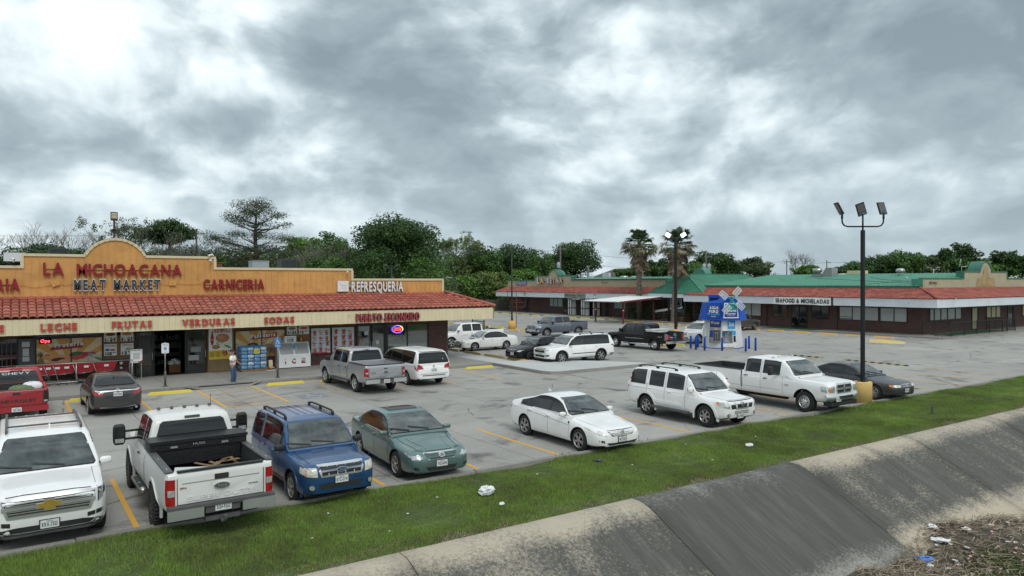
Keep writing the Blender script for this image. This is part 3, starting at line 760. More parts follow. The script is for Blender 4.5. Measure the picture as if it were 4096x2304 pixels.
 c.sstr('cab_gap',[(-.42,.6),(-.42,1.40)],.03,'seam')
 c.atr('pwhited',.07,.02,-12,192);c.hdl([(.42,1.18)],'tblack')
 c.whl('alloy',8,.56,'dark_alloy')
 c.sstr('fender_seam',[(-h+.08,.8),(-h+.08,1.30)],.01,'seam')
 MB().tube([(1.35,-.75,1.35),(1.38,-.75,2.25)],.006,5).mk('antenna','tblack',c.t)
 P=c.t
 def inbed(x,y,z):return(P.location.x-y,P.location.y+x,z)
 b=MB();b.prs([(-.9,-.50),(.35,-.62),(.5,-.1),(-.75,.12)],lambda u,v,t:(*inbed(-2.35+v*.9,-u*.8+.1,0)[:2],1.27+.03*t-u*.05))
 o=b.mk('board','pwhite');tag(o,'white painted board lying in the bed of the lifted white pickup','board')
 b=MB()
 rr=random.Random(3)
 for i in range(22):
  x,y=-2.5+rr.random()*.9,-.0-rr.random()*.7;l=.15+rr.random()*.3;a_=rr.random()*3;z=1.12+rr.random()*.16
  p,q=inbed(x,y,z),inbed(x+l*cos(a_),min(max(y+l*sin(a_),-.8),.8),z+rr.random()*.12-.03);b.bar(p,q,rr.uniform(.03,.14),.012)
 o=b.mk('scrap_pile','cardboard');tag(o,'heap of brown cardboard scraps and sticks in the bed of the lifted white pickup','scrap heap',kind='stuff')
 return c
def escape():
 S=svS(4.44,1.81,1.74,2.62,.88,.355,belt=1.09,hood=1.05,cowl=1.10,nose=.72,zb=.30,ws=.62,gwt=.80,rake=.16,tw=.22)
 c=Car('suv','blue SUV with black roof rails between the lifted pickup and the green sedan','SUV',N(-90,6.12,16.62,S),-90,S,'paint_blue')
 h=c.h;xw=S['_xw']
 c.wsc(1.14,1.64,.78,.66)
 c.sfrm(.55,-1.12)
 for a,b in((.42,-.30),(-.36,-1.08),(-1.20,-1.95)):c.swin(a,b,'gdark')
 c.grl([(-.46,.72),(.46,.72),(.53,.96),(-.53,.96)],'tblack','chrome',rimw=.045)
 c.stp('grille_bar',[(-.5,.84),(.5,.84)],.035,'chrome','x',1,off=.026,th=.015)
 for y in(-.32,-.1,.1,.32):c.stp('grille_bar',[(y*.92,.73),(y,.95)],.014,'chrome','x',1,off=.026,th=.015)
 oval_badge(c,0,.84,.13)
 c.lights([(.55,.72),(.80,.75),(.83,.97),(.57,.98)],'lhazy',side=[(h-.05,.76),(h-.30,.80),(h-.36,.96),(h-.1,.97)],bulbs=[(.68,.85,.07,'lclear')])
 for m_ in(1,-1):c.pch('turn_lamp',[(m_*.77,.75),(m_*.86,.78),(m_*.87,.95),(m_*.79,.96)],'x',1,'lamp_amber',off=.02,g=.08)
 c.front('lower_grille',[(-.48,.44),(.48,.44),(.50,.56),(-.50,.56)],'tblack',off=.006)
 c.front('bumper_lip',[(-.80,.28),(.80,.28),(.84,.36),(-.84,.36)],'tgrey',off=.01)
 for m_ in(1,-1):c.disc('fog_lamp',m_*.68,.50,.075,'tblack');c.disc('fog_lamp',m_*.68,.50,.055,'lclear',off=.03)
 c.ptext('ESCAPE',1,.44,.645,.28,.035,'paint_blue')
 c.plate('RTZ-2741',1,.62,frame='tblack')
 for y in(.62,-.62):c.stp('hood_seam',[(h-.25,y*1.05),(xw+.05,y*1.12)],.012,'seam','z',1)
 c.mrr(xw-.16,1.17,'tblack');c.hdl([(.05,.98),(-.80,.98)]);c.wpr(1.14)
 c.sms([.50,-.32,-1.15],.4,1.08);c.atr('paint_blue',.06,.012);c.whl('alloy',5,.64)
 c.sstr('sill_trim',[(.85,.40),(-.85,.40)],.12,'tblack',off=.01)
 c.rls(-1.75,.12,.60)
 for y in(.18,-.18,.0):c.stp('roof_rib',[(-1.7,y),(-.2,y)],.04,'paint_blue','z',1,off=.010,th=.01,on=c.bv2)
 c.rear('tail_light',[(.74,.85),(.88,.85),(.88,1.15),(.74,1.15)],'lamp_red',mrr=True,off=.01);c.sides('tail_light_side',[(-h+.02,.85),(-h+.14,.85),(-h+.10,1.14),(-h+.02,1.14)],'lamp_red')
 return c
def camry():
 S=sdS(4.805,1.82,1.47,2.775,.96,.335,belt=.96,hood=.86,cowl=.97,deck=1.07,nose=.60,tail=.95,gwb=.92,gwt=.68,roof=(.0,-.85),tw=.215)
 c=Car('sedan','grey green sedan with open bay to its right, nose at the kerb by the grass','sedan',N(-93.5,9.03,17.2,S),-93.5,S,'paint_teal')
 h=c.h;xw=S['_xw']
 c.wsc(1.02,1.385,.78,.60)
 c.sfrm(1.0,-1.42);c.swin(.85,.02,'gtint');c.swin(-.06,-1.28,'gdark')
 c.sstr('window_trim',[(.92,1.0),(-1.3,1.0)],.018,'chrome',off=.01,on=c.bv2)
 c.grl([(-.34,.58),(.34,.58),(.46,.74),(-.46,.74)],'tblack','chrome',rimw=.02)
 for z,q in((.60,.35),(.63,.38),(.66,.41),(.69,.43),(.72,.45)):c.stp('grille_bar',[(-q,z),(q,z)],.014,'paint_teal','x',1,off=.016,th=.01)
 three_oval(c,0,.68,.085)
 c.lights([(.50,.62),(.82,.60),(.86,.74),(.60,.73)],'lclear',side=[(h-.08,.62),(h-.36,.70),(h-.52,.80),(h-.22,.78)],bulbs=[(.62,.67,.05,'chrome')])
 c.sides('turn_lamp',[(h-.44,.74),(h-.34,.72),(h-.42,.80),(h-.52,.81)],'lamp_amber',off=.016,g=.08)
 c.front('lower_grille',[(-.36,.30),(.36,.30),(.44,.40),(-.44,.40)],'tblack',off=.006)
 c.front('fog_recess',[(.62,.34),(.82,.36),(.80,.43),(.62,.41)],'tblack',mrr=True,off=.006)
 c.plate('TNZ-6494',1,.47,frame='tgrey')
 for y in(.60,-.60):c.stp('hood_seam',[(h-.28,y*.9),(xw+.1,y*1.18)],.012,'seam','z',1)
 for y in(.40,-.40):c.stp('hood_crease',[(h-.3,y*.75),(xw+.2,y*1.25)],.03,'paint_teal','z',1,off=.008,th=.01)
 c.stp('hood_seam',[(-.62,.78),(-.3,.765),(.3,.765),(.62,.78)],.010,'seam','x',1)
 c.mrr(xw-.25,1.03,hx=.06,hz=.06);c.hdl([(-.05,.88),(-1.02,.90)]);c.wpr(1.02)
 c.sms([[(.95,.35),(1.0,.9)],[(-.03,.32),(-.03,.96)],[(-.98,.38),(-1.10,.97)]],.3,.9);c.whl('alloy',6,.66)
 c.pch('sunroof',[(-.75,-.42),(-.75,.42),(-.12,.42),(-.12,-.42)],'z',1,'gtint',off=.006,on=c.bv2)
 c.stp('sunroof_seal',[(-.75,-.42),(-.75,.42),(-.12,.42),(-.12,-.42)],.02,'tblack','z',1,off=.008,on=c.bv2,closed=True)
 c.rear('tail_light',[(.55,.75),(.86,.75),(.86,.95),(.58,.93)],'lamp_red',mrr=True);c.sides('tail_light_side',[(-h+.03,.78),(-h+.28,.80),(-h+.30,.93),(-h+.05,.95)],'lamp_red')
 return c
def sonata():
 S=sdS(4.82,1.835,1.47,2.795,.94,.335,belt=.97,hood=.84,cowl=.96,deck=1.10,nose=.60,tail=.98,gwb=.92,gwt=.66,roof=(.05,-.70),xr=-2.0,tw=.22)
 S['zs']=[(2.41,.56),(2.1,.70),(1.5,.80),(.9,.89),(0,.95),(-1.5,1.0),(-2.2,1.0),(-2.41,.78)]
 c=Car('sedan','white sedan standing alone between two empty bays, nose at the grass kerb','sedan',N(-90.5,14.76,16.75,S),-90.5,S,'pwhite')
 h=c.h;xw=S['_xw']
 c.wsc(1.0,1.39,.78,.58)
 c.sfrm(1.0,-1.62);c.swin(.86,.04,'gtint');c.swin(-.04,-1.05,'gtint');c.swin(-1.10,-1.50,'gdark')
 c.sstr('window_trim',[(.95,.995),(-1.6,1.0)],.02,'chrome',off=.01,on=c.bv2)
 c.grl([(-.38,.545),(.38,.545),(.52,.69),(.50,.715),(-.50,.715),(-.52,.69)],'tblack',None)
 for z,q in((.575,.36),(.615,.42),(.655,.48),(.695,.52)):c.stp('grille_bar',[(-q,z+.0),(0,z-.015),(q,z)],.022,'pwhite','x',1,off=.02,th=.012)
 ring_badge(c,0,.655,.075,bar=False,letter='H')
 c.lights([(.56,.56),(.80,.60),(.87,.76),(.80,.80),(.64,.70)],'lhazy',side=[(h-.10,.60),(h-.30,.66),(h-.72,.84),(h-.60,.86),(h-.18,.76)],bulbs=[(.72,.66,.05,'chrome')])
 c.sides('turn_lamp',[(h-.56,.79),(h-.46,.74),(h-.66,.84),(h-.72,.845)],'lamp_amber',off=.018,g=.08)
 c.front('lower_grille',[(-.50,.29),(.50,.29),(.60,.37),(.3,.35),(-.3,.35),(-.60,.37)],'tblack',off=.006)
 c.front('fog_recess',[(.64,.36),(.84,.40),(.82,.46),(.66,.44)],'tblack',mrr=True,off=.006)
 c.plate('WZJ-1225',1,.44,frame='tblack')
 for y in(.5,-.5):c.stp('hood_seam',[(h-.25,y*1.1),(xw+.1,y*1.42)],.010,'seam_soft','z',1)
 c.sstr('side_crease',[(1.1,.72),(-1.2,.86)],.012,'seam_soft',off=.002);c.sstr('sill_trim',[(.95,.33),(-.95,.33)],.012,'chrome',off=.006)
 c.mrr(xw-.25,1.02,hx=.06,hz=.06);c.hdl([(-.02,.86),(-1.0,.90)]);c.wpr(1.0)
 c.sms([[(1.0,.35),(1.05,.9)],[(-.02,.32),(-.02,.97)],[(-.98,.38),(-1.20,.98)]],.3,.9);c.whl('double',5,.68)
 c.rear('tail_light',[(.5,.80),(.86,.78),(.88,.95),(.55,.93)],'lamp_red',mrr=True);c.sides('tail_light_side',[(-h+.03,.78),(-h+.22,.82),(-h+.34,.92),(-h+.05,.95)],'lamp_red')
 MB().add([(-1.15,-.015,1.40),(-1.15,.015,1.40),(-.98,0,1.44),(-1.18,0,1.50)],[(0,1,2),(0,2,3),(1,3,2),(0,3,1)]).mk('antenna','pwhite',c.t)
 o=MB().rbox((1.02,c.W/2*-.98,.80),.03,.01,.04).mk('dent','seam',c.t)
 return c
def pathfinder():
 S=svS(4.83,1.85,1.80,2.85,.86,.385,belt=1.13,hood=1.07,cowl=1.13,nose=.78,zb=.36,ws=.66,gwt=.80,rake=.10,tw=.26)
 c=Car('suv','white SUV with black roof rails and side steps beside the white double cab pickup','SUV',N(-90.5,20.64,17.02,S),-90.5,S,'pwhite')
 h=c.h;xw=S['_xw']
 c.wsc(1.17,1.69,.80,.68)
 c.swin(.56,-.26,'gtint');c.swin(-.42,-1.16,'gdark');c.swin(-1.36,-2.16,'gdark')
 c.front('grille',[(-.52,.70),(.52,.70),(.60,.98),(-.60,.98)],'tblack')
 for y in(.24,-.24):c.stp('grille_bar',[(y*1.1,.69),(y*1.45,.98)],.075,'chrome','x',1,off=.024,th=.02)
 c.stp('grille_frame',[(-.62,.99),(.62,.99)],.03,'chrome','x',1,off=.024,th=.02);c.stp('grille_frame',[(-.28,.70),(.28,.70)],.03,'chrome','x',1,off=.024,th=.02)
 ring_badge(c,0,.85,.085)
 c.lights([(.60,.72),(.84,.76),(.86,.96),(.66,.98)],'lclear',side=[(h-.05,.76),(h-.32,.82),(h-.38,.98),(h-.1,.98)],bulbs=[(.72,.86,.06,'chrome')])
 c.sides('turn_lamp',[(h-.24,.84),(h-.36,.88),(h-.38,.97),(h-.26,.95)],'lamp_amber',off=.018,g=.08)
 c.front('lower_grille',[(-.34,.52),(.34,.52),(.36,.62),(-.36,.62)],'tblack',off=.006)
 for z in(.55,.59):c.stp('grille_bar',[(-.34,z),(.34,z)],.014,'pwhite','x',1,off=.018)
 for m_ in(1,-1):c.disc('fog_lamp',m_*.66,.50,.06,'tblack');c.disc('fog_lamp',m_*.66,.50,.045,'lclear',off=.03)
 c.plate('DKY-N011',1,.45,y=-.1,frame='tblack')
 for y in(.62,-.62):c.stp('hood_seam',[(h-.22,y),(xw+.05,y*1.22)],.010,'seam_soft','z',1)
 c.mrr(xw-.18,1.24,hy=.10,hz=.085);c.hdl([(-.10,1.03)]);c.sides('door_handle',[(-1.22,1.22),(-1.30,1.22),(-1.30,1.38),(-1.22,1.38)],'pwhite',off=.03);c.wpr(1.17)
 c.sms([.66,-.34,-1.26],.42,1.70);c.atr('pwhite',.09,.02,-15,195);c.whl('alloy',6,.58)
 c.sstr('door_moulding',[(.5,.62),(-.85,.62)],.10,'pwhite',off=.022)
 for sg in(1,-1):
  MB().bar((.85,sg*.97,.42),(-.92,sg*.97,.42),.16,.07).mk('side_step','tgrey',c.t)
 for ax in(c.fa-.42,c.ra-.44):
  for sg in(1,-1):bx(ax-.02,ax+.02,sg*.80-.12,sg*.80+.12,.22,.62,'mud_flap','tblack',c.t)
 c.rls(-1.95,.02,.60)
 c.rear('tail_light',[(.78,.85),(.9,.85),(.9,1.35),(.80,1.35)],'lamp_red',mrr=True);c.sides('tail_light_side',[(-h+.02,.85),(-h+.09,.85),(-h+.09,1.3),(-h+.02,1.3)],'lamp_red',on=c.bv1)
 for y in(-.3,0,.3):c.stp('roof_rib',[(-1.9,y),(-.3,y)],.05,'pwhite','z',1,off=.010,th=.01,on=c.bv2)
 return c
def ram():
 S=tkS(6.58,2.03,1.96,4.29,1.02,.41,belt=1.30,hood=1.27,cowl=1.30,rail=1.37,cabr=-.62,nose=.82,zb=.48,ws=.66,tw=.26,arch=.09,bedf=.82,gwt=.80)
 c=Car('pickup_truck','long white double cab pickup with chrome crosshair grille behind the yellow lamp base','pickup truck',N(-90.3,26.08,16.75,S),-90.3,S,'pwhite')
 h=c.h;xw=S['_xw'];fa=c.fa
 c.wsc(1.36,1.85,.87,.72)
 c.swin(1.16,.36,'gdark');c.swin(.22,-.50,'gdark');c.blt(1.42,1.84,.74,.62)
 c.grl([(-.42,.80),(.42,.80),(.52,.98),(.46,1.16),(-.46,1.16),(-.52,.98)],'tblack','chrome',rimw=.06)
 c.stp('grille_bar',[(-.5,.98),(.5,.98)],.06,'chrome','x',1,off=.035,th=.02);c.stp('grille_bar',[(0,.80),(0,1.16)],.07,'chrome','x',1,off=.035,th=.02);c.oval('emblem',0,.98,.07,.08,'alloy',off=.05)
 c.lights([(.60,.84),(.90,.86),(.95,1.06),(.60,1.08)],'lclear',side=[(h-.08,.86),(h-.30,.90),(h-.34,1.08),(h-.14,1.09)],bulbs=[(.72,.96,.07,'chrome')])
 for m_ in(1,-1):c.disc('turn_lamp',m_*.86,.95,.06,'lamp_amber',off=.022)
 b=MB();ys=np.linspace(-1.02,1.02,18);prof=[(.02,.52),(.10,.56),(.13,.66),(.11,.76),(.03,.80)]
 V=[];F=[]
 for i,y in enumerate(ys):
  k=-.16*(abs(y)/1.02)**3
  V+=[(h-.02+p+k,y,z)for p,z in prof]
 for i in range(len(ys)-1):
  for j in range(4):F.append((i*5+j,(i+1)*5+j,(i+1)*5+j+1,i*5+j+1))
 b.add(V,F);b.mk('bumper','chrome',c.t,True)
 bx(h+.075,h+.115,-.44,.44,.62,.72,'bumper_slot','tblack',c.t)
 bx(h-.3,h+.02,-.85,.85,.34,.50,'air_dam','tblack',c.t)
 c.plate('TX-3508',1,.60,y=-.50,x=h+.09)
 for y in(.62,-.62):c.stp('hood_seam',[(h-.28,y*1.0),(xw+.05,y*1.30)],.010,'seam_soft','z',1)
 for y in(.3,-.3):c.stp('hood_crease',[(h-.4,y),(xw+.2,y*1.2)],.03,'pwhite','z',1,off=.010,th=.01)
 for sg in(1,-1):
  mb=MB();mb.rbox((1.02,sg*1.36,1.50),.07,.12,.17,.4);mb.bar((1.10,sg*.93,1.37),(1.04,sg*1.30,1.38),.10,.07);o=mb.mk('mirror','tblack',c.t,True)
  bx(.948,.955,sg*1.36-.08,sg*1.36+.08,1.38,1.62,'mirror_glass','gtint',o)
 c.hdl([(.50,1.14),(-.44,1.18)],'tblack');c.wpr(1.36)
 c.sms([[(1.32,.6),(1.30,1.3)],[(.28,.55),(.28,1.8)],[(-.60,.58),(-.60,1.3)]],.5,1.2)
 c.sstr('cab_gap',[(-.66,.55),(-.66,1.36)],.05,'seam')
 c.sstr('side_crease',[(1.2,.74),(-.55,.74)],.014,'seam_soft',off=.002);c.sstr('side_crease',[(-.75,.74),(-1.7,.74)],.014,'seam_soft',off=.002)
 for i,y in enumerate((-.62,-.22,0,.22,.62)):MB().rbox((.62,y,1.965),.07,.05,.03,.7).mk('cab_lamp','lhazy',c.t,True)
 for y in(.95,-.95):bx(-h+.05,-.72,y-.06,y+.06,1.37,1.395,'rail_cap','tblack',c.t)
 bx(-h,-h+.09,-.9,.9,1.368,1.395,'rail_cap','tblack',c.t)
 for sg in(1,-1):
  b=MB();n=16;V=[];F=[]
  for i in range(n+1):
   a=pi*i/n;x=c.ra+.62*cos(a);z=c.r+.02+.60*sin(a);xi=c.ra+.74*cos(a);zi=c.r+.02+.72*sin(a)
   V+=[(x,sg*1.20,z-.02),(x*1.0+.03*cos(a),sg*1.19,z+.03),(xi,sg*1.06,zi+.02),(xi,sg*1.0,zi+.03)]
  for i in range(n):
   for j in range(3):F.append((i*4+j,(i+1)*4+j,(i+1)*4+j+1,i*4+j+1))
  b.add(V,F);b.mk('wing_flare','pwhite',c.t,True)
 c.sstr('marker_lamp',[(-1.35,.92),(-1.47,.92)],.04,'lamp_red',off=.01)
 c.sstr('badge',[(1.60,.98),(1.42,.98)],.05,'chrome',off=.01)
 c.sides('tail_light',[(-h+.01,.95),(-h+.08,.95),(-h+.08,1.28),(-h+.01,1.28)],'lamp_red',on=c.bv1);c.rear('tail_light',[(.88,.92),(1.0,.92),(1.0,1.30),(.88,1.30)],'lamp_red',mrr=True)
 bx(-.9,1.3,-.75,-.55,.36,.46,'chassis','well_black',c.t);bx(-.9,1.3,.55,.75,.36,.46,'chassis','well_black',c.t)
 c.whl('steel',8,.58,'chrome')
 for sg in(1,-1):
  k=[k for k in Car.cache if k[0]==round(c.r,3)and k[2]=='steel'][0];ty=mesh_obj('wheel',Car.cache[k][0],c.t);ty.location=(c.ra,sg*1.06,c.r);ty.rotation_euler=(0,1,0 if sg>0 else pi);mesh_obj('rim',Car.cache[k][1],ty)
 return c
def old_camry():
 S=sdS(4.76,1.78,1.42,2.67,.95,.32,belt=.93,hood=.82,cowl=.93,deck=1.04,nose=.60,tail=.95,gwb=.92,gwt=.68,roof=(.05,-.75),tw=.20)
 c=Car('sedan','dark grey sedan parked behind the tall black lamp post, last in the kerb row','sedan',N(-90,31.02,16.85,S),-90,S,'paint_darkgrey')
 h=c.h;xw=S['_xw']
 c.wsc(.98,1.33,.76,.58);c.sfrm(.98,-1.42);c.swin(.85,.04,'gtint');c.swin(-.04,-1.30,'gtint')
 c.grl([(-.30,.62),(.30,.62),(.34,.71),(-.34,.71)],'tblack','chrome',rimw=.018,bars=[(.665,-.3,.3)],barw=.01)
 three_oval(c,0,.67,.06)
 c.lights([(.42,.61),(.80,.60),(.80,.71),(.42,.72)],'lhazy',side=[(h-.06,.60),(h-.22,.62),(h-.24,.72),(h-.08,.72)]);c.sides('turn_lamp',[(h-.16,.61),(h-.30,.63),(h-.32,.72),(h-.18,.72)],'lamp_amber',off=.016,g=.08)
 c.front('lower_grille',[(-.42,.32),(.42,.32),(.44,.40),(-.44,.40)],'tblack',off=.006);c.stp('bumper_trim',[(-.85,.50),(.85,.50)],.02,'seam','x',1)
 c.plate('FDT-6062',1,.45)
 for y in(.6,-.6):c.stp('hood_seam',[(h-.2,y),(xw+.1,y*1.15)],.010,'seam','z',1)
 c.mrr(xw-.25,1.0,hx=.06,hz=.06,m='tblack');c.hdl([(-.02,.84),(-1.0,.86)]);c.wpr(.98)
 c.sms([[(.95,.35),(1.0,.9)],[(-.02,.32),(-.02,.93)],[(-.95,.38),(-1.15,.94)]],.3,.9);c.sstr('door_moulding',[(1.0,.55),(-1.0,.55)],.05,'tgrey',off=.012)
 c.whl('double',7,.66);c.sides('tail_light_side',[(-h+.03,.78),(-h+.22,.80),(-h+.22,.92),(-h+.05,.93)],'lamp_red')
 return c
def red_pickup():
 S=tkS(4.95,1.95,1.78,2.98,.90,.37,belt=1.12,hood=1.05,cowl=1.10,rail=1.20,cabr=-.10,nose=.68,zb=.42,ws=.55,tw=.24,bedf=.72,gwt=.78,wd=None)
 S['wd']=[(2.475,.9),(2.3,.96),(1.5,1),(-2.475,1)]
 c=Car('pickup_truck','old red pickup with sacks in its bed at the left edge, tail to the camera','pickup truck',(.13,34.25,0),90,S,'paint_red')
 h=c.h
 c.blt(1.22,1.62,.74,.64,'gtint');c.wsc(1.16,1.68,.8,.68);c.swin(.95,.10,'gtint');
 lett('CHEVY',lambda u,v,t:(c.bv2.ray_cast(Vc((-9,0,1.5)),Vc((1,0,0)))[0].x-.035-t,.46-u,1.52+v),.92,.085,.004,['cloth_white'],c.t,bold=.03)
 c.rear('rail_cap',[(-.85,1.17),(.85,1.17),(.85,1.19),(-.85,1.19)],'seam')
 for y in(.80,-.80):c.stp('tailgate_seam',[(y,.62),(y,1.19)],.014,'seam','x',-1)
 c.stp('tailgate_seam',[(-.80,.62),(.80,.62)],.02,'seam','x',-1);c.rear('tailgate_handle',[(-.12,1.02),(.12,1.02),(.12,1.10),(-.12,1.10)],'seam',off=.012)
 c.ptext('CHEVROLET',-1,0,.80,1.2,.11,'seam',off=.008)
 c.lights([(.82,.70),(.955,.70),(.955,1.12),(.82,1.12)],'gtint',rear=True,side=[(-h,.70),(-h+.12,.70),(-h+.12,1.12),(-h,1.12)])
 for m_ in(1,-1):c.pch('lamp',[(m_*.83,.72),(m_*.94,.72),(m_*.94,.78),(m_*.83,.78)],'x',-1,'lclear',off=.02,g=.1)
 b=MB();b.box(-h-.13,-h+.02,-.97,.97,.42,.60);b.mk('bumper','paint_red',c.t);c.plate('TJD-7810',-1,.51,x=-h-.13)
 bx(-.12,-.07,-.2,.2,1.71,1.75,'brake_light','lamp_red',c.t)
 c.sms([[(.02,.5),(.02,1.1)]],.5,1.1);c.sstr('cab_gap',[(-.16,.5),(-.16,1.18)],.03,'seam');c.mrr(.85,1.2,'tblack',hx=.06);c.whl('steel',8,.6,'alloy')
 for nm,m_,pos,sz,lab in(('sack','cloth_green',(.28,32.55,1.12),(.42,.30,.16),'green cloth sack in the bed of the red pickup'),('sack','cloth_white',(.62,32.75,1.16),(.34,.30,.20),'white bundle of cloth in the bed of the red pickup')):
  b=MB();b.rbox(pos,*sz,.8,18,12);r_=random.Random(5)
  b.V=[(x+r_.uniform(-.02,.02),y+r_.uniform(-.02,.02),z+r_.uniform(-.025,.025))for x,y,z in b.V]
  o=b.mk(nm,m_,None,True);tag(o,lab,'sack')
 return c
def accord():
 S=sdS(4.86,1.85,1.465,2.775,.98,.335,belt=.97,hood=.86,cowl=.97,deck=1.08,nose=.62,tail=.98,gwb=.92,gwt=.69,roof=(.05,-.80),tw=.225)
 c=Car('sedan','dark grey sedan parked tail to camera beside the shopping carts','sedan',(3.27,33.72,0),91,S,'paint_graphite')
 h=c.h;ra=c.ra
 c.blt(1.10,1.385,.70,.56,'gtint');c.wsc(1.02,1.39,.78,.6);c.sfrm(1.0,-1.42);c.swin(.85,.04,'gdark');c.swin(-.04,-1.30,'gdark')
 c.lights([(.44,.80),(.58,.80),(.90,.86),(.90,1.0),(.70,.98)],'lamp_red',rear=True,side=[(-h+.02,.84),(-h+.24,.88),(-h+.32,.99),(-h+.06,1.0)])
 for m_ in(1,-1):c.pch('lamp',[(m_*.52,.93),(m_*.70,.95),(m_*.88,.98),(m_*.88,1.01),(m_*.66,1.0)],'x',-1,'lclear',off=.02,g=.08)
 c.stp('boot_trim',[(-.66,.965),(.66,.965)],.03,'chrome','x',-1,off=.02);ring_badge(c,0,1.01,.045,-1,bar=False,letter='H')
 c.rear('plate_recess',[(-.42,.73),(.42,.73),(.46,.93),(-.46,.93)],'paint_graphite',off=.006);c.plate('BDS2908',-1,.84)
 c.stp('boot_seam',[(-.70,1.0),(-.50,.72),(.50,.72),(.70,1.0)],.012,'seam','x',-1)
 c.stp('bumper_trim',[(-.60,.36),(-.2,.33),(.2,.33),(.60,.36)],.025,'chrome','x',-1,off=.02);c.rear('bumper_lip',[(-.62,.25),(.62,.25),(.70,.34),(-.70,.34)],'tblack',off=.006)
 c.rear('reflector',[(.62,.44),(.82,.46),(.82,.48),(.62,.46)],'lamp_red',mrr=True);MB().tube([(-h-.03,-.62,.30),(-h+.2,-.62,.30)],.04,10).mk('exhaust','chrome',c.t)
 c.mrr(S['_xw']-.25,1.03,hx=.06,hz=.06);c.hdl([(-.05,.88),(-1.02,.90)]);c.sms([[(.95,.35),(1.0,.9)],[(-.03,.32),(-.03,.96)],[(-.98,.38),(-1.15,.97)]],.3,.9);c.whl('double',5,.70)
 MB().rbox((-1.15,0,1.36),.08,.02,.04).mk('antenna','paint_graphite',c.t,True)
 c.sstr('window_trim',[(.92,1.01),(-1.3,1.02)],.018,'chrome',off=.01,on=c.bv2)
 return c
def f150():
 S=tkS(5.89,2.0,1.92,3.68,.93,.40,belt=1.24,hood=1.18,cowl=1.23,rail=1.33,cabr=-.86,nose=.78,zb=.42,ws=.62,tw=.26,bedf=.78,bedmat='paint_silver')
 c=Car('pickup_truck','silver crew cab pickup parked tail to camera beside the white minivan','pickup truck',(13.93,33.42,0),90.5,S,'paint_silver')
 h=c.h;xw=S['_xw']
 c.blt(1.36,1.80,.76,.66,'gdark');c.wsc(1.28,1.82,.84,.7)
 for a,b in((.98,.12),(.02,-.70)):c.swin(a,b,'gdark')
 for y in(.80,-.80):c.stp('tailgate_seam',[(y,.72),(y,1.32)],.014,'seam','x',-1)
 c.stp('tailgate_seam',[(-.80,.72),(.80,.72)],.014,'seam','x',-1);c.stp('tailgate_crease',[(-.78,1.08),(.78,1.08)],.018,'seam_soft','x',-1);c.stp('tailgate_crease',[(-.78,.92),(.78,.92)],.018,'seam_soft','x',-1)
 c.rear('tailgate_handle',[(-.13,1.12),(.13,1.12),(.13,1.21),(-.13,1.21)],'chrome',off=.015);c.rear('tailgate_handle',[(-.09,1.135),(.09,1.135),(.09,1.18),(-.09,1.18)],'seam',off=.024)
 oval_badge(c,0,1.0,.12,-1,'tblack');c.ptext('F-150',-1,.60,.985,.22,.04,'tgrey')
 c.lights([(.82,.80),(.985,.82),(.985,1.20),(.84,1.18)],'lamp_red',rear=True,side=[(-h,.82),(-h+.13,.84),(-h+.10,1.18),(-h,1.18)])
 for m_ in(1,-1):c.pch('lamp',[(m_*.85,.95),(m_*.97,.95),(m_*.97,1.02),(m_*.85,1.02)],'x',-1,'lclear',off=.02,g=.1)
 b=MB();b.box(-h-.14,-h+.02,-.98,-.34,.52,.70,0);b.box(-h-.14,-h+.02,.34,.98,.52,.70,0);b.box(-h-.12,-h+.02,-.34,.34,.50,.66,1);b.box(-h-.14,-h+.02,-.98,.98,.70,.73,1);b.mk('bumper',['chrome','tgrey'],c.t);c.plate('KMW-7923',-1,.60,x=-h-.12)
 MB().tube([(-h-.12,-.95,.45),(-h+.3,-.95,.45)],.035,8).mk('exhaust','chrome',c.t)
 c.mrr(xw-.15,1.32,'tblack',hx=.07,hy=.12,hz=.11,out=.15);c.hdl([(.18,1.08),(-.66,1.08)],'tblack');c.sms([1.08,.07,-.80],.5,1.22);c.sstr('cab_gap',[(-.90,.5),(-.90,1.32)],.03,'seam')
 for sg in(1,-1):MB().tube([(1.1,sg*1.0,.42),(-.9,sg*1.0,.42)],.06,8).mk('side_step','tgrey',c.t,True)
 for y in(.94,-.94):bx(-h+.03,-.95,y-.06,y+.06,1.33,1.35,'rail_cap','tblack',c.t)
 bx(-h,-h+.08,-.9,.9,1.328,1.348,'rail_cap','tblack',c.t)
 bx(-.84,-.80,-.18,.18,1.83,1.88,'brake_light','lclear',c.t);bx(-.85,-.81,-.06,.06,1.84,1.87,'brake_light','lamp_red',c.t)
 c.atr('paint_silver',.05,.01,-12,192);c.whl('alloy',6,.60,'chrome')
 return c
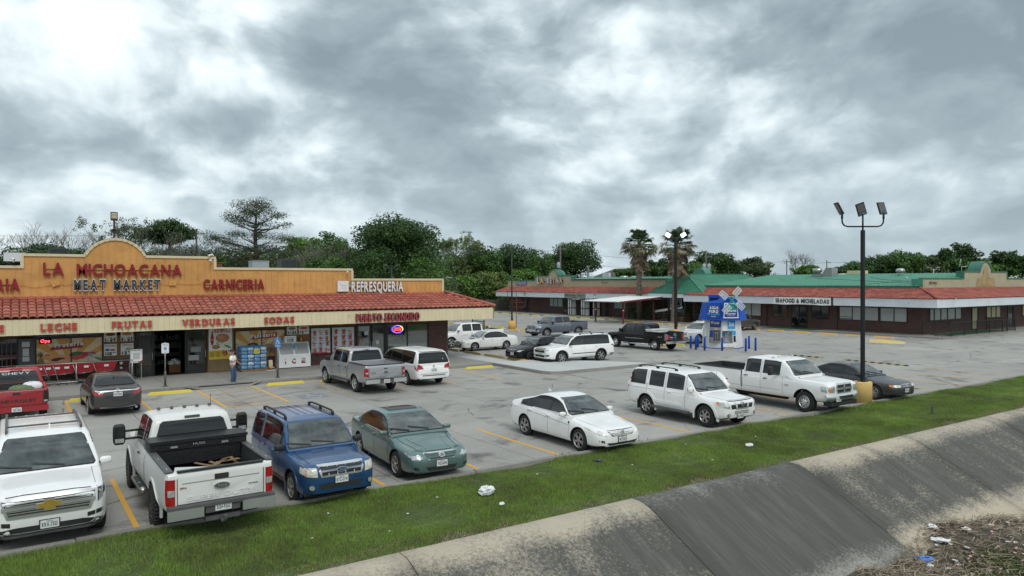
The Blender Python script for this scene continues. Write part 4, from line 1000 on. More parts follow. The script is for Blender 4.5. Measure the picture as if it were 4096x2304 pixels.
def minivan():
 S=svS(5.14,1.95,1.75,3.08,.95,.345,belt=1.08,hood=.98,cowl=1.08,nose=.68,zb=.26,ws=.95,gwt=.80,gwb=.955,rake=.22,xw=1.55,tw=.22)
 c=Car('minivan','white minivan with pawprint stickers on its rear window beside the silver pickup','minivan',(16.92,33.95,0),90,S,'pwhite')
 h=c.h
 bl=c.blt(1.13,1.60,.82,.72,'gdark');c.wsc(1.14,1.64,.84,.7)
 c.sfrm(1.4,-2.18)
 for a,b in((1.25,.40),(.34,-.88),(-.94,-2.12)):c.swin(a,b,'gdark')
 MB().rbox((-h+.34,0,1.70),.16,.66,.03,.5,16,6).mk('spoiler','pwhite',c.t,True)
 c.lights([(.56,.86),(.92,.84),(.94,1.10),(.80,1.08),(.62,1.0)],'lamp_red',rear=True,side=[(-h+.02,.84),(-h+.22,.88),(-h+.28,1.06),(-h+.04,1.10)])
 ring_badge(c,0,.98,.055,-1,bar=False,letter='W');c.rear('plate_recess',[(-.30,.70),(.30,.70),(.30,.90),(-.30,.90)],'pwhite',off=.004);c.plate('LLD-4830',-1,.80)
 c.rear('bumper_step',[(-.62,.52),(.62,.52),(.62,.56),(-.62,.56)],'tgrey',off=.012);c.stp('gate_seam',[(-.86,.60),(.86,.60)],.012,'seam_soft','x',-1)
 c.stp('bumper_seam',[(-.93,.62),(.93,.62)],.012,'seam_soft','x',-1);c.stp('wiper',[(.1,1.17),(-.4,1.21)],.02,'tblack','x',-1,off=.02,on=c.bv2)
 for y,z in((.62,1.34),(.54,1.36),(.46,1.37),(.30,1.35),(.18,1.36),(.05,1.355),(-.10,1.35),(-.46,1.42),(-.55,1.42),(-.50,1.36),(-.56,1.34),(-.52,1.30)):c.disc('sticker',y,z,.022,'cloth_white',-1,off=.014,n=8)
 c.mrr(1.32,1.18);c.hdl([(.38,.98),(-.0,.98)]);c.sms([1.3,.34,-.90],.4,1.08);c.whl('alloy',7,.66)
 for y in(-.35,.35):c.stp('roof_rib',[(-1.9,y),(.3,y)],.04,'pwhite','z',1,off=.010,th=.01,on=c.bv2)
 return c
def silverado():
 S=tkS(5.85,2.03,1.88,3.64,.98,.40,belt=1.22,hood=1.14,cowl=1.2,rail=1.30,cabr=-.98,nose=.76,zb=.40,ws=.62,tw=.26)
 c=Car('pickup_truck','white crew cab pickup with a black headache rack, half hidden by the brick shop corner','pickup truck',N(180,0,None,S,27.85,49.85),180,S,'pwhite')
 h=c.h;xw=S['_xw']
 c.wsc(1.26,1.79,.84,.7);c.swin(.90,.10,'gtint');c.swin(0,-.80,'gdark')
 c.grl([(-.6,.72),(.6,.72),(.62,1.04),(-.62,1.04)],'tblack','chrome',bars=[(.88,-.6,.6)],barw=.06);c.lights([(.66,.74),(.92,.78),(.92,1.04),(.66,1.04)],'lclear',side=[(h-.06,.78),(h-.3,.8),(h-.3,1.04),(h-.1,1.04)])
 c.mrr(xw-.15,1.30,'chrome',hx=.07,hy=.12,hz=.09);c.hdl([(.1,1.05),(-.75,1.05)],'chrome');c.sms([1.02,.05,-.92],.5,1.2);c.sstr('cab_gap',[(-1.02,.5),(-1.02,1.29)],.03,'seam');c.atr('pwhite',.05,.01)
 c.whl('alloy',5,.68,'chrome');c.wpr(1.26)
 b=MB()
 for y in(-.88,.88):b.bar((-1.10,y,1.30),(-1.10,y,2.06),.07)
 b.bar((-1.10,-.88,1.93),(-1.10,.88,1.93),.06)
 for i in range(9):y=-.8+i*.2;b.bar((-1.10,y,1.34),(-1.10,y,1.90),.02)
 for z in(1.45,1.6,1.75):b.bar((-1.10,-.88,z),(-1.10,.88,z),.03)
 b.mk('headache_rack','tblack',c.t)
 g=MB();g.box(-1.9,-1.4,-.5,.5,1.25,1.40,0);g.tube([(-1.5,-.3,1.40),(-1.6,-.1,1.55),(-1.7,.2,1.42)],.02,6,1);g.rbox((-1.75,.3,1.45),.1,.1,.07,mi=1)
 g.mk('bed_equipment',['alloy','tblack'],c.t)
 lett('TEXAS EDITION',lambda u,v,t:(.90-u,1.02+t,.93+v),.45,.05,.003,['seam_soft'],c.t)
 return c
def malibu():
 S=sdS(4.84,1.76,1.43,2.72,.98,.32,belt=.92,hood=.82,cowl=.92,deck=1.02,nose=.60,tail=.94,gwb=.93,gwt=.70,roof=(.05,-.8),tw=.20)
 c=Car('sedan','weathered white sedan with a peeling hood, nose toward the brick shop corner','sedan',N(178,0,None,S,27.95,46.35),178,S,'pwhited')
 h=c.h;xw=S['_xw']
 c.wsc(.97,1.34,.76,.58);c.sfrm(.98,-1.4);c.swin(.85,.05,'gdark');c.swin(-.05,-.92,'gdark');c.swin(-.98,-1.30,'gtint')
 c.grl([(-.28,.62),(.28,.62),(.30,.73),(-.30,.73)],'tgrey','chrome',rimw=.02);c.lights([(.40,.62),(.78,.64),(.78,.74),(.40,.74)],'lclear',side=[(h-.06,.63),(h-.2,.65),(h-.2,.74),(h-.08,.74)])
 c.front('lower_grille',[(-.5,.34),(.5,.34),(.5,.42),(-.5,.42)],'tblack',off=.006);c.front('bumper_mark',[(.30,.46),(.60,.46),(.58,.58),(.3,.56)],'tgrey',off=.004)
 c.pch('hood_patch',[(xw+.12,-.35),(xw+.35,-.2),(xw+.42,.25),(xw+.2,.5),(xw+.08,.2)],'z',1,'tgrey',off=.003);c.pch('hood_patch',[(h-.22,.1),(h-.1,.3),(h-.14,.5),(h-.25,.4)],'z',1,'tblack',off=.003)
 c.mrr(xw-.25,.98,hx=.06,hz=.06);c.hdl([(0,.82),(-.95,.84)]);c.wpr(.97);c.sms([[(.95,.35),(1.0,.9)],[(0,.3),(0,.92)],[(-.92,.38),(-1.08,.92)]],.3,.9)
 c.sstr('door_moulding',[(1.0,.56),(-1.0,.56)],.04,'pwhite',off=.012);c.sides('tail_light',[(-h+.04,.72),(-h+.16,.74),(-h+.16,.92),(-h+.06,.92)],'lamp_red');c.whl('alloy',5,.66)
 c.sstr('fender_seam',[(h-.25,.56),(h-.62,.56)],.02,'seam',off=.006)
 return c
def sentra():
 S=sdS(4.57,1.79,1.51,2.685,.92,.325,belt=.98,hood=.90,cowl=1.0,deck=1.10,nose=.64,tail=1.0,gwb=.92,gwt=.70,roof=(.15,-.7),tw=.205)
 c=Car('sedan','black sedan tucked against the far side of the white crossover','sedan',N(182,0,None,S,27.2,38.45),182,S,'paint_black')
 h=c.h;xw=S['_xw']
 c.wsc(1.05,1.42,.78,.6,'gscreen');c.swin(.9,.1,'gtint');c.swin(0,-1.1,'gtint')
 c.grl([(-.36,.62),(.36,.62),(.44,.76),(-.44,.76)],'tgrey','chrome',rimw=.022,bars=[(.69,-.4,.4)],barw=.014);ring_badge(c,0,.69,.06)
 c.lights([(.52,.66),(.76,.64),(.84,.80),(.68,.82)],'lhazy',side=[(h-.10,.68),(h-.34,.74),(h-.50,.88),(h-.2,.84)]);c.sides('turn_lamp',[(h-.36,.78),(h-.30,.75),(h-.44,.86),(h-.50,.88)],'lamp_amber',off=.018,g=.08)
 c.front('lower_grille',[(-.5,.32),(.5,.32),(.55,.42),(-.55,.42)],'tblack',off=.006);c.plate('WP-22',1,.50,y=.1,frame='chrome');c.mrr(xw-.25,1.06,hx=.06,hz=.06);c.wpr(1.05)
 for y in(.55,-.55):c.stp('hood_crease',[(h-.25,y*.9),(xw+.1,y*1.2)],.02,'paint_black','z',1,off=.008)
 c.whl('steel',8,.6,'dark_alloy');return c
def traverse():
 S=svS(5.17,1.99,1.76,3.02,1.0,.375,belt=1.10,hood=1.04,cowl=1.12,nose=.74,zb=.30,ws=.80,gwt=.78,rake=.34,tw=.24)
 c=Car('suv','white crossover with gold emblem and a low rear tyre beside the raised concrete island','SUV',N(176.5,0,None,S,27.95,36.2),176.5,S,'pwhite')
 h=c.h;xw=S['_xw']
 c.wsc(1.16,1.65,.84,.68);c.sfrm(.95,-2.14);c.swin(.80,-.12,'gtint');c.swin(-.20,-1.14,'gdark');c.swin(-1.22,-2.08,'gdark')
 c.grl([(-.50,.70),(.50,.70),(.58,.98),(-.58,.98)],'tblack','chrome',rimw=.03,bars=[(.85,-.56,.56)],barw=.05)
 for z in(.75,.79,.91,.95):c.stp('grille_bar',[(-.54,z),(.54,z)],.010,'tgrey','x',1,off=.02)
 bowtie(c,0,.85,.13)
 c.lights([(.62,.80),(.92,.86),(.94,1.0),(.64,.97)],'lclear',side=[(h-.10,.84),(h-.32,.90),(h-.60,1.02),(h-.2,1.0)],bulbs=[(.74,.89,.05,'chrome')])
 c.front('lower_grille',[(-.50,.42),(.50,.42),(.54,.56),(-.54,.56)],'tblack',off=.006);c.front('fog_recess',[(.62,.46),(.90,.50),(.90,.60),(.62,.58)],'tblack',mrr=True,off=.006);c.front('fog_trim',[(.62,.585),(.90,.605),(.90,.62),(.62,.60)],'chrome',mrr=True,off=.012)
 c.front('bumper_lip',[(-.92,.27),(.92,.27),(.94,.36),(-.94,.36)],'tblack',off=.01);c.plate('LPS-4860',1,.62,frame='tblack')
 for y in(.62,-.62):c.stp('hood_seam',[(h-.25,y),(xw+.05,y*1.25)],.010,'seam_soft','z',1)
 c.mrr(xw-.2,1.20,'tblack');c.hdl([(-.05,.96),(-1.02,.98)]);c.wpr(1.16);c.sms([.85,-.16,-1.16],.4,1.09)
 c.sstr('door_moulding',[(.8,.60),(-1.05,.62)],.045,'tblack',off=.014);c.sstr('sill_trim',[(1.05,.36),(-1.0,.36)],.11,'tblack',off=.008);c.atr('tblack',.045,.008,-15,195)
 c.whl('alloy',6,.66);c.rls(-1.85,.05,.66);c.sides('tail_light',[(-h+.06,.92),(-h+.26,1.0),(-h+.34,1.06),(-h+.1,1.08)],'lamp_red')
 c.sides('rear_valance',[(-h+.03,.40),(-h+.45,.40),(-h+.45,.52),(-h+.03,.52)],'tblack',off=.006)
 return c
def gmc():
 S=tkS(5.88,2.06,1.92,3.75,.98,.41,belt=1.24,hood=1.20,cowl=1.24,rail=1.34,cabr=-.92,nose=.80,zb=.42,ws=.64,tw=.26)
 c=Car('pickup_truck','metallic grey crew cab pickup with big chrome grille in the middle of the lot','pickup truck',N(181,0,None,S,40.1,53.85),181,S,'paint_gunmetal')
 h=c.h;xw=S['_xw']
 c.wsc(1.30,1.82,.86,.7);c.swin(.95,.08,'gdark');c.swin(-.02,-.76,'gdark')
 c.sstr('window_trim',[(1.05,1.27),(-.78,1.27)],.03,'chrome',off=.012,on=c.bv2)
 c.grl([(-.50,.66),(.50,.66),(.62,.86),(.58,1.14),(-.58,1.14),(-.62,.86)],'tblack','chrome',rimw=.07,bars=[(.74,-.5,.5),(.84,-.56,.56),(.94,-.56,.56),(1.04,-.56,.56)],barw=.035)
 c.ptext('GMC',1,0,.99,.5,.12,'chrome',off=.04);c.lights([(.68,.86),(.95,.90),(.96,1.10),(.68,1.10)],'lclear',side=[(h-.08,.88),(h-.30,.9),(h-.34,1.1),(h-.14,1.1)])
 b=MB();b.box(h-.04,h+.10,-1.0,1.0,.56,.72);b.mk('bumper','chrome',c.t);bx(h-.3,h+.06,-.9,.9,.36,.54,'air_dam','tblack',c.t);c.plate('DWX-21',1,.60,y=-.1,x=h+.10)
 for m_ in(1,-1):bx(h+.09,h+.11,m_*.78-.1,m_*.78+.1,.60,.80,'fog_lamp','tblack',c.t)
 c.mrr(xw-.15,1.36,'tblack',hx=.08,hy=.12,hz=.11);c.hdl([(.15,1.08),(-.70,1.08)],'chrome');c.wpr(1.30);c.sms([1.06,.03,-.86],.5,1.22);c.sstr('cab_gap',[(-.96,.5),(-.96,1.33)],.03,'seam');c.atr('tblack',.05,.01)
 c.whl('double',6,.66);c.sides('tail_light',[(-h,.95),(-h+.10,.95),(-h+.10,1.28),(-h,1.28)],'lamp_red',on=c.bv1);bx(-h-.14,-h+.02,-1.0,1.0,.56,.72,'bumper','chrome',c.t)
 for y in(.96,-.96):bx(-h+.03,-1.0,y-.05,y+.05,1.34,1.36,'rail_cap','tblack',c.t)
 return c
def black_hd():
 S=tkS(6.1,2.03,1.96,3.98,.98,.42,belt=1.26,hood=1.20,cowl=1.26,rail=1.36,cabr=-.86,nose=.80,zb=.46,ws=.60,tw=.26,bedf=.84,arch=.08)
 S['bed']=(-S['L']/2-.3,S['bedx']-.05,S['W']/2-.13,.84)
 c=Car('pickup_truck','black heavy duty pickup with its tailgate down and a water jug in the bed','pickup truck',(39.72,40.15,0),92.5,S,'paint_black')
 h=c.h;xw=S['_xw']
 c.swin(.95,.10,'gtint');c.swin(0,-.70,'gdark');c.wsc(1.32,1.85,.85,.7);bl=c.blt(1.40,1.84,.74,.64,'gtint')
 t=MB();t.box(-h-.62,-h,-.80,.80,.78,.845);t.mk('tailgate','paint_black',c.t)
 b=MB();b.box(-h-.15,-h+.02,-.99,.99,.56,.74);b.mk('bumper','chrome',c.t);c.plate('5BB-271',-1,.65,y=.2,x=-h-.15)
 c.lights([(.86,.80),(.985,.80),(.985,1.22),(.86,1.22)],'lamp_red',rear=True,side=[(-h,.80),(-h+.10,.80),(-h+.10,1.22),(-h,1.22)])
 g=MB()
 for sg in(1,-1):
  for z in(.84,.94,1.04,1.14,1.24):g.bar((-h-.02,sg*.84,z),(-h-.02,sg*1.0,z),.015);g.bar((-h-.02,sg*1.03,z),(-h+.12,sg*1.04,z),.015)
  for y in(.85,1.0):g.bar((-h-.02,sg*y,.82),(-h-.02,sg*y,1.26),.015)
  for x in(-h,-h+.12):g.bar((x,sg*1.04,.82),(x,sg*1.04,1.26),.015)
 g.mk('lamp_guard','chrome',c.t)
 c.sstr('door_moulding',[(1.0,.82),(-.85,.82)],.03,'chrome',off=.014);lett('4x4',lambda u,v,tt:(-2.30-u,1.03+tt,.98+v),.38,.12,.004,['chrome'],c.t,shear=.3)
 c.mrr(xw-.15,1.38,'tblack',hx=.07,hy=.12,hz=.12);c.hdl([(.15,1.1),(-.70,1.1)]);c.sms([1.04,.05,-.80],.5,1.24);c.atr('paint_black',.08,.03,-10,190)
 for sg in(1,-1):MB().tube([(1.2,sg*1.0,.42),(-1.0,sg*1.0,.42)],.045,8).mk('side_step','chrome',c.t,True)
 tb=MB();tb.box(-1.62,-1.02,-.9,.9,1.30,1.46);tb.box(-1.66,-.98,-.93,.93,1.46,1.53);tb.mk('toolbox','pwhited',c.t)
 for y in(.95,-.95):bx(-h+.03,-1.0,y-.05,y+.05,1.36,1.38,'rail_cap','alloy',c.t)
 c.whl('steel',8,.58,'chrome')
 W_=Matrix.Translation(c.t.location)@Matrix.Rotation(R(92.5),4,'Z')
 def pos(x,y):v=W_@Vc((x,y,0));return v.x,v.y
 x,y=pos(-h+.25,-.25);b=MB();b.lth([(.135,0),(.14,.03),(.14,.12),(.13,.14),(.14,.16),(.14,.28),(.10,.36),(.03,.40),(.03,.45),(.035,.45),(.035,.48),(.0,.48)],(x,y,.86),n=20)
 M_=mat('jug_blue',(.03,.10,.17),.12,0,.1,4,spec=.8);tag(b.mk('water_jug','jug_blue',None,True),'blue plastic water jug standing in the bed of the black pickup','water jug')
 x,y=pos(-h+.35,.55);b=MB();b.box(x-.2,x+.2,y-.18,y+.18,.845,1.15);tag(b.mk('crate','lamp_red'),'small red crate at the tail of the black pickup bed','crate')
 return c
def highlander():
 S=svS(4.79,1.91,1.73,2.79,.93,.375,belt=1.08,hood=1.04,cowl=1.10,nose=.74,zb=.32,ws=.72,gwt=.79,rake=.2)
 c=Car('suv','white SUV mostly hidden behind the blue windmill water kiosk','SUV',N(180,0,None,S,46.2,41.35),180,S,'pwhite')
 h=c.h;c.wsc(1.14,1.62,.82,.68);c.swin(.75,-.10,'gtint');c.swin(-.2,-1.1,'gdark');c.swin(-1.2,-2.0,'gdark')
 c.grl([(-.45,.72),(.45,.72),(.52,.94),(-.52,.94)],'tblack','chrome',bars=[(.78,-.46,.46),(.85,-.5,.5)],barw=.02,rimw=.03);three_oval(c,0,.88,.08)
 c.lights([(.58,.78),(.86,.84),(.88,.98),(.6,.94)],'lclear',side=[(h-.08,.82),(h-.3,.88),(h-.45,1.0),(h-.15,.98)]);c.front('lower_grille',[(-.6,.42),(.6,.42),(.6,.52),(-.6,.52)],'tblack',off=.006)
 c.mrr(S['_xw']-.2,1.18);c.sms([.82,-.15,-1.15],.4,1.08);c.whl('alloy',5,.66);c.rear('tail_light',[(.66,.95),(.93,.93),(.93,1.12),(.7,1.1)],'lamp_red',mrr=True);c.sides('tail_light_side',[(-h+.02,.93),(-h+.28,.98),(-h+.3,1.1),(-h+.04,1.13)],'lamp_red');c.rls(-1.8,0,.62,m='alloy')
 return c
def grey_truck():
 S=tkS(5.7,1.99,1.80,3.64,.98,.38,belt=1.18,hood=1.10,cowl=1.16,rail=1.24,cabr=-.55,nose=.72,zb=.36,ws=.60,tw=.25)
 c=Car('pickup_truck','brownish grey pickup parked facing the restaurant behind the windmill kiosk','pickup truck',N(0,0,None,S,63.9,49.3),0,S,'paint_taupe')
 h=c.h;c.wsc(1.22,1.72,.84,.7);c.swin(.98,.15,'gtint');c.swin(.05,-.45,'gdark')
 c.sstr('door_moulding',[(1.0,.62),(-1.0,.62)],.05,'tgrey',off=.012);c.mrr(S['_xw']-.15,1.26,'tblack');c.hdl([(.2,1.0)]);c.sms([1.05,.10,-.5],.4,1.16);c.whl('double',7,.70);c.sides('headlight',[(h-.05,.80),(h-.25,.82),(h-.25,1.0),(h-.1,1.0)],'lclear')
 c.sides('tail_light',[(-h,.85),(-h+.10,.85),(-h+.10,1.18),(-h,1.18)],'lamp_red');return c
CARS=[tahoe,superduty,escape,camry,sonata,pathfinder,ram,old_camry,red_pickup,accord,f150,minivan,silverado,malibu,sentra,traverse,gmc,black_hd,highlander,grey_truck]
for f_ in CARS:f_()
# ground, lot, grass, channel
def mat_concrete(name,base,dark,light,streak=(1,1,1),seed=0.,blotch=.35,oil=0.,randv=.05,bump=.12):
 m,t=newmat(name)
 g=t.node('ShaderNodeNewGeometry').outputs['Position'];g=t.vmath('ADD',g,(seed,seed*1.7,0)).outputs[0]
 st=t.vmath('MULTIPLY',g,streak).outputs[0]
 n1=t.noise(st,.16,6,.62,.4);n2=t.noise(g,1.1,6,.65,.3);n3=t.noise(g,18,3,.6)
 c=t.ramp(n1,[(.30,dark),(.50,base),(.70,light)])
 c=t.mix(t.math('MULTIPLY',t.ramp(n2,[(.35,0.),(.75,1.)]),blotch),c,dark)
 c=t.mix(.42,c,t.ramp(n3,[(.3,tuple(x*.62 for x in base)),(.7,tuple(min(1,x*1.25)for x in base))]))
 if oil:
  n4=t.noise(g,.55,5,.6,.6);f=t.ramp(n4,[(.56,0.),(.72,oil)]);c=t.mix(f,c,(.035,.035,.036))
  n5=t.noise(g,2.6,3,.5);f=t.ramp(n5,[(.72,0.),(.76,.55)]);c=t.mix(f,c,(.05,.05,.05))
 if name=='lot_concrete':
  vo=t.node('ShaderNodeTexVoronoi',feature='DISTANCE_TO_EDGE',inp={'Vector':t.vmath('ADD',g,(.3,0,0)).outputs[0],'Scale':.19}).outputs['Distance'];cr_=t.math('LESS_THAN',t.math('ADD',vo,t.math('MULTIPLY',t.math('SUBTRACT',n2,.5),.05)),.0022);c=t.mix(t.math('MULTIPLY',cr_,.55),c,(.07,.068,.065))
 if randv:
  oi=t.node('ShaderNodeObjectInfo').outputs['Random'];mr=t.node('ShaderNodeMapRange',inp={0:oi,3:1-randv,4:1+randv}).outputs[0]
  c=t.node('ShaderNodeHueSaturation',inp={'Value':mr,'Color':c}).outputs[0]
 b=t.node('ShaderNodeBsdfPrincipled',inp={'Base Color':c,'Roughness':.86})
 nb=t.noise(g,26,4,.6);t.l.new(t.node('ShaderNodeBump',inp={'Strength':bump,'Distance':.02,'Height':nb}).outputs[0],b.inputs['Normal'])
 t.out(b.outputs[0]);M[name]=m
mat_concrete('lot_concrete',(.355,.342,.318),(.225,.218,.204),(.45,.435,.405),(.6,1.3,1),3,.5,.75,.07)
mat_concrete('lot_joint',(.06,.058,.055),(.04,.04,.04),(.09,.085,.08),randv=0)
mat_concrete('wconc',(.28,.27,.25),(.16,.155,.145),(.36,.35,.33),(1,1,1),9,.5,.25,.08)
mat_concrete('new_concrete',(.50,.51,.50),(.40,.41,.40),(.58,.59,.58),(1,1,1),5,.3,.0,.05)
mat_concrete('kconc',(.30,.285,.26),(.14,.135,.125),(.42,.40,.37),(1,1,1),2,.6,.0,.06)
mat('soil_green',(.055,.085,.025),.95,0,.4,3,bump=.4,bscale=30,dirt=((.13,.11,.07),1.6,.55,.75))
def mat_paint(name,col,lo=.52,hi=.68,under=(.23,.225,.215)):
 m,t=newmat(name)
 g=t.node('ShaderNodeNewGeometry').outputs['Position'];n=t.noise(g,6,6,.7,.2);n2=t.noise(g,38,3,.6)
 f=t.math('MAXIMUM',t.ramp(n,[(lo,0.),(hi,1.)]),t.ramp(n2,[(.62,0.),(.72,.8)]))
 c=t.mix(f,t.ramp(n2,[(.3,tuple(x*.85 for x in col)),(.7,col)]),under)
 b=t.node('ShaderNodeBsdfPrincipled',inp={'Base Color':c,'Roughness':.75});t.out(b.outputs[0]);M[name]=m
mat_paint('line_yellow',(.78,.42,.055),.60,.80)
mat_paint('line_worn',(.62,.40,.10),.42,.60)
mat_paint('line_blue',(.10,.22,.48),.34,.50)
mat_paint('stop_yellow',(.74,.60,.07),.62,.80,(.36,.34,.26))
mat_paint('stop_orange',(.80,.47,.09),.64,.84,(.36,.34,.26))
mat_paint('stop_old',(.36,.27,.075),.5,.75,(.22,.21,.17))
prof=[(-900,.4),(-14,.3),(-9,-.6),(-5,-2.6),(7.2,-2.6),(11.9,-.55),(12.6,-.12),(16.2,-.12),(16.6,-.12),(70,-.12),(140,-.12),(400,-.12),(3500,-.12)]
V=[];F=[]
xs=[-1500,-300,-60,60,140,400,4000]
for x in xs:V+=[(x,y,z)for y,z in prof]
n=len(prof)
for i in range(len(xs)-1):
 for j in range(n-1):F.append((i*n+j,(i+1)*n+j,(i+1)*n+j+1,i*n+j+1))
raw('ground',V,F,'soil_green')['kind']='structure'
lot=tg('parking_lot',None,None);lot['kind']='structure'
raw('joint_bed',[(-40,16.42,-.035),(66.6,16.42,-.035),(66.6,112,-.035),(-40,112,-.035)],[(0,1,2,3)],'lot_joint',lot)
raw('joint_bed',[(66.6,16.42,-.035),(130,16.42,-.035),(130,31.0,-.035),(66.6,31.0,-.035)],[(0,1,2,3)],'lot_joint',lot)
slm={}
def slab(x0,x1,y0,y1,parent=lot,top=0.,name='slab',m='lot_concrete',g=.010,th=.05):
 k=(round(x1-x0,3),round(y1-y0,3),m,th)
 if k not in slm:
  o=bx(g,x1-x0-g,g,y1-y0-g,-th,0,name,m,parent);slm[k]=o.data
 else:o=mesh_obj(name,slm[k],parent)
 o.location=(x0,y0,top);return o
P_=4.22
ycuts=[16.42,20.6,24.8,28.9,33.0,37.05]
xc=16.5-P_*11
while xc<66.5:
 x1=min(xc+P_,66.6)
 for a,b in zip(ycuts,ycuts[1:]):slab(xc,x1,a,b)
 xc+=P_
for j in range(14):
 y0=37.05+j*5.2
 for i in range(8):slab(24.2+i*5.3,24.2+(i+1)*5.3,y0,y0+5.2)
slab(-40,24.2,62,109.85)
for i in range(10):slab(66.6+i*6,72.6+i*6,16.42,23.7);slab(66.6+i*6,72.6+i*6,23.7,31)
def line(x0,y0,x1,y1,wd=.10,m='line_yellow',z=.004,name='bay_line',parent=lot):
 a,b=Vc((x0,y0,z)),Vc((x1,y1,z));d=(b-a).normalized();nn=Vc((-d.y,d.x,0))*wd/2
 return raw(name,[a-nn,b-nn,b+nn,a+nn],[(0,1,2,3)],m,parent)
for x in(-3.4,-.65,2.10,4.87,7.61,10.37,13.12,15.9,18.72,21.5,24.36,27.2,30.0,32.9,35.3,38.1,40.9,43.7):line(x,16.45,x,21.25,.11)
for x in(-.75,1.88,4.55):line(x,31.4,x,36.6,.10)
for x in(12.62,15.32,18.15,21.0):line(x,31.3,x,36.9,.10,'line_worn' if x==12.62 else 'line_yellow')
hx0,hx1,hy0,hy1=7.15,9.65,30.8,36.75
line(hx0,hy0,hx0,hy1,.11);line(hx1,hy0,hx1,hy1,.11);line(hx0,hy0,hx1,hy0,.07,z=.008)
for k in range(6):
 y=hy0+.35+k*1.15;line(hx0+.06,y+.05,hx1-.06,min(y+.85,hy1-.05),.06,z=.008)
def wheelchair(P,parent,m,s=1.,name='wheelchair_symbol',th=None):
 mb=MB();w_=.11
 def seg(a,b,wd=w_):
  a,b=Vc(a),Vc(b);d=(b-a).normalized();nn=Vc((-d.y,d.x))*wd/2
  mb.add([P(*((q)*s))for q in(a-nn,b-nn,b+nn,a+nn)],[(0,1,2,3)])
 c=[(.0+.30*cos(R(a)),-.28+.30*sin(R(a)))for a in range(130,400,18)]
 for a,b in zip(c,c[1:]):seg(a,b,.08)
 seg((-.05,.38),(.0,-.08));seg((-.03,.12),(.24,.12),.08);seg((0,-.08),(.30,-.08));seg((.30,-.06),(.42,-.42));seg((.40,-.42),(.52,-.38),.08)
 mb.add([P(*(Vc((-.07+.09*cos(R(a)),.50+.09*sin(R(a))))*s))for a in range(0,360,40)],[tuple(range(9))])
 return mb.mk(name,m,parent)
for(cx,cy,m,rot)in((5.75,31.8,'line_blue',0),(11.0,31.75,'line_blue',0),(57.6,31.9,'line_blue',1)):
 raw('symbol_field',[(cx-.62,cy-.62,.004),(cx+.62,cy-.62,.004),(cx+.62,cy+.62,.004),(cx-.62,cy+.62,.004)],[(0,1,2,3)],m,lot)
 mat_paint('line_white',(.6,.62,.64),.45,.62,(.22,.24,.28))if 'line_white' not in M else None
 wheelchair(lambda u,v:(cx+u,cy+v,.008),lot,'line_white',.95)
g=MB()
for i in range(7):g.box(3.1+i*.13,3.16+i*.13,24.6,25.3,-.02,.006)
g.box(3.05,4.05,24.55,24.62,-.02,.008);g.box(3.05,4.05,25.28,25.35,-.02,.008)
tag(g.mk('drain_grate','tgrey'),'small iron drain grate in the lot beside the lifted pickup mirror','drain grate')
for i,(x0,y0,x1,y1)in enumerate(((43.80,30.3,44.0,28.0),(43.95,26.5,43.8,22.3))):
 t=tg('speed_bump',['shorter yellow and black rubber speed bump nearer the windmill kiosk','longer yellow and black rubber speed bump nearer the dark sedan'][i],'speed bump')
 n=int(abs(y1-y0)/.25);
 for k in range(n):
  a=k/n;b=(k+1)/n-.02;X=lambda q:x0+(x1-x0)*q;Y=lambda q:y0+(y1-y0)*q
  MB().prs([(-.15,0),(.15,0),(.06,.06),(-.06,.06)],lambda u,v,tt:(X(a+(b-a)*tt)+u,Y(a+(b-a)*tt),v)).mk('bump_segment','rubber' if k%2 else 'stop_old',t)
kerb=tg('grass_kerb',None,None);kerb['kind']='structure'
x=-14.
while x<75:
 o=bx(0,2.97,16.24,16.42,-.25,.10,'kerb_stone','kconc',kerb)if x==-14. else mesh_obj('kerb_stone',kme,kerb)
 kme=o.data;o.location=(x,rnd.uniform(-.012,.012),rnd.uniform(-.012,.012));x+=3.0
def gz_(x,y):
 e=min(1,max(0,(y-12.32)/.5));return(.045+.035*sin(x*.7)*sin(y*1.3+x*.23)+.02*sin(x*2.3+y))*e
V=[];F=[];nx,ny=150,14
for i in range(nx+1):
 for j in range(ny+1):
  X=-14+89*i/nx;Y=12.30+3.96*j/ny;V.append((X,Y,gz_(X,Y)-.01))
for i in range(nx):
 for j in range(ny):a=i*(ny+1)+j;F.append((a,a+ny+1,a+ny+2,a+1))
raw('grass_strip',V,F,'soil_green',None,True)['kind']='structure'
def mat_grass():
 m,t=newmat('grass')
 g=t.node('ShaderNodeNewGeometry').outputs['Position'];n1=t.noise(g,.45,5,.6,.5);n2=t.noise(g,2.4,4,.6);n3=t.noise(g,60,2,.5)
 c=t.ramp(t.math('ADD',t.math('MULTIPLY',n1,.6),t.math('MULTIPLY',t.noise(g,1.9,5,.65,.6),.4)),[(.34,(.115,.145,.042)),(.45,(.165,.23,.050)),(.55,(.21,.32,.06)),(.68,(.31,.40,.11))])
 c=t.mix(t.ramp(n2,[(.54,0.),(.74,.7)]),c,(.19,.18,.075));c=t.mix(t.ramp(n3,[(.66,0.),(.72,.5)]),c,(.24,.21,.11))
 b=t.node('ShaderNodeBsdfPrincipled',inp={'Base Color':c,'Roughness':.6});
 tr=t.node('ShaderNodeBsdfTranslucent',inp={0:c});mx=t.node('ShaderNodeMixShader',inp={0:.25,1:b.outputs[0],2:tr.outputs[0]})
 t.out(mx.outputs[0]);M['grass']=m
mat_grass()
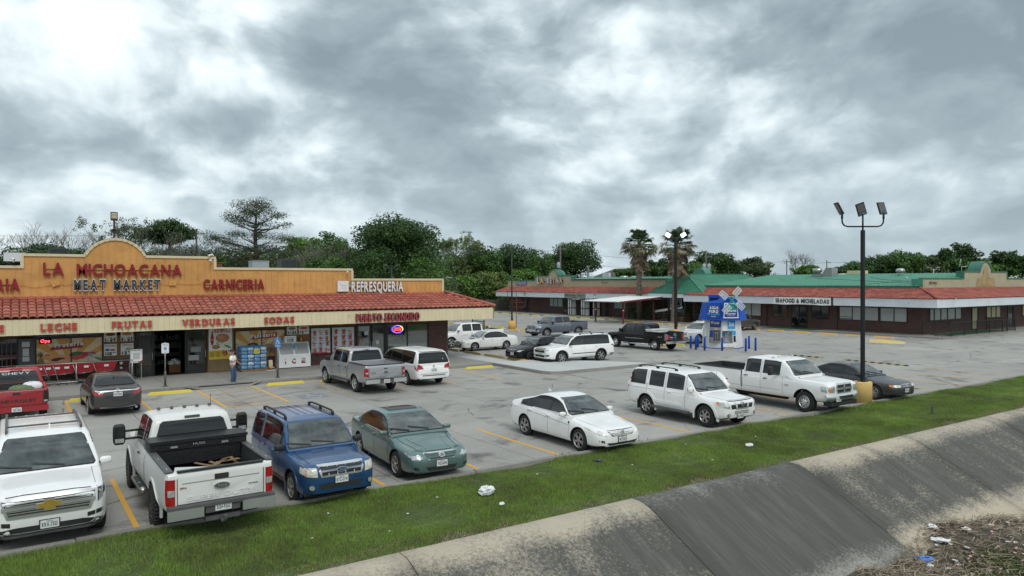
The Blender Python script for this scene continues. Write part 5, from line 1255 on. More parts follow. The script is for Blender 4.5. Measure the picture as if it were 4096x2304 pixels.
def grass(name,n,x0,x1,y0,y1,zf,h0,h1,seed,wd=.014,dens=None,mats='grass',z_off=0,bend=.5,label=None,cat=None):
 r=np.random.default_rng(seed);X=r.uniform(x0,x1,n);Y=r.uniform(y0,y1,n)
 if dens is not None:k=r.random(n)<dens(X,Y);X,Y=X[k],Y[k];n=len(X)
 Z=zf(X,Y)+z_off;a=r.uniform(0,2*np.pi,n);h=r.uniform(h0,h1,n)*(.75+.45*np.sin(X*.9+1.3)*np.sin(Y*1.7)+.2*np.sin(X*3.1));h=np.clip(h,h0*.5,h1*1.4)
 la=r.uniform(0,2*np.pi,n);lb=r.uniform(.2,1.,n)*bend*h;w_=wd*r.uniform(.7,1.3,n)
 dx,dy=np.cos(a)*w_,np.sin(a)*w_
 P0=np.stack([X-dx,Y-dy,Z],1);P1=np.stack([X+dx,Y+dy,Z],1);T=np.stack([X+np.cos(la)*lb,Y+np.sin(la)*lb,Z+h],1)
 V=np.stack([P0,P1,T],1).reshape(-1,3);F=np.arange(n*3).reshape(n,3)
 o=npmesh(name,V,F,mats);tag(o,label,cat,kind='stuff');return o
gzv=lambda X,Y:(.045+.035*np.sin(X*.7)*np.sin(Y*1.3+X*.23)+.02*np.sin(X*2.3+Y))*np.clip((Y-12.32)/.5,0,1)-.01
def dn(X,Y):
 e=12.42+.14*np.sin(X*1.9)+.12*np.sin(X*5.3+1);e2=16.27+.05*np.sin(X*4.1)
 near=np.clip(1.25-(X-8)/45,.35,1)
 bare=.72+.28*np.sin(X*1.13+np.sin(Y*2))*np.sin(Y*1.9+X*.4)
 return np.where((Y>e)&(Y<e2),near*np.clip(bare+.25,.25,1),0)
grass('grass',560000,-4,50,12.3,16.36,gzv,.035,.085,1,.0085,dn,label='mown green grass on the strip between the kerb and the concrete channel')
mat('dry_grass',(.30,.25,.15),.9,0,.25,6)
grass('dry_grass',26000,-4,50,12.30,12.75,gzv,.02,.06,3,.010,None,'dry_grass',label='dry straw edging the grass along the concrete channel top')
# concrete channel lining
def mat_channel():
 m,t=newmat('channel_concrete')
 g=t.node('ShaderNodeNewGeometry').outputs['Position'];sp=t.node('ShaderNodeSeparateXYZ',inp={0:g})
 at=lambda nm:t.node('ShaderNodeAttribute',attribute_type='OBJECT',attribute_name=nm).outputs['Fac']
 st=t.vmath('MULTIPLY',g,(2.6,.34,.34)).outputs[0]
 s1=t.noise(st,1.5,6,.62,.15);s2=t.noise(t.vmath('MULTIPLY',g,(6,.5,.5)).outputs[0],3.0,5,.6)
 dark=t.mix(s2,(.052,.051,.047),(.110,.107,.097));dark=t.mix(t.ramp(s1,[(.45,0.),(.8,.5)]),dark,(.17,.165,.15))
 big=t.noise(g,.42,5,.6,.8);fine=t.noise(g,13,5,.72);speck=t.noise(g,34,3,.6)
 top=t.node('ShaderNodeMapRange',inp={0:sp.outputs[2],1:-.24,2:.01,3:0.,4:1.},clamp=True).outputs[0]
 foot=t.node('ShaderNodeMapRange',inp={0:sp.outputs[2],1:-1.05,2:-1.4,3:0.,4:.55},clamp=True).outputs[0]
 band=t.noise(t.vmath('MULTIPLY',g,(.75,.22,.22)).outputs[0],1.2,4,.55,.5)
 a=t.math('ADD',t.math('MULTIPLY',big,.75),t.math('MULTIPLY',band,.55));a=t.math('ADD',a,at('pale'));
 a=t.math('ADD',a,t.math('MULTIPLY',top,t.math('ADD',.30,at('toppale'))));a=t.math('ADD',a,foot)
 a=t.math('ADD',a,t.math('MULTIPLY',t.math('SUBTRACT',fine,.5),1.0));a=t.math('ADD',a,t.math('MULTIPLY',t.math('SUBTRACT',speck,.5),.6))
 f=t.node('ShaderNodeMapRange',inp={0:a,1:.80,2:1.22,3:0.,4:1.},clamp=True).outputs[0]
 pale=t.mix(t.noise(g,2.2,4),(.40,.35,.265),(.56,.48,.36));pale=t.mix(at('grey'),pale,(.30,.295,.275))
 c=t.mix(f,dark,pale)
 hair=t.node('ShaderNodeTexVoronoi',feature='DISTANCE_TO_EDGE',inp={'Vector':t.vmath('ADD',g,(3,1,0)).outputs[0],'Scale':.32,'Randomness':1.}).outputs['Distance']
 c=t.mix(t.math('MULTIPLY',t.math('LESS_THAN',hair,.0012),.35),c,(.03,.03,.028))
 b=t.node('ShaderNodeBsdfPrincipled',inp={'Base Color':c,'Roughness':.88});t.l.new(t.node('ShaderNodeBump',inp={'Strength':.3,'Distance':.02,'Height':fine}).outputs[0],b.inputs['Normal'])
 t.out(b.outputs[0]);M['channel_concrete']=m
mat_channel()
ch=tg('concrete_channel',None,None);ch['kind']='structure'
cp=[(12.42,-.20),(12.40,.0),(12.33,.028),(12.12,.028),(11.98,.012),(11.84,-.03),(11.70,-.085),(11.5,-.18),(11.2,-.33),(10.4,-.73),(9.6,-1.13),(8.8,-1.53),(7.6,-2.13)]
X0=11.82-5.92*5
PALE={4:(.15,.12,.2),5:(-.10,.0,.9),6:(.13,.12,.15),7:(.11,.1,.3),3:(.14,.12,.2)}
for i in range(14):
 a,b=X0+i*5.92+.012,X0+(i+1)*5.92-.012;nseg=8;V=[];F=[]
 for k in range(nseg+1):
  x=a+(b-a)*k/nseg
  for y,z in cp:V.append((x,y,z))
 n=len(cp)
 for k in range(nseg):
  for j in range(n-1):q=k*n+j;F.append((q,q+1,q+n+1,q+n))
 for k in(0,nseg):
  base=len(V);V+=[(V[k*n+j][0],V[k*n+j][1],V[k*n+j][2]-.12)for j in range(n)]
  for j in range(n-1):F.append((k*n+j,base+j,base+j+1,k*n+j+1))
 o=raw('slab',V,F,'channel_concrete',ch,True)
 for p in o.data.polygons:p.use_smooth=p.index<nseg*(n-1)
 pa,tp,gr=PALE.get(i,(-.04+.05*sin(i*2.1),.25,.1));o['pale']=pa;o['toppale']=tp;o['grey']=gr
raw('joint_bed',[(X0,12.4,-.06),(X0+83,12.4,-.06),(X0+83,11.98,-.06),(X0,11.98,-.06),(X0,11.6,-.22),(X0+83,11.6,-.22),(X0,7.6,-2.21),(X0+83,7.6,-2.21)],[(0,1,2,3),(3,2,5,4),(4,5,7,6)],'lot_joint',ch)
# debris and weeds at the channel foot
mat('mud',(.10,.085,.06),.95,0,.35,5,bump=.6,bscale=22)
def edge(x):return float(np.interp(x,[10,13,15.32,15.83,16.29,17.24,17.44,17.98,18.38,19.17,19.63,20.5,22.21,23.35,27,34],[8.5,8.9,9.09,9.04,8.86,9.05,9.32,9.12,9.27,9.46,9.48,9.2,9.06,8.72,8.8,8.7]))
V=[];F=[];nx,ny=110,26
rr=random.Random(4)
for i in range(nx+1):
 for j in range(ny+1):
  X=8+30*i/nx;e=edge(X);q=j/ny;Y=e+.10-(e+5.0)*q;z0=-5.985+.5*min(Y,e)+.0
  zs=-.2-.5*(11.57-Y);zt=-1.42+.10*sin(X*1.3)+.07*sin(Y*2.2+X)-.35*q
  z=max(zs-.02,min(zt,zs+.03+.5*(e-Y)))if Y>7 else zt
  V.append((X,Y,z+rr.uniform(-.015,.015)))
for i in range(nx):
 for j in range(ny):a=i*(ny+1)+j;F.append((a,a+1,a+ny+2,a+ny+1))
dm=raw('channel_bed',V,F,'mud',None,True);dm['kind']='structure'
_b=bmesh.new();_b.from_mesh(dm.data);dbvh=BVHTree.FromBMesh(_b);_b.free()
def dz(x,y):
 h=dbvh.ray_cast(Vc((x,y,3)),VZ(-1))[0];return h.z if h else-1.5
mat('twig',(.20,.16,.115),.95,0,.4,5,randv=.2);mat('twig_pale',(.34,.27,.19),.95,0,.3,5);mat('straw_rust',(.36,.20,.09),.95,0,.3,9)
for nm,m_,n_,lab,wd,pale in(('dead_stems','twig',5200,'tangle of dead grey brown stems at the foot of the channel',.008,0),('dead_reeds','twig_pale',800,'paler dead reeds strewn through the tangle at the channel foot',.011,1)):
 mb=MB()
 for i in range(n_):
  x=rr.uniform(15,27);e=edge(x);y=e-.05-(rr.random()**1.2)*3.4;z=dz(x,y)+rr.random()*.12;a=rr.random()*6.3;l=rr.uniform(.12,.5);dz2=rr.uniform(-.04,.08)
  p=Vc((x,y,z));q=p+Vc((cos(a)*l,sin(a)*l,dz2));
  if q.y>e:q.y=e-.02
  m1=(p+q)/2+Vc((rr.uniform(-.04,.04),rr.uniform(-.04,.04),.03));wv=Vc((-sin(a),cos(a),.4))*wd
  mb.add([p-wv,p+wv,m1+wv,m1-wv,q],[(0,1,2,3),(3,2,4)])
 tag(mb.mk(nm,m_),lab,'debris',kind='stuff')
grass('rust_moss',15000,8.5,30,8.3,9.8,lambda X,Y:-.2-.5*(11.57-Y)+.0,.01,.045,9,.012,lambda X,Y:np.exp(-((Y-np.array([edge(float(q))for q in X])+.0)/.07)**2),'straw_rust',label='rusty brown moss edging the debris on the channel slope')
def mat_leafy(name,c1,c2,c3=None,trans=.25):
 m,t=newmat(name)
 g=t.node('ShaderNodeNewGeometry').outputs['Position'];n1=t.noise(g,.9,4,.6,.4);n2=t.noise(g,7,3,.6)
 c=t.ramp(t.math('ADD',t.math('MULTIPLY',n1,.6),t.math('MULTIPLY',n2,.4)),[(.36,c1),(.52,c2),(.68,c3 or c2)])
 b=t.node('ShaderNodeBsdfPrincipled',inp={'Base Color':c,'Roughness':.55});tr=t.node('ShaderNodeBsdfTranslucent',inp={0:c})
 t.out(t.node('ShaderNodeMixShader',inp={0:trans,1:b.outputs[0],2:tr.outputs[0]}).outputs[0]);M[name]=m
mat_leafy('weeds',(.035,.07,.015),(.07,.13,.025),(.12,.20,.04))
dzv=np.vectorize(dz)
grass('weeds',30000,14.8,27,4.8,9.0,lambda X,Y:dzv(X,Y),.06,.22,5,.014,lambda X,Y:np.clip(((.55*np.sin(X*1.4+.5)+8.05-(X-19)*.10)-Y)*1.6,0,1)*np.clip((X-16.5)/1.5,0,1),'weeds',label='green weeds growing over the debris at the channel foot')
mat('petal_pink',(.72,.42,.50),.6,0,.1,8);mat('litter_white',(.75,.76,.76),.6,0,.08,8);mat('bag_blue',(.015,.22,.72),.4,0,.15,9)
for i in range(34):
 x=rr.uniform(17.3,20.5);y=edge(x)-rr.uniform(1.0,2.6)
 if i>24:x=rr.uniform(20,22.5);y=edge(x)-rr.uniform(1.1,2.4)
 b=MB();b.lth([(.005,0),(.03,.02),(.034,.028)],(0,0,0),n=8,caps=False);o=b.mk('pink_flower','petal_pink')if i==0 else mesh_obj('pink_flower',fl_me)
 fl_me=o.data;o.location=(x,y,dz(x,y)+.15);o.rotation_euler=(rr.uniform(-.5,.2),rr.uniform(-.4,.4),0);tag(o,'small pink wildflower among the weeds at the channel foot','flower','pink wildflowers in the channel')
def crm(name,x,y,z,s,m,label,cat='litter',flat=.45,seed=0,long=1.,rz=0.,group=None):
 r_=random.Random(seed);b=MB();b.rbox((0,0,0),s*long,s,s*flat,.9,12,8)
 b.V=[(vx+r_.uniform(-.28,.28)*s,vy+r_.uniform(-.28,.28)*s,vz+r_.uniform(-.2,.2)*s)for vx,vy,vz in b.V]
 o=b.mk(name,m);o.location=(x,y,z+s*flat*.6);o.rotation_euler=(0,0,rz);tag(o,label,cat,group);return o
crm('plastic_bag',9.18,14.45,.10,.17,'litter_white','large crumpled white plastic bag lying on the grass near the green sedan','plastic bag',.5,1,1.25,.5)
crm('paper_litter',9.0,13.55,.08,.055,'litter_white','small torn paper in the grass downhill of the white plastic bag','litter',.4,2,1.8,.8)
crm('paper_litter',18.35,14.1,.08,.10,'litter_white','crushed white cup on the grass right of the middle of the strip','litter',.4,3,1.5,.2)
for i,(x,y)in enumerate(((13.2,15.5),(13.9,14.5),(15.8,14.9),(17.0,15.4),(19.7,14.9),(16.1,13.6),(7.0,14.2),(6.2,13.4),(5.6,15.2),(11.2,15.2),(21.5,15.0),(23.8,14.4),(8.1,14.9),(4.8,13.9))):
 crm('paper_scrap',x,y,.06,.018,'litter_white','tiny scrap of white paper scattered on the grass strip','litter',.4,10+i,1.6,i,'paper scraps on the grass')
b=MB();b.lth([(.032,0),(.034,.01),(.034,.13),(.03,.16),(.014,.21),(.013,.26),(0,.26)],(0,0,0),'x',14);b.lth([(.0345,.03),(.0345,.11)],(0,0,0),'x',14,1,caps=False)
mat('bottle_glass',(.03,.018,.012),.08,0,0,spec=.8)
o=b.mk('glass_bottle',['bottle_glass','paint_blue'],None,True);o.location=(13.35,15.12,.12);o.rotation_euler=(0,0,2.3);tag(o,'dark bottle with a blue label lying on the grass below the white sedan','bottle')
o=MB().tube([(28.6,13.7,0),(28.6,13.7,.32)],.04,8).mk('survey_stake','tgrey');tag(o,'short grey stake standing in the grass right of the lamp base','stake')
crm('blue_bag',17.62,8.62,dz(17.62,8.62)+.05,.12,'bag_blue','bright blue plastic bag lying on the debris in the channel','plastic bag',.45,5,1.9,-.6)
for i,(x,y,s_,l_,a_)in enumerate(((19.35,9.25,.09,1.6,1.),(18.9,8.85,.10,2.4,-.9),(19.9,8.7,.09,1.3,.6),(17.25,8.3,.07,1.2,.2),(18.6,6.5,.22,2.2,.3),(18.1,6.2,.20,1.6,-.9))):
 crm('plastic_bag',x,y,dz(x,y)+.06,s_,'litter_white',['small pale bag at the upper left edge of the channel debris','long white strip of torn bag on the channel debris','pale crumpled bag in the middle of the channel debris','white carton scrap just below the blue bag','big white torn bag draped over the weeds in the channel corner','white rag beside the big torn bag in the channel corner'][i],'plastic bag',.35,20+i,l_,a_)
for i in range(46):
 x=rr.uniform(16.8,25);y=edge(x)-.15-rr.random()*2.0
 crm('paper_scrap',x,y,dz(x,y)+.06,rr.uniform(.018,.045),'litter_white','small piece of white litter scattered over the channel debris','litter',.3,40+i,1.6,i,'litter pieces in the channel debris')
 # brick and roofing helpers
mat('sorange',(.58,.305,.095),.75,0,.10,1.2,dirt=((.33,.155,.045),1.7,.56,.85),bump=.08,bscale=50)
mat('trim_cream',(.62,.54,.36),.7,0,.07,2.,dirt=((.36,.31,.20),3,.66,.9))
mat('fascia_cream',(.68,.585,.385),.75,0,.06,1.4,dirt=((.40,.33,.20),2.2,.66,.9),randv=.03)
mat('fwhite',(.62,.66,.70),.7,0,.06,1.2,dirt=((.38,.40,.42),1.6,.62,.9))
mat('brown_trim',(.16,.065,.02),.8,0,.2,3)
mat('brick_dark',(.10,.045,.042),.9,0,.3,9,randv=.35,bump=.2,bscale=40)
mat('mortar',(.20,.165,.15),.95,0,.2,9)
mat('tile_red',(.36,.115,.080),.8,0,.2,5,randv=.22,dirt=((.14,.05,.045),2.6,.52,.8))
mat('tile_pan',(.16,.04,.03),.9,0,.2,6)
mat('tile_red_far',(.34,.088,.062),.8,0,.25,1.6,dirt=((.15,.05,.042),.9,.52,.8))
mat('fblack',(.015,.014,.014),.45,0,.1,5)
mat('frame_bronze',(.03,.022,.018),.5,.2,.1,5)
mat('idark',(.006,.006,.007),.9,0,0)
mat('wood_board',(.20,.105,.035),.7,0,.2,3,streak=(1,1,6))
mat('panel_tan',(.20,.14,.065),.75,0,.15,2)
mat('soffit',(.30,.24,.14),.8,0,.1,3)
mat('roof_tar',(.10,.10,.10),.9,0,.2,2)
def glassmat(name,tint,r=.04):
 m,t=newmat(name)
 b=t.node('ShaderNodeBsdfPrincipled',inp={'Base Color':(*tint,1),'Roughness':r});b.inputs['Transmission Weight'].default_value=0
 tr=t.node('ShaderNodeBsdfTransparent',inp={0:(.82,.85,.84,1)});gl=t.node('ShaderNodeBsdfGlossy',inp={'Roughness':r,0:(.9,.95,.95,1)})
 fr=t.node('ShaderNodeFresnel',inp={0:1.55});f=t.math('ADD',t.math('MULTIPLY',fr.outputs[0],1.6),.08,clamp=True)
 t.out(t.node('ShaderNodeMixShader',inp={0:f,1:tr.outputs[0],2:gl.outputs[0]}).outputs[0]);M[name]=m
glassmat('shop_glass',(.02,.02,.02))
mat('gstore',(.012,.013,.014),.05,0,.4,1.5,spec=.9)
mat('glass_blind',(.40,.43,.42),.25,0,.06,1.3,coat=.8)
mat('glass_blind_teal',(.27,.37,.35),.25,0,.06,1.3,coat=.6)
mat('gmetal',(.060,.235,.155),.5,.1,.12,.6,dirt=((.09,.30,.21),1.4,.5,.8))
mat('gtrim',(.035,.15,.105),.5,0,.12,2)
mat('siding_beige',(.40,.37,.25),.75,0,.08,1.5,dirt=((.25,.21,.13),1.1,.60,.85))
mat('stain_rust',(.36,.27,.13),.8,0,.2,2)
def tile_strip_geo(L,rb=.165,rt=.14,n=7,h=.075):
 """barrel tile lying along +v (up slope) from v=0..L, local (u, v, w)"""
 V=[];F=[]
 for v,r,lift in((0,rb,.03),(L,rt,0.)):
  for k in range(n+1):
   a=pi*k/n;V.append((-cos(a)*r,v,sin(a)*h*(r/rb)+lift))
 for k in range(n):F.append((k,k+1,n+2+k,n+1+k))
 b=len(V);V+=[(V[k][0]*.86,0,V[k][2]-.022)for k in range(n+1)]
 for k in range(n):F.append((k,b+k,b+k+1,k+1))
 return V,F
def brick_wall(parent,O,U,width,height,N,name='brick',single=True,bl=.203,bh=.068,j=.010,depth=.012,back=True,m='brick_dark',maxn=300):
 """running bond on plane O + U*u + z*v, bricks proud of the mortar by depth along N"""
 O,U,N=Vc(O),Vc(U),Vc(N);Z=VZ(1);P=lambda u,v,t:O+U*u+Z*v+N*t
 raw('mortar',[P(0,0,0),P(width,0,0),P(width,height,0),P(0,height,0)],[(0,1,2,3)],'mortar',parent)
 rows=int(height/(bh+j));data=[]
 for r in range(rows):
  v0=r*(bh+j)+j/2;u=0 if r%2==0 else-(bl+j)/2
  while u<width-.01:
   a,b=max(u,0)+j/2,min(u+bl,width)-j/2
   if b-a>.03:data.append((a,b,v0))
   u+=bl+j
 if single and len(data)<=maxn:
  cache={}
  for a,b,v in data:
   k=round(b-a,2)
   if k not in cache:
    mb=MB();mb.prs([(0,0),(b-a,0),(b-a,bh),(0,bh)],lambda u,v_,t:U*u+Z*v_+N*(depth*t));o=mb.mk(name,m,parent);cache[k]=o.data
   else:o=mesh_obj(name,cache[k],parent)
   o.location=P(a,v,0)+N*(.001*rnd.random())
 else:
  mb=MB()
  for a,b,v in data:
   d=depth*(.8+.4*rnd.random());q=[P(a,v,d),P(b,v,d),P(b,v+bh,d),P(a,v+bh,d),P(a,v,0),P(b,v,0),P(b,v+bh,0),P(a,v+bh,0)]
   mb.add(q,[(0,1,2,3),(4,5,1,0),(3,2,6,7),(1,5,6,2),(4,0,3,7)])
  o=mb.mk('brickwork','brick_multi',parent);o['kind']='stuff'
def mat_brick_multi():
 m,t=newmat('brick_multi')
 rp=t.node('ShaderNodeNewGeometry').outputs['Random Per Island']
 c=t.ramp(rp,[(0.,(.055,.024,.024)),(.5,(.090,.040,.037)),(1.,(.125,.060,.052))])
 b=t.node('ShaderNodeBsdfPrincipled',inp={'Base Color':c,'Roughness':.9});t.out(b.outputs[0]);M['brick_multi']=m
mat_brick_multi()
# shop building (meat market)
A=tg('shop_building','orange shop building with stepped parapet, red tile awning roof and dark brick base','shop building')
WY=42.4;XE=23.85;XL=-6.
def abox(name,x0,x1,z0,z1,m,d=.06,y=WY,parent=A,back=.0):return bx(x0,x1,y-d,y+back,z0,z1,name,m,parent)
bx(XL,5.28,WY,WY+.2,.10,4.2,'wall','brown_trim',A)
bx(8.80,17.44,WY,WY+.2,.10,4.2,'wall','brown_trim',A)
bx(5.28,8.80,WY,WY+.2,2.56,4.2,'wall','brown_trim',A);bx(17.44,22.43,WY,WY+.2,2.52,4.2,'wall','brown_trim',A)
bx(22.43,XE,WY+.001,WY+.4,.10,4.2,'wall','brown_trim',A)
bx(XE-.2,XE,WY+.4,62,.05,4.2,'wall','brick_dark',A)
bx(XL,XE-.2,61.8,62,.05,4.2,'wall','brick_dark',A)
bx(XL,XE,43.3,62,4.2,4.3,'roof','roof_tar',A)
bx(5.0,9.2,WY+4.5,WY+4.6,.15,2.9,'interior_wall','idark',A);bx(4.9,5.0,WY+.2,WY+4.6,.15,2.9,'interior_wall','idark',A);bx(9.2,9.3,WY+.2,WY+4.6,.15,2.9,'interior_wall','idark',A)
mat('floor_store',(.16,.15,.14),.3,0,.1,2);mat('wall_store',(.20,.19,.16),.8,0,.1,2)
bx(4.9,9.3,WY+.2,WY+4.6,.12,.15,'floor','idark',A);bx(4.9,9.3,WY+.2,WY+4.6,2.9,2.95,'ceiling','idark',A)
bx(17.2,22.6,WY+4.0,WY+4.1,.15,2.9,'interior_wall','wall_store',A);bx(17.1,17.2,WY+.2,WY+4.1,.15,2.9,'interior_wall','wall_store',A);bx(22.43,22.5,WY+.2,WY+4.1,.15,2.9,'interior_wall','wall_store',A)
bx(17.1,22.5,WY+.2,WY+4.0,.12,.15,'floor','floor_store',A);bx(17.1,22.5,WY+.2,WY+4.1,2.9,2.95,'ceiling','idark',A)
abox('header_trim',XL,5.28,2.38,2.60,'brown_trim',.05);abox('header_trim',8.8,17.44,2.40,2.60,'brown_trim',.05);abox('header_trim',19.5,22.43,2.42,2.60,'brown_trim',.055)
raw('soffit',[(XL,40.24,2.70),(26.05,40.24,2.70),(26.05,62,2.70),(XE,62,2.70),(XE,WY,2.70),(XL,WY,2.70)],[(0,1,4,5),(1,2,3,4)],'soffit',A)
x=XL;w0=.262
while x<26.1:
 x1=min(x+w0,26.1);bb=MB().box(x+.003,x1-.003,40.17,40.22,2.665+(-.004 if int(x*7)%3==0 else 0),3.40);bb.mk('fascia_board','fascia_cream',A);x+=w0
bx(XL,26.1,40.21,40.25,2.69,3.40,'fascia_backing','trim_cream',A)
bx(26.05,26.12,40.17,62,2.665,3.40,'side_fascia','fascia_cream',A)
e0,e1=Vc((0,40.12,3.44)),Vc((0,42.97,4.34));up=(e1-e0);SL=up.length;up.normalize();nrm=Vc((0,-up.z,up.y));rows=7;rp_=SL/rows
raw('roof_deck',[(XL,40.15,3.40),(26.12,40.15,3.40),(XE,42.95,4.28),(XL,42.95,4.28)],[(0,1,2,3)],'tile_pan',A)
raw('roof_deck',[(26.12,40.15,3.40),(26.12,62,3.40),(XE,62,4.28),(XE,42.95,4.28)],[(0,1,2,3)],'tile_pan',A)
tV,tF=tile_strip_geo(rp_+.05);tl=[]
xt=XL+.17
while xt<26.1:
 for r in range(rows):
  v=r*rp_;xmax=26.12-(26.12-XE)*(v+.25)/SL
  if xt<xmax:tl.append((xt,r))
 xt+=.332
tl.sort(key=lambda q:(q[0]-6)**2*.3+(40+q[1]*.4)**2)
vis=[q for q in tl if q[0]>-.6];rest=[q for q in tl if q[0]<=-.6]+vis[300:]
T=Matrix(((1,0,0),(0,up.y,nrm.y),(0,up.z,nrm.z)))
tm=None
for(x,r)in vis[:300]:
 p=e0+up*(r*rp_-.03)+Vc((x,0,0))+nrm*(.012+.006*rnd.random())
 if tm is None:o=raw('roof_tile',[T@Vc(v)for v in tV],tF,'tile_red',A,False);o.data.polygons.foreach_set('use_smooth',[i<7 for i in range(len(tF))]);tm=o.data
 else:o=mesh_obj('roof_tile',tm,A)
 o.location=p;o.rotation_euler=(0,rnd.uniform(-.012,.012),rnd.uniform(-.025,.025))
def mat_tile_multi():
 m,t=newmat('tile_multi')
 g=t.node('ShaderNodeNewGeometry');rp=g.outputs['Random Per Island'];n=t.noise(g.outputs['Position'],5,5,.6);n2=t.noise(g.outputs['Position'],2.6,6,.65,.3)
 c=t.ramp(rp,[(0.,(.30,.072,.052)),(.5,(.40,.105,.070)),(1.,(.50,.14,.09))]);c=t.mix(t.ramp(n2,[(.52,0.),(.8,1.)]),c,(.14,.05,.045));c=t.mix(t.math('MULTIPLY',n,.4),c,(.22,.055,.045))
 b=t.node('ShaderNodeBsdfPrincipled',inp={'Base Color':c,'Roughness':.8});t.out(b.outputs[0]);M['tile_multi']=m
mat_tile_multi()
mb=MB()
for(x,r)in rest:
 p=e0+up*(r*rp_-.03)+Vc((x,0,0))+nrm*(.012+.006*rnd.random());mb.add([p+T@Vc(v)for v in tV],tF)
mb.mk('roof_tiling','tile_multi',A)['kind']='stuff'
mb=MB()
for i in range(66):
 for r in range(rows):
  y=40.5+i*.332;v=r*rp_
  if y>40.2+2.8*(v+.3)/SL:p=Vc((26.12-(26.12-XE)*v/SL,y,3.42+.9*v/SL));mb.add([p+Vc((-q[1]*.93+q[2]*.3,q[0],q[1]*.31+q[2]))for q in tV],tF)
mb.mk('roof_tiling','tile_multi',A)['kind']='stuff'
h0,h1=Vc((26.15,40.10,3.50)),Vc((XE+.1,42.9,4.42));d=(h1-h0)/10
for i in range(10):
 MB().tube([h0+d*i,h0+d*(i+1.12)+VZ(.02)],[.12,.10],8).mk('ridge_tile','tile_red',A,True)
bx(XL,XE+.05,42.86,42.99,4.30,4.40,'roof_flashing','tile_red',A)
secs=[(XL,.45,5.86),(.45,9.35,6.44),(9.35,17.42,5.84),(17.42,XE,5.22)]
PY=43.0
for a,b,z in secs:
 bx(a,b,PY,PY+.25,4.25,z,'siding_panel','sorange',A)
arc=[(4.50+1.52*cos(R(a)),5.80+1.52*sin(R(a)))for a in range(24,157,6)]
MB().prs(arc,lambda u,v,t:(u,PY+.001+.248*t,v)).mk('siding_panel','sorange',A)
x=XL+.1
while x<XE-.05:
 zt=next(z for a,b,z in secs if a<=x<b)
 if abs(x-4.5)<1.40:zt=5.80+sqrt(max(.01,1.52**2-(x-4.5)**2))-.02
 bx(x-.022,x+.022,PY-.03,PY,4.36,zt-.05,'batten','sorange',A);x+=.335
def cap(pts,name='parapet_cap',m='trim_cream',y0=PY-.07,y1=PY+.32,h=.13):
 """pts in (x,z) run, thick board following it"""
 for(xa,za),(xb,zb)in zip(pts,pts[1:]):
  d_=Vc((xb-xa,0,zb-za)).normalized();nn=Vc((-d_.z,0,d_.x));nn=nn if(nn.z>0 or(abs(nn.z)<.01))else-nn
  MB().prs([(0,0),(1,0),(1,1),(0,1)],lambda u,v,t:(xa+(xb-xa)*u-nn.x*h*v,y0+(y1-y0)*t,za+(zb-za)*u-nn.z*h*v)).mk(name,m,A)
cap([(XL,5.92),(.40,5.92)]);cap([(.40,6.52),(3.12,6.52)]);cap([(5.88,6.52),(9.42,6.52)]);cap([(9.42,5.92),(17.48,5.92)]);cap([(17.48,5.30),(XE+.04,5.30)])
ar=[(4.50+1.60*cos(R(a)),5.80+1.60*sin(R(a)))for a in np.linspace(153,27,13)]
cap(ar)
for x,za,zb in((.44,5.79,6.40),(9.38,5.79,6.40),(17.45,5.17,5.80),(XE,4.30,5.18)):bx(x-.07,x+.07,PY-.068,PY+.318,za,zb,'parapet_trim','trim_cream',A)
bx(XL,XE+.04,PY-.045,PY-.001,4.30,4.38,'base_trim','trim_cream',A)
# front, from left to right
def window(x0,x1,z0,z1,muls=(),glass='gstore',fw=.05,name='window',y=WY,proud=.07,parent=A,fm='fblack'):
 f=MB();f.box(x0,x1,y-proud,y,z0,z0+fw);f.box(x0,x1,y-proud,y,z1-fw,z1);f.box(x0,x0+fw,y-proud,y,z0+fw,z1-fw);f.box(x1-fw,x1,y-proud,y,z0+fw,z1-fw)
 for m_ in muls:f.box(m_-fw/2,m_+fw/2,y-proud,y,z0+fw,z1-fw)
 fo=f.mk(name,fm,parent);e=[x0+fw]+sum([[m_-fw/2,m_+fw/2]for m_ in muls],[])+[x1-fw]
 for a,b in zip(e[::2],e[1::2]):bx(a,b,y-.02,y-.012,z0+fw,z1-fw,'pane',glass,fo)
 return fo
window(-3.2,.24,.18,2.45,(-1.5,),name='barred_window');bars=MB()
for i in range(18):bars.box(-3.1+i*.18,-3.07+i*.18,WY-.12,WY-.10,.2,2.4)
for z in(.9,1.6):bars.box(-3.2,.2,WY-.13,WY-.10,z,z+.03)
bars.mk('window_bars','tgrey',A)
abox('pilaster',.26,.92,.15,2.45,'tgrey',.05)
window(.93,3.82,.86,2.37,(2.43,),'gstore')
window(10.26,13.10,.79,2.38,(11.74,),'gstore')
for a,b in((14.57,15.84),(15.86,17.36)):window(a,b,.78,2.38,(),'gstore')
abox('wood_panel',3.83,5.26,1.24,2.56,'wood_board',.05);abox('wood_panel',13.12,14.55,1.24,2.56,'wood_board',.05)
abox('tan_panel',8.86,10.22,.17,.84,'panel_tan',.04);abox('tan_panel',8.86,10.22,.84,2.56,'panel_tan',.035)
for a,b,z0,z1 in((.93,3.82,.15,.86),(3.83,5.26,.15,1.24)):brick_wall(A,(a,WY-.001,z0),(1,0,0),b-a,z1-z0,(0,-1,0),single=False)
for a,b,z0,z1 in((10.24,13.10,.15,.79),(13.12,14.55,.15,1.24),(14.57,17.40,.15,.78)):brick_wall(A,(a,WY-.001,z0),(1,0,0),b-a,z1-z0,(0,-1,0),single=False)
brick_wall(A,(22.43,WY-.10,.15),(1,0,0),XE-22.43,2.52,(0,-1,0),single=True);bx(22.43,XE,WY-.098,WY,.1,2.68,'pillar','mortar',A)
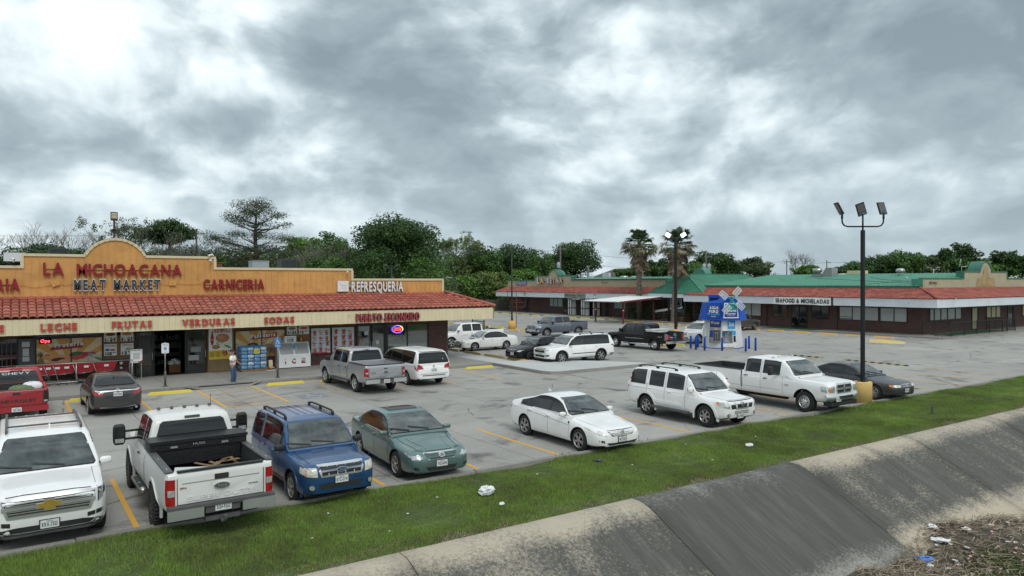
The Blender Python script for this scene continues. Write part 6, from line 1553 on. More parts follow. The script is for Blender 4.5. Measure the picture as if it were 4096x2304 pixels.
def door(x0,x1,z1=2.42,y=WY,glass='shop_glass',fw=.07,handle=1,parent=A,name='door',z0=.16):
 f=MB();f.box(x0,x1,y-.06,y,z0,z0+.16);f.box(x0,x1,y-.06,y,z1-fw,z1);f.box(x0,x0+fw,y-.06,y,z0+.16,z1-fw);f.box(x1-fw,x1,y-.06,y,z0+.16,z1-fw)
 o=f.mk(name,'fblack',parent);bx(x0+fw,x1-fw,y-.035,y-.027,z0+.16,z1-fw,'pane',glass,o)
 if handle:hx=x1-fw/2 if handle>0 else x0+fw/2;MB().tube([(hx,y-.06,1.0),(hx,y-.11,1.03),(hx,y-.11,1.37),(hx,y-.06,1.40)],.012,6).mk('handle','chrome',o)
 return o
door(5.30,6.12,2.50,glass='gstore');door(7.78,8.76,2.50,glass='gstore');bx(6.14,6.20,WY-.06,WY,.16,2.5,'door_post','fblack',A);bx(7.68,7.76,WY-.06,WY,.16,2.5,'door_post','fblack',A)
door(17.52,18.40,2.42,handle=1);door(18.46,19.34,2.42,handle=-1);bx(17.44,17.52,WY-.08,WY,.16,2.55,'door_post','fblack',A);bx(19.36,19.50,WY-.08,WY,.16,2.55,'door_post','fblack',A);bx(17.52,19.36,WY-.05,WY,2.42,2.54,'door_header','fblack',A)
window(19.50,22.42,.30,2.42,(20.92,),'shop_glass');abox('window_base',19.50,22.42,.15,.30,'fblack',.06)
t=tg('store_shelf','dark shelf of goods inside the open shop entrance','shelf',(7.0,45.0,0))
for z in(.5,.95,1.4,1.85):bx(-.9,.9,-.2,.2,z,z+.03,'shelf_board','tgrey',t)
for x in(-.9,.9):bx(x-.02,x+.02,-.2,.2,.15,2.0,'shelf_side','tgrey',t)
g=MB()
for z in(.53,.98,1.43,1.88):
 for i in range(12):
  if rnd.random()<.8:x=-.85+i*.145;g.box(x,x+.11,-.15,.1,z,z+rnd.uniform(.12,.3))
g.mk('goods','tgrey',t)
b=MB();b.box(7.05,7.62,43.25,43.75,.17,.60);tag(b.mk('produce_crate','wood_board'),'wooden crate of packed goods just inside the shop entrance','crate')
for i in range(3):crm('produce_bag',7.16+i*.17,43.4,.62+(.12 if i==1 else 0),.15,'tgrey' if False else 'plate','pale bag of produce heaped on the crate inside the entrance','bag',.7,90+i,1.,i,'pale bags on the crate inside the entrance')
t=tg('counter','cream counter seen through the right hand shop doors','counter',(18.1,43.6,0));bx(-.5,.5,-.3,.3,.15,1.05,'counter_front','trim_cream',t);bx(-.55,.55,-.33,.33,1.05,1.10,'counter_top','wood_board',t)
for i,(x,y)in enumerate(((19.0,45.2),(19.3,45.3))):tag(bx(x,x+.22,y,y+.2,1.0,1.35+.1*i,'carton','plate'),['white carton on the counter line deep in the right hand shop','taller white carton deep in the right hand shop'][i],'carton')
t=tg('table','dark table behind the right hand shop window','table',(20.9,44.2,0));bx(-.4,.4,-.4,.4,.82,.86,'table_top','tgrey',t);MB().tube([(0,0,.15),(0,0,.82)],.04,8).mk('table_leg','tblack',t)
walk=tg('sidewalk',None,None);walk['kind']='structure'
xs_=[XL,-3.0,0.,3.0,6.1,9.1,12.1,15.1,18.1,21.0,24.2]
for a,b in zip(xs_,xs_[1:]):
 for y0,y1 in((37.23,39.8),(39.8,WY)):bx(a+.008,b-.008,y0+.008,y1-.008,-.1,.15,'slab','wconc',walk)
 bx(a+.006,b-.006,37.05,37.22,-.1,.155,'kerb_stone','kconc',walk)if not(a<9.2 and b>7.)else None
for a,b in((6.1,7.35),(10.0,12.1)):bx(a+.006,b-.006,37.05,37.22,-.1,.155,'kerb_stone','kconc',walk)
raw('ramp',[(7.4,36.7,.004),(9.6,36.7,.004),(9.9,37.9,.158),(7.1,37.9,.158),(6.6,37.05,.158),(10.3,37.05,.158)],[(0,1,2,3),(0,3,4),(1,5,2)],'wconc',walk)
raw('joint_bed',[(XL,37.1,.10),(24.2,37.1,.10),(24.2,WY+.2,.10),(XL,WY+.2,.10)],[(0,1,2,3)],'lot_joint',walk)
bx(24.2,26.3,37.23,50.0,-.1,.02,'slab','wconc',walk)
for y0,y1 in((37.6,41.0),(41.0,45.0),(45,50.0)):bx(22.9 if y0<42 else 23.9,26.25,y0,y1-.015,.0,.06,'slab','new_concrete',walk)
isl=tg('concrete_island',None,None);isl['kind']='structure'
def island(poly,m,top=.15,name='slab'):
 MB().prs(poly,lambda u,v,t:(u,v,-.1+(top+.1)*t)).mk(name,m,isl)
island([(24.16,37.45),(24.16,32.2),(24.3,31.75),(24.75,31.5),(26.9,31.5),(26.9,37.3)],'new_concrete');island([(26.92,37.25),(26.92,31.5),(31.9,31.5),(29.9,34.5)],'new_concrete')
MB().prs([(24.0,37.5),(24.0,32.15),(24.18,31.62),(24.7,31.34),(32.9,31.34),(33.1,31.6),(31.8,31.49),(24.75,31.49),(24.29,31.74),(24.15,32.2),(24.15,37.5)],lambda u,v,t:(u,v,-.1+.26*t)).mk('kerb_stone','kconc',isl)
island([(31.95,31.5),(33.0,31.6),(32.0,34.4),(29.95,34.5)],'wconc',.13)
def stpw(x,y,along,L=1.85,m='stop_yellow',label=None,group=None,rz=0.,z=0.):
 k=(along,L,m)
 if k not in slm:
  b=MB();pr=[(-.09,0),(.09,0),(.065,.10),(.045,.125),(-.045,.125),(-.065,.10)]
  if along=='x':b.prs(pr,lambda u,v,t:((t-.5)*(L-.10*v/.125*2),u,v))
  else:b.prs(pr,lambda u,v,t:(u,(t-.5)*(L-.10*v/.125*2),v))
  o=b.mk('wheel_stop',m);slm[k]=o.data
 else:o=mesh_obj('wheel_stop',slm[k])
 o.location=(x,y,z);o.rotation_euler=(0,0,rz);tag(o,label,'wheel stop',group);return o
for i,(x,y,lab)in enumerate(((2.9,36.25,'yellow wheel stop hidden behind the front wheels of the dark grey sedan'),(5.95,36.24,'long yellow wheel stop before the left blue parking sign'),(11.2,36.22,'long yellow wheel stop before the right blue parking sign'),(13.9,36.15,'yellow wheel stop under the nose of the silver pickup'),(18.4,36.3,'yellow wheel stop showing right of the white minivan'),(22.6,36.35,'bright yellow wheel stop in the empty bay by the concrete corner'))):
 stpw(x,y,'x',1.9,'stop_yellow',lab,None,rnd.uniform(-.03,.03))
for i,y in enumerate((46.7,43.65,40.9,38.1,35.35)):stpw(26.58,y,'y',2.35,'stop_old' if i<3 else 'stop_orange',['faded wheel stop nearest the brick corner of the shop','faded wheel stop second out from the brick corner','faded wheel stop left of the black sedan','orange wheel stop under the nose of the black sedan','wheel stop under the nose of the white crossover'][i],None,rnd.uniform(-.03,.03),.062 if y>37.6 else 0)
for k in range(12):stpw(65.6+rnd.uniform(-.1,.1),100.6-2.87*k,'y',1.85,'stop_yellow','yellow wheel stop in the row along the banquet hall sidewalk','wheel stops along the banquet hall',rnd.uniform(-.04,.04))
for k,y in enumerate((66.0,62.8,60.1,57.3)):stpw(64.35,y,'y',1.85,'stop_orange','orange wheel stop in the row before the planted patio','wheel stops before the patio',rnd.uniform(-.04,.04))
for k,y in enumerate((48.9,46.0,43.1,40.25,37.65,34.87)):stpw(64.1,y,'y',1.85,'stop_orange','pale orange wheel stop in the row before the seafood restaurant','wheel stops before the restaurant',rnd.uniform(-.03,.03))
for X_,Ys in((45.0,(79.1,76.4,73.6,70.9,68.25,65.5,62.9)),(43.35,(76.7,74.0,71.2,68.5,65.8,62.8,60.2))):
 for y in Ys:stpw(X_+rnd.uniform(-.1,.1),y,'y',1.75,'stop_orange' if rnd.random()<.4 else 'stop_yellow','yellow wheel stop in the double row around the yellow lamp base','double row of wheel stops mid lot',rnd.uniform(-.06,.06))
for x,y,lab in((41.9,40.2,'yellow wheel stop by the tail of the black pickup'),(43.5,40.4,'yellow wheel stop just left of the windmill kiosk')):stpw(x,y,'y',1.75,'stop_yellow',lab)
# the long green roofed mall: restaurant, patio, banquet hall
def tiling(parent,x0,z0,x1,z1,ya,yb,m='tile_multi_far',rows=8,pitch=.333,hipa=False,hipb=False,axis='x'):
 """barrel tiles on a slope from the eave (x0,z0) to (x1,z1); eave runs along y (axis x) or along x (axis y)"""
 mb=MB();SLs=hypot(x1-x0,z1-z0);rr_=SLs/rows;ux,uz=(x1-x0)/SLs,(z1-z0)/SLs;n=4
 y=ya+pitch/2
 while y<yb:
  for r in range(rows):
   v=r*rr_;k=(v+.2)/SLs;lo=ya+(abs(x1-x0)*k if hipa else 0);hi=yb-(abs(x1-x0)*k if hipb else 0)
   if lo<=y<=hi:
    V=[]
    for vv,rad,lift in((v-.03,.165,.035),(v+rr_,.14,0.)):
     for q in range(n+1):
      a=pi*q/n;w_=sin(a)*.075*(rad/.165)+lift;c_=y-cos(a)*rad
      X=x0+ux*vv-uz*w_*(1 if x1>x0 else-1);Z=z0+uz*vv+abs(ux)*w_
      V.append((X,c_,Z)if axis=='x' else(c_,X,Z))
    F=[(q,q+1,n+2+q,n+1+q)for q in range(n)]+[tuple(range(n+1))]
    mb.add(V,F)
  y+=pitch
 o=mb.mk('roof_tiling',m,parent);o['kind']='stuff'
def mat_tile_far():
 m,t=newmat('tile_multi_far')
 g=t.node('ShaderNodeNewGeometry');rp=g.outputs['Random Per Island'];n2=t.noise(g.outputs['Position'],.8,6,.65,.3)
 c=t.ramp(rp,[(0.,(.25,.070,.055)),(.5,(.34,.098,.072)),(1.,(.43,.14,.10))]);c=t.mix(t.ramp(n2,[(.52,0.),(.78,.8)]),c,(.14,.055,.05))
 b=t.node('ShaderNodeBsdfPrincipled',inp={'Base Color':c,'Roughness':.85});t.out(b.outputs[0]);M['tile_multi_far']=m
mat_tile_far()
def mat_brickwork_far(name='brick_far'):
 m,t=newmat(name)
 g=t.node('ShaderNodeNewGeometry').outputs['Position'];s=t.node('ShaderNodeSeparateXYZ',inp={0:g});u=t.math('ADD',s.outputs[0],s.outputs[1]);v=t.node('ShaderNodeCombineXYZ',inp={0:u,1:s.outputs[2]}).outputs[0]
 br=t.node('ShaderNodeTexBrick',inp={'Vector':v,'Color1':(.062,.026,.024,1),'Color2':(.105,.046,.040,1),'Mortar':(.17,.125,.11,1),'Scale':1.,'Mortar Size':.009,'Brick Width':.215,'Row Height':.078})
 n=t.noise(g,.7,5,.6);c=t.mix(t.ramp(n,[(.4,0.),(.75,.5)]),br.outputs['Color'],(.045,.02,.02))
 b=t.node('ShaderNodeBsdfPrincipled',inp={'Base Color':c,'Roughness':.9});t.l.new(t.node('ShaderNodeBump',inp={'Strength':.4,'Distance':.01,'Height':br.outputs['Fac']}).outputs[0],b.inputs['Normal']);b.inputs['Normal']
 t.out(b.outputs[0]);M[name]=m
mat_brickwork_far()
def ribbed(name,P,w_,h0,h1=None,pitch=.30,d=.035,m='siding_beige',parent=None,hf=None):
 """ribbed sheet: P(u, v, t) ; ribs are real folds, joined"""
 V=[];F=[];u=0;prof_=[]
 while u<w_-1e-3:
  for q,t in((0,0),(.55,0),(.65,1),(.9,1),(1.,0)):
   uu=min(u+q*pitch,w_)
   if not prof_ or uu>prof_[-1][0]+1e-4:prof_.append((uu,t*d))
  u+=pitch
 for u,t in prof_:
  top=hf(u)if hf else(h1 if h1 is not None else h0)
  V+=[P(u,0,t),P(u,top,t)]
 for i in range(len(prof_)-1):F.append((2*i,2*i+2,2*i+3,2*i+1))
 o=raw(name,V,F,m,parent);o['kind']='stuff';return o
def xwin(parent,X,ya,yb,z0,z1,muls=(),glass='glass_blind',fw=.06,name='window',proud=.06):
 """window in a wall facing -x, ya < yb"""
 f=MB();f.box(X-proud,X,ya,yb,z0,z0+fw);f.box(X-proud,X,ya,yb,z1-fw,z1)
 e=[ya]+list(muls)+[yb]
 for y in[ya+fw/2]+list(muls)+[yb-fw/2]:f.box(X-proud,X,y-fw/2,y+fw/2,z0+fw,z1-fw)
 o=f.mk(name,'frame_bronze',parent);e=[ya+fw/2]+list(muls)+[yb-fw/2]
 for a,b in zip(e,e[1:]):bx(X-.02,X-.012,a+fw/2,b-fw/2,z0+fw,z1-fw,'pane',glass,o)
 return o
def xdoor(parent,X,ya,yb,z1=2.45,lvs=1,glass='gstore',z0=.16):
 for i in range(lvs):
  a=ya+(yb-ya)*i/lvs+.01;b=ya+(yb-ya)*(i+1)/lvs-.01;f=MB();fw=.07
  f.box(X-.06,X,a,b,z0,z0+.2);f.box(X-.06,X,a,b,z1-fw,z1);f.box(X-.06,X,a,a+fw,z0+.2,z1-fw);f.box(X-.06,X,b-fw,b,z0+.2,z1-fw)
  o=f.mk('door','fblack',parent);bx(X-.03,X-.02,a+fw,b-fw,z0+.2,z1-fw,'pane',glass,o);MB().tube([(X-.11,(a+b)/2+(.3 if i==0 else-.3),1.0),(X-.11,(a+b)/2+(.3 if i==0 else-.3),1.35)],.014,6).mk('handle','alloy',o)
  # restaurant
B=tg('restaurant_building','brick restaurant with white fascia, red tile awning and long green metal roof','restaurant building')
WX=68.8
bx(WX,96,33.8,59.7,.05,2.75,'wall','brick_far',B);bx(69.3,110,34.3,59.7,2.7,4.42,'upper_wall','brick_far',B)
raw('soffit',[(66.5,31.55,2.72),(66.5,60.6,2.72),(69.2,60.6,2.72),(69.2,34,2.72),(110,34,2.72),(110,31.55,2.72)],[(0,1,2,3),(0,3,4,5)],'fwhite',B)
y=31.5
while y<60.5:bx(66.42,66.48,y+.004,min(y+2.44,60.5)-.004,2.69,3.44,'fascia_board','fwhite',B);y+=2.44
x=66.42
while x<110:bx(x+.004,x+2.44-.004,31.45,31.50,2.69,3.44,'fascia_board','fwhite',B);x+=2.44
raw('roof_deck',[(66.42,31.45,3.45),(66.42,60.5,3.45),(69.25,60.5,4.33),(69.25,34.3,4.33)],[(0,1,2,3)],'tile_pan',B);raw('roof_deck',[(66.42,31.45,3.45),(69.25,34.3,4.33),(110,34.3,4.33),(110,31.45,3.45)],[(0,1,2,3)],'tile_pan',B)
raw('roof_end',[(66.42,60.5,2.7),(66.42,60.5,3.45),(69.25,60.5,4.33),(69.25,60.5,2.7)],[(0,1,2,3)],'fwhite',B)
tiling(B,66.36,3.46,69.25,4.36,31.5,60.5,hipa=True);tiling(B,31.40,3.46,34.3,4.36,66.5,108,hipa=True,axis='y')
h0,h1=Vc((66.36,31.4,3.56)),Vc((69.25,34.3,4.46));d=(h1-h0)/9
for i in range(9):MB().tube([h0+d*i,h0+d*(i+1.12)],[.13,.11],8).mk('ridge_tile','tile_red_far',B,True)
mb=MB();y=34.4
gr=ribbed('green_roof',lambda u,v,t:(69.15+v,34.45+u,4.60+v*.098+t),25.2,13.2,13.2,.42,.045,'gmetal',B)
raw('roof_edge',[(69.13,34.45,4.56),(69.13,59.66,4.56),(69.13,59.66,4.40),(69.13,34.45,4.40)],[(0,1,2,3)],'gtrim',B)
bx(69.0,69.14,34.45,59.7,4.38,4.52,'gutter','gtrim',B);MB().prs([(69.13,4.4),(82.35,4.4),(82.35,5.88),(69.13,4.58)],lambda u,v,t:(u,59.66+.06*t,v)).mk('gable_end','gtrim',B)
ribbed('green_roof',lambda u,v,t:(82.35+v,34.45+u,5.89-v*.098+t),25.2,13.0,13.0,.84,.045,'gmetal',B)
mb=MB()
for i in range(34):
 x=69.6+rnd.random()*1.0 if i<12 else 76+rnd.random()*5;y=36+rnd.random()*21
 mb.rbox((x,y,4.62+(x-69.15)*.098+.03),.06,.15,.02,.8,6,3)
mb.mk('sealant_patches','alloy',B)['kind']='stuff'
mb=MB()
for pts in([(70.5,35.0),(73,37.5),(75,41),(78,44)],[(71,36),(74,43),(77,50)],[(70,40),(72.5,38.4),(75,36)]):
 mb.tube([(x,y,4.66+(x-69.15)*.098)for x,y in pts],.02,4)
mb.mk('roof_cables','tblack',B)['kind']='stuff'
def hf(u):
 x=69.75+u;z=5.30 if x<77.85 or x>87.5 else 5.97
 if abs(x-82.6)<1.3:z=5.70+sqrt(max(0,1.3**2-(x-82.6)**2))
 return z-4.3
V=[];F=[];xs_=sorted(set(list(np.arange(0,44,.10).round(3))+[8.099,8.101,17.749,17.751]))
ribs=lambda u:.035 if(u%.3)>.19 else 0
for u in xs_:V+=[(69.75+u,34.35-ribs(u),4.30),(69.75+u,34.35-ribs(u),4.30+hf(u))]
for i in range(len(xs_)-1):F.append((2*i,2*i+2,2*i+3,2*i+1))
raw('parapet_siding',V,F,'siding_beige',B)['kind']='stuff'
bx(69.75,114,34.36,34.6,4.3,5.28,'parapet_wall','gtrim',B);bx(77.87,87.48,34.361,35.0,5.25,5.95,'parapet_wall','gtrim',B)
ac_=[(82.6+1.3*cos(R(a)),5.70+1.3*sin(R(a)))for a in range(10,171,8)]
MB().prs(ac_,lambda u,v,t:(u,34.362+1.1*t,v)).mk('parapet_crown','gmetal',B)
def xcap(pts,y0,y1,h=.11,m='gtrim',par=B):
 for(xa,za),(xb,zb)in zip(pts,pts[1:]):
  d_=Vc((xb-xa,0,zb-za)).normalized();nn=Vc((-d_.z,0,d_.x));nn=nn if nn.z>0 else-nn
  MB().prs([(0,0),(1,0),(1,1),(0,1)],lambda u,v,t:(xa+(xb-xa)*u-nn.x*h*v,y0+(y1-y0)*t,za+(zb-za)*u-nn.z*h*v)).mk('parapet_cap',m,par)
xcap([(69.7,5.36),(77.85,5.36)],34.27,34.65);xcap([(77.8,6.04),(81.35,6.04)],34.27,35.05);xcap([(83.85,6.04),(87.55,6.04)],34.27,35.05);xcap([(87.5,5.36),(114,5.36)],34.27,34.65);xcap([(82.6+1.38*cos(R(a)),5.70+1.38*sin(R(a)))for a in np.linspace(167,13,12)],34.26,35.5)
for x in(77.83,87.52):bx(x-.06,x+.06,34.27,35.02,5.27,5.94,'parapet_trim','gtrim',B)
bx(69.68,69.76,34.27,35.3,4.3,5.26,'parapet_end','gmetal',B)
raw('old_sign_stain',[(80.4,34.30,4.5),(84.8,34.30,4.5),(84.4,34.30,5.35),(83.4,34.30,5.4),(82.9,34.30,6.4),(82.3,34.30,6.4),(81.8,34.30,5.4),(80.9,34.30,5.35)],[tuple(range(8))],'stain_rust',B)
xwin(B,WX,51.25,54.0,1.19,2.6,(52.55,));xwin(B,WX,47.9,49.8,1.20,2.6,(48.82,),'gstore')
xdoor(B,WX,45.56,47.44,2.45,2);xwin(B,WX,43.1,45.07,1.16,2.52,(44.06,),'gstore')
xwin(B,WX,35.2,42.0,1.18,2.55,(36.44,40.6),'glass_blind',.07);bx(WX-.07,WX,37.74,37.98,1.2,2.55,'mullion','frame_bronze',B)
bx(WX-.04,WX-.012,40.66,41.9,1.30,1.36,'blind_gap','idark',B);bx(WX-.04,WX-.012,40.66,41.9,1.50,1.54,'blind_gap','idark',B)
for a,b in((42.15,42.75),(50.5,51.0)):bx(WX-.14,WX,a,b,.1,2.7,'pilaster','brick_far',B)
bx(WX-.05,WX,47.5,47.55,2.45,2.7,'door_header','fblack',B)
def ywindow(par,Y,xa,xb,z0,z1,muls,glass,fw=.08):
 f=MB();f.box(xa,xb,Y-.06,Y,z0,z0+fw);f.box(xa,xb,Y-.06,Y,z1-fw,z1)
 for x in[xa+fw/2]+list(muls)+[xb-fw/2]:f.box(x-fw/2,x+fw/2,Y-.06,Y,z0+fw,z1-fw)
 o=f.mk('window','frame_bronze',par);e=[xa+fw/2]+list(muls)+[xb-fw/2]
 for a,b in zip(e,e[1:]):bx(a+fw/2,b-fw/2,Y-.02,Y-.012,z0+fw,z1-fw,'pane',glass,o)
mat('blind_cream',(.50,.45,.27),.6,0,.05,2)
ywindow(B,33.8,69.9,76.2,1.28,2.55,(70.8,72.06,73.34,74.89),'glass_blind',.14)
ywindow(B,33.8,78.25,79.8,.17,2.5,(79.5,),'blind_cream',.14);ywindow(B,33.8,81.4,84.7,1.22,2.5,(82.5,83.6),'blind_cream',.12);ywindow(B,33.8,86.3,88.0,.17,2.5,(87.6,),'gstore',.14);ywindow(B,33.8,89.85,93,1.2,2.5,(91.4,),'blind_cream',.12)
def cambox(x,y,z,n,label,m='plate',s=1.,group=None):
 t=tg('security_camera',label,'camera',(x,y,z),0,group,s);n=Vc(n)
 MB().bar((0,0,0),n*.10,.05).mk('bracket',m,t);MB().tube([n*.06+VZ(.05),n*.36-VZ(.03)],.05,8).mk('housing',m,t,True);MB().tube([n*.35-VZ(.03),n*.37-VZ(.032)],.035,8).mk('lens','idark',t)
 return t
for x,y,z,l in((66.40,37.0,3.35,'white camera on the white fascia above the last blinded window'),(66.40,33.8,3.20,'small white camera on the white fascia near the building corner')):cambox(x,y,z,(-1,-.3,0),l)
cambox(69.5,31.43,3.4,(-.2,-1,0),'small camera on the south fascia right of the corner')
cambox(69.3,35.5,5.35,(-1,-.3,0),'twin camera on the green end of the beige parapet')
for y in(58.2,48.2,41.2,36.6):tag(bx(69.0,69.1,y,y+.14,4.26,4.36,'roof_lamp','plate'),['small white floodlight at the left end of the gutter','second small white floodlight under the long gutter','third small white floodlight under the long gutter','small white floodlight by the beige parapet'][[58.2,48.2,41.2,36.6].index(y)],'floodlight')
bn=tg('banner','white cloth banner reading SEAFOOD & MICHELADAS hung on the fascia','banner')
V=[];F=[];nx,nz=26,5
for i in range(nx+1):
 for j in range(nz+1):
  u,v=i/nx,j/nz;y=47.95-6.55*u;V.append((66.38+.03*sin(u*21+v*2)*(1-v*.5),y,2.70+.72*v-.04*sin(u*9)*(1-v)+.03*sin(u*3.1)*v))
for i in range(nx):
 for j in range(nz):a=i*(nz+1)+j;F.append((a,a+nz+1,a+nz+2,a+1))
mat('banner_cloth',(.86,.86,.85),.8,0,.04,2);raw('cloth',V,F,'banner_cloth',bn,True)
lett('SEAFOOD & MICHELADAS',lambda u,v,t:(66.33-t,47.68-u,2.88+v-.006*u),6.1,.40,.008,['plate_ink'],bn,bold=.035,gap=.10,separate=True)
bx(66.36,66.5,41.2,41.36,2.68,3.46,'end_batten','fblack',bn)
nb=tg('building_number','small dark street number 8506 on the beige parapet','number');lett('8506',lambda u,v,t:(71.0+u,34.28-t,4.75+v),1.3,.26,.02,['frame_bronze'],nb,separate=True,gap=.35)
w2=tg('mall_sidewalk',None,None);w2['kind']='structure'
y=31.0
while y<109:bx(66.08,71.2,y+.008,y+3.0-.008,-.1,.15,'slab','wconc',w2);bx(65.9,66.07,y+.006,y+2.994,-.1,.155,'kerb_stone','kconc',w2);y+=3.0
x=71.2
while x<112:bx(x+.008,x+3-.008,31.1,33.8,-.1,.15,'slab','wconc',w2);x+=3
x=66.2
while x<112:bx(x+.006,x+2.994,30.88,31.09,-.1,.156,'kerb_stone','kconc',w2);x+=3
MB().prs([(59.9,30.9),(66.1,30.9),(66.1,33.4),(61.2,33.4)],lambda u,v,t:(u,v,-.1+t*(.13+.02*(u>62)))).mk('slab','wconc',w2)
mat('ramp_yellow',(.62,.46,.18),.8,0,.15,3,dirt=((.35,.31,.22),2.5,.55,.8))
MB().prs([(58.3,30.8),(59.2,30.5),(60.6,31.6),(60.9,33.3),(59.9,33.9),(58.6,33.2)],lambda u,v,t:(u+(.25 if t and u<59.5 else 0),v,.004+t*.10)).mk('yellow_ramp','ramp_yellow',w2)
mat('turf',(.015,.085,.025),.95,0,.2,4,bump=.5,bscale=60)
tag(bx(66.0,68.1,43.3,49.2,.15,.17,'turf_mat','turf'),'green artificial turf mat before the restaurant double doors','turf mat')
tag(bx(69.2,80.5,31.5,33.4,.15,.17,'turf_mat','turf'),'green artificial turf behind the black railing at the corner','turf mat')
b=MB();pts=[(67.6+2.4*q,32.2-.9*sin(q*2.6),.21)for q in np.linspace(0,1,14)];b.tube(pts,[.05+.03*sin(q*9)**2 for q in np.linspace(0,1,14)],8);tag(b.mk('rolled_cloth','tgrey',None,True),'long rolled dark cloth lying on the turf by the corner railing','roll')
def rlg(pts,label,z=.15,h=1.0,name='railing',sp=.13,m='fblack',postsz=.06,post_every=None):
 t=tg(name,label,'railing');bal=MB()
 for a,b in zip(pts,pts[1:]):
  a,b=Vc((*a,z)),Vc((*b,z));L=(b-a).length;n=max(1,int(L/sp))
  for zz_ in(.12,h-.03):MB().bar(a+VZ(zz_),b+VZ(zz_),.035).mk('rail',m,t)
  for i in range(1,n):p=a+(b-a)*i/n;bal.box(p.x-.008,p.x+.008,p.y-.008,p.y+.008,z+.12,z+h-.03)
 for p in pts:bx(p[0]-postsz/2,p[0]+postsz/2,p[1]-postsz/2,p[1]+postsz/2,z-.02,z+h+.05,'post',m,t)
 if bal.V:bal.mk('balusters',m,t)['kind']='stuff'
 return t
rlg([(68.55,33.7),(68.3,31.15),(70.78,31.15),(73.25,31.15),(75.81,31.15),(78.5,31.15),(79.5,31.15)],'black metal railing round the turf at the restaurant corner',h=1.25)
rlg([(79.6,31.15),(81.3,31.15),(81.3,33.7)],'short end section of black railing past the gate gap',h=1.2)
def vent_ball(x,y,z,label,s=1.):
 t=tg('roof_vent',label,'roof vent',(x,y,z),0,None,s);MB().lth([(.28,0),(.28,.35)],n=12).mk('duct','alloy',t,True);MB().lth([(.36,.33),(.48,.48),(.46,.68),(.30,.82),(0,.86)],n=14).mk('turbine','alloy',t,True)
vent_ball(80,41.7,5.62,'silver turbine vent on the green roof near the parapet',1.)
def hood(x,y,z,label,w_=1.,big=False):
 t=tg('roof_exhaust',label,'exhaust fan',(x,y,z));bx(-.5*w_,.5*w_,-.5*w_,.5*w_,0,.45,'curb','alloy',t)
 MB().lth([(.42*w_,.45),(.42*w_,.60),(.62*w_,.62),(.62*w_,1.05),(.40*w_,1.10)],n=16).mk('fan_cowl','alloy',t,True)
hood(79,51.0,5.5,'round grey exhaust fan left of the slanted intake on the green roof',.9)
t=tg('air_intake','slanted grey intake hood on the green roof beside the round fan','intake',(79.5,49.7,5.55));MB().prs([(-.6,0),(.6,0),(.6,1.1),(-.2,1.1)],lambda u,v,q:(q*1.2-.6,-u,v)).mk('intake_hood','alloy',t)
t=tg('cooling_unit','pale boxy cooling unit on the ridge of the green roof','cooling unit',(83,48.5,5.8));bx(-.6,.6,-1.1,.8,0,.52,'casing','trim_cream',t);MB().lth([(.9,0),(.9,.12),(.2,.2)],(0,1.6,0),n=14).mk('skylight','plate',t)
t=tg('satellite_dish','grey satellite dish on the beige parapet left of the crown','satellite dish',(78.9,35.0,5.95));MB().tube([(0,0,0),(0,0,.45),(-.15,0,.7)],.03,6).mk('mast','alloy',t);b=MB();b.lth([(.42,.10),(.3,.03),(0,0)],(0,0,0),'y',18,sx=1.,sy=1.15,caps=False);o=b.mk('dish','alloy',t,True);o.location=(-.15,.0,.85);o.rotation_euler=(.2,0,.35);MB().tube([(-.15,0,.5),(.35,-.35,.55),(.38,-.38,.65)],.02,5).mk('feed_arm','plate',t)
# patio hall with hipped green roof
C_=tg('patio_hall','open patio hall with steep hipped green metal roof between the two brick buildings','patio hall')
ex0,ex1,ey0,ey1,ez=67.,83.5,57.85,66.95,3.64;rx0,rx1,ry,rz_=69.1,80.4,62.4,6.0
quads=[[(ex0,ey1,ez),(ex0,ey0,ez),(rx0,ry,rz_)],[(ex0,ey0,ez),(ex1,ey0,ez),(rx1,ry,rz_),(rx0,ry,rz_)],[(ex1,ey1,ez),(ex0,ey1,ez),(rx0,ry,rz_),(rx1,ry,rz_)],[(ex1,ey0,ez),(ex1,ey1,ez),(rx1,ry,rz_)]]
for q in quads:raw('roof_plane',q,[tuple(range(len(q)))],'gmetal',C_)
def seam_lines(eave0,eave1,apex_fn,n,par):
 mb=MB()
 for i in range(1,n):
  p=eave0+(eave1-eave0)*i/n;q=apex_fn(i/n);mb.bar(p+VZ(.02),q+VZ(.02),.035,.05)
 mb.mk('roof_seams','gmetal',par)['kind']='stuff'
e0_,e1_=Vc((ex0,ey0,ez)),Vc((ex0,ey1,ez));ap=Vc((rx0,ry,rz_))
seam_lines(e0_,e1_,lambda f:Vc((ex0+(rx0-ex0)*min(f,1-f)*2,ey0+(ey1-ey0)*f,ez+(rz_-ez)*min(f,1-f)*2)),24,C_)
def apx(f):
 x=ex0+(ex1-ex0)*f;k=min(1,(x-ex0)/(rx0-ex0),(ex1-x)/(ex1-rx1));return Vc((x,ey0+(ry-ey0)*k,ez+(rz_-ez)*k))
seam_lines(Vc((ex0,ey0,ez)),Vc((ex1,ey0,ez)),apx,42,C_)
for a,b in(((ex0,ey1,ez),ap),((ex0,ey0,ez),ap),(ap,(rx1,ry,rz_)),((rx1,ry,rz_),(ex1,ey0,ez))):MB().bar(Vc(a)+VZ(.04),Vc(b)+VZ(.04),.16,.05).mk('ridge_cap','gmetal',C_)
bx(66.95,67.0,ey0,ey1,3.10,3.60,'fascia_board','fwhite',C_);bx(66.9,67.05,ey0,ey1,3.58,3.66,'gutter','gtrim',C_)
for y in(66.3,63.6,60.9,58.3):bx(67.1,67.28,y-.09,y+.09,.15,3.6,'post','fblack',C_)
bx(76,76.1,57.9,66.9,.1,3.6,'back_wall','idark',C_);bx(67.3,76,59.75,59.8,.1,3.6,'side_wall','brick_far',C_)
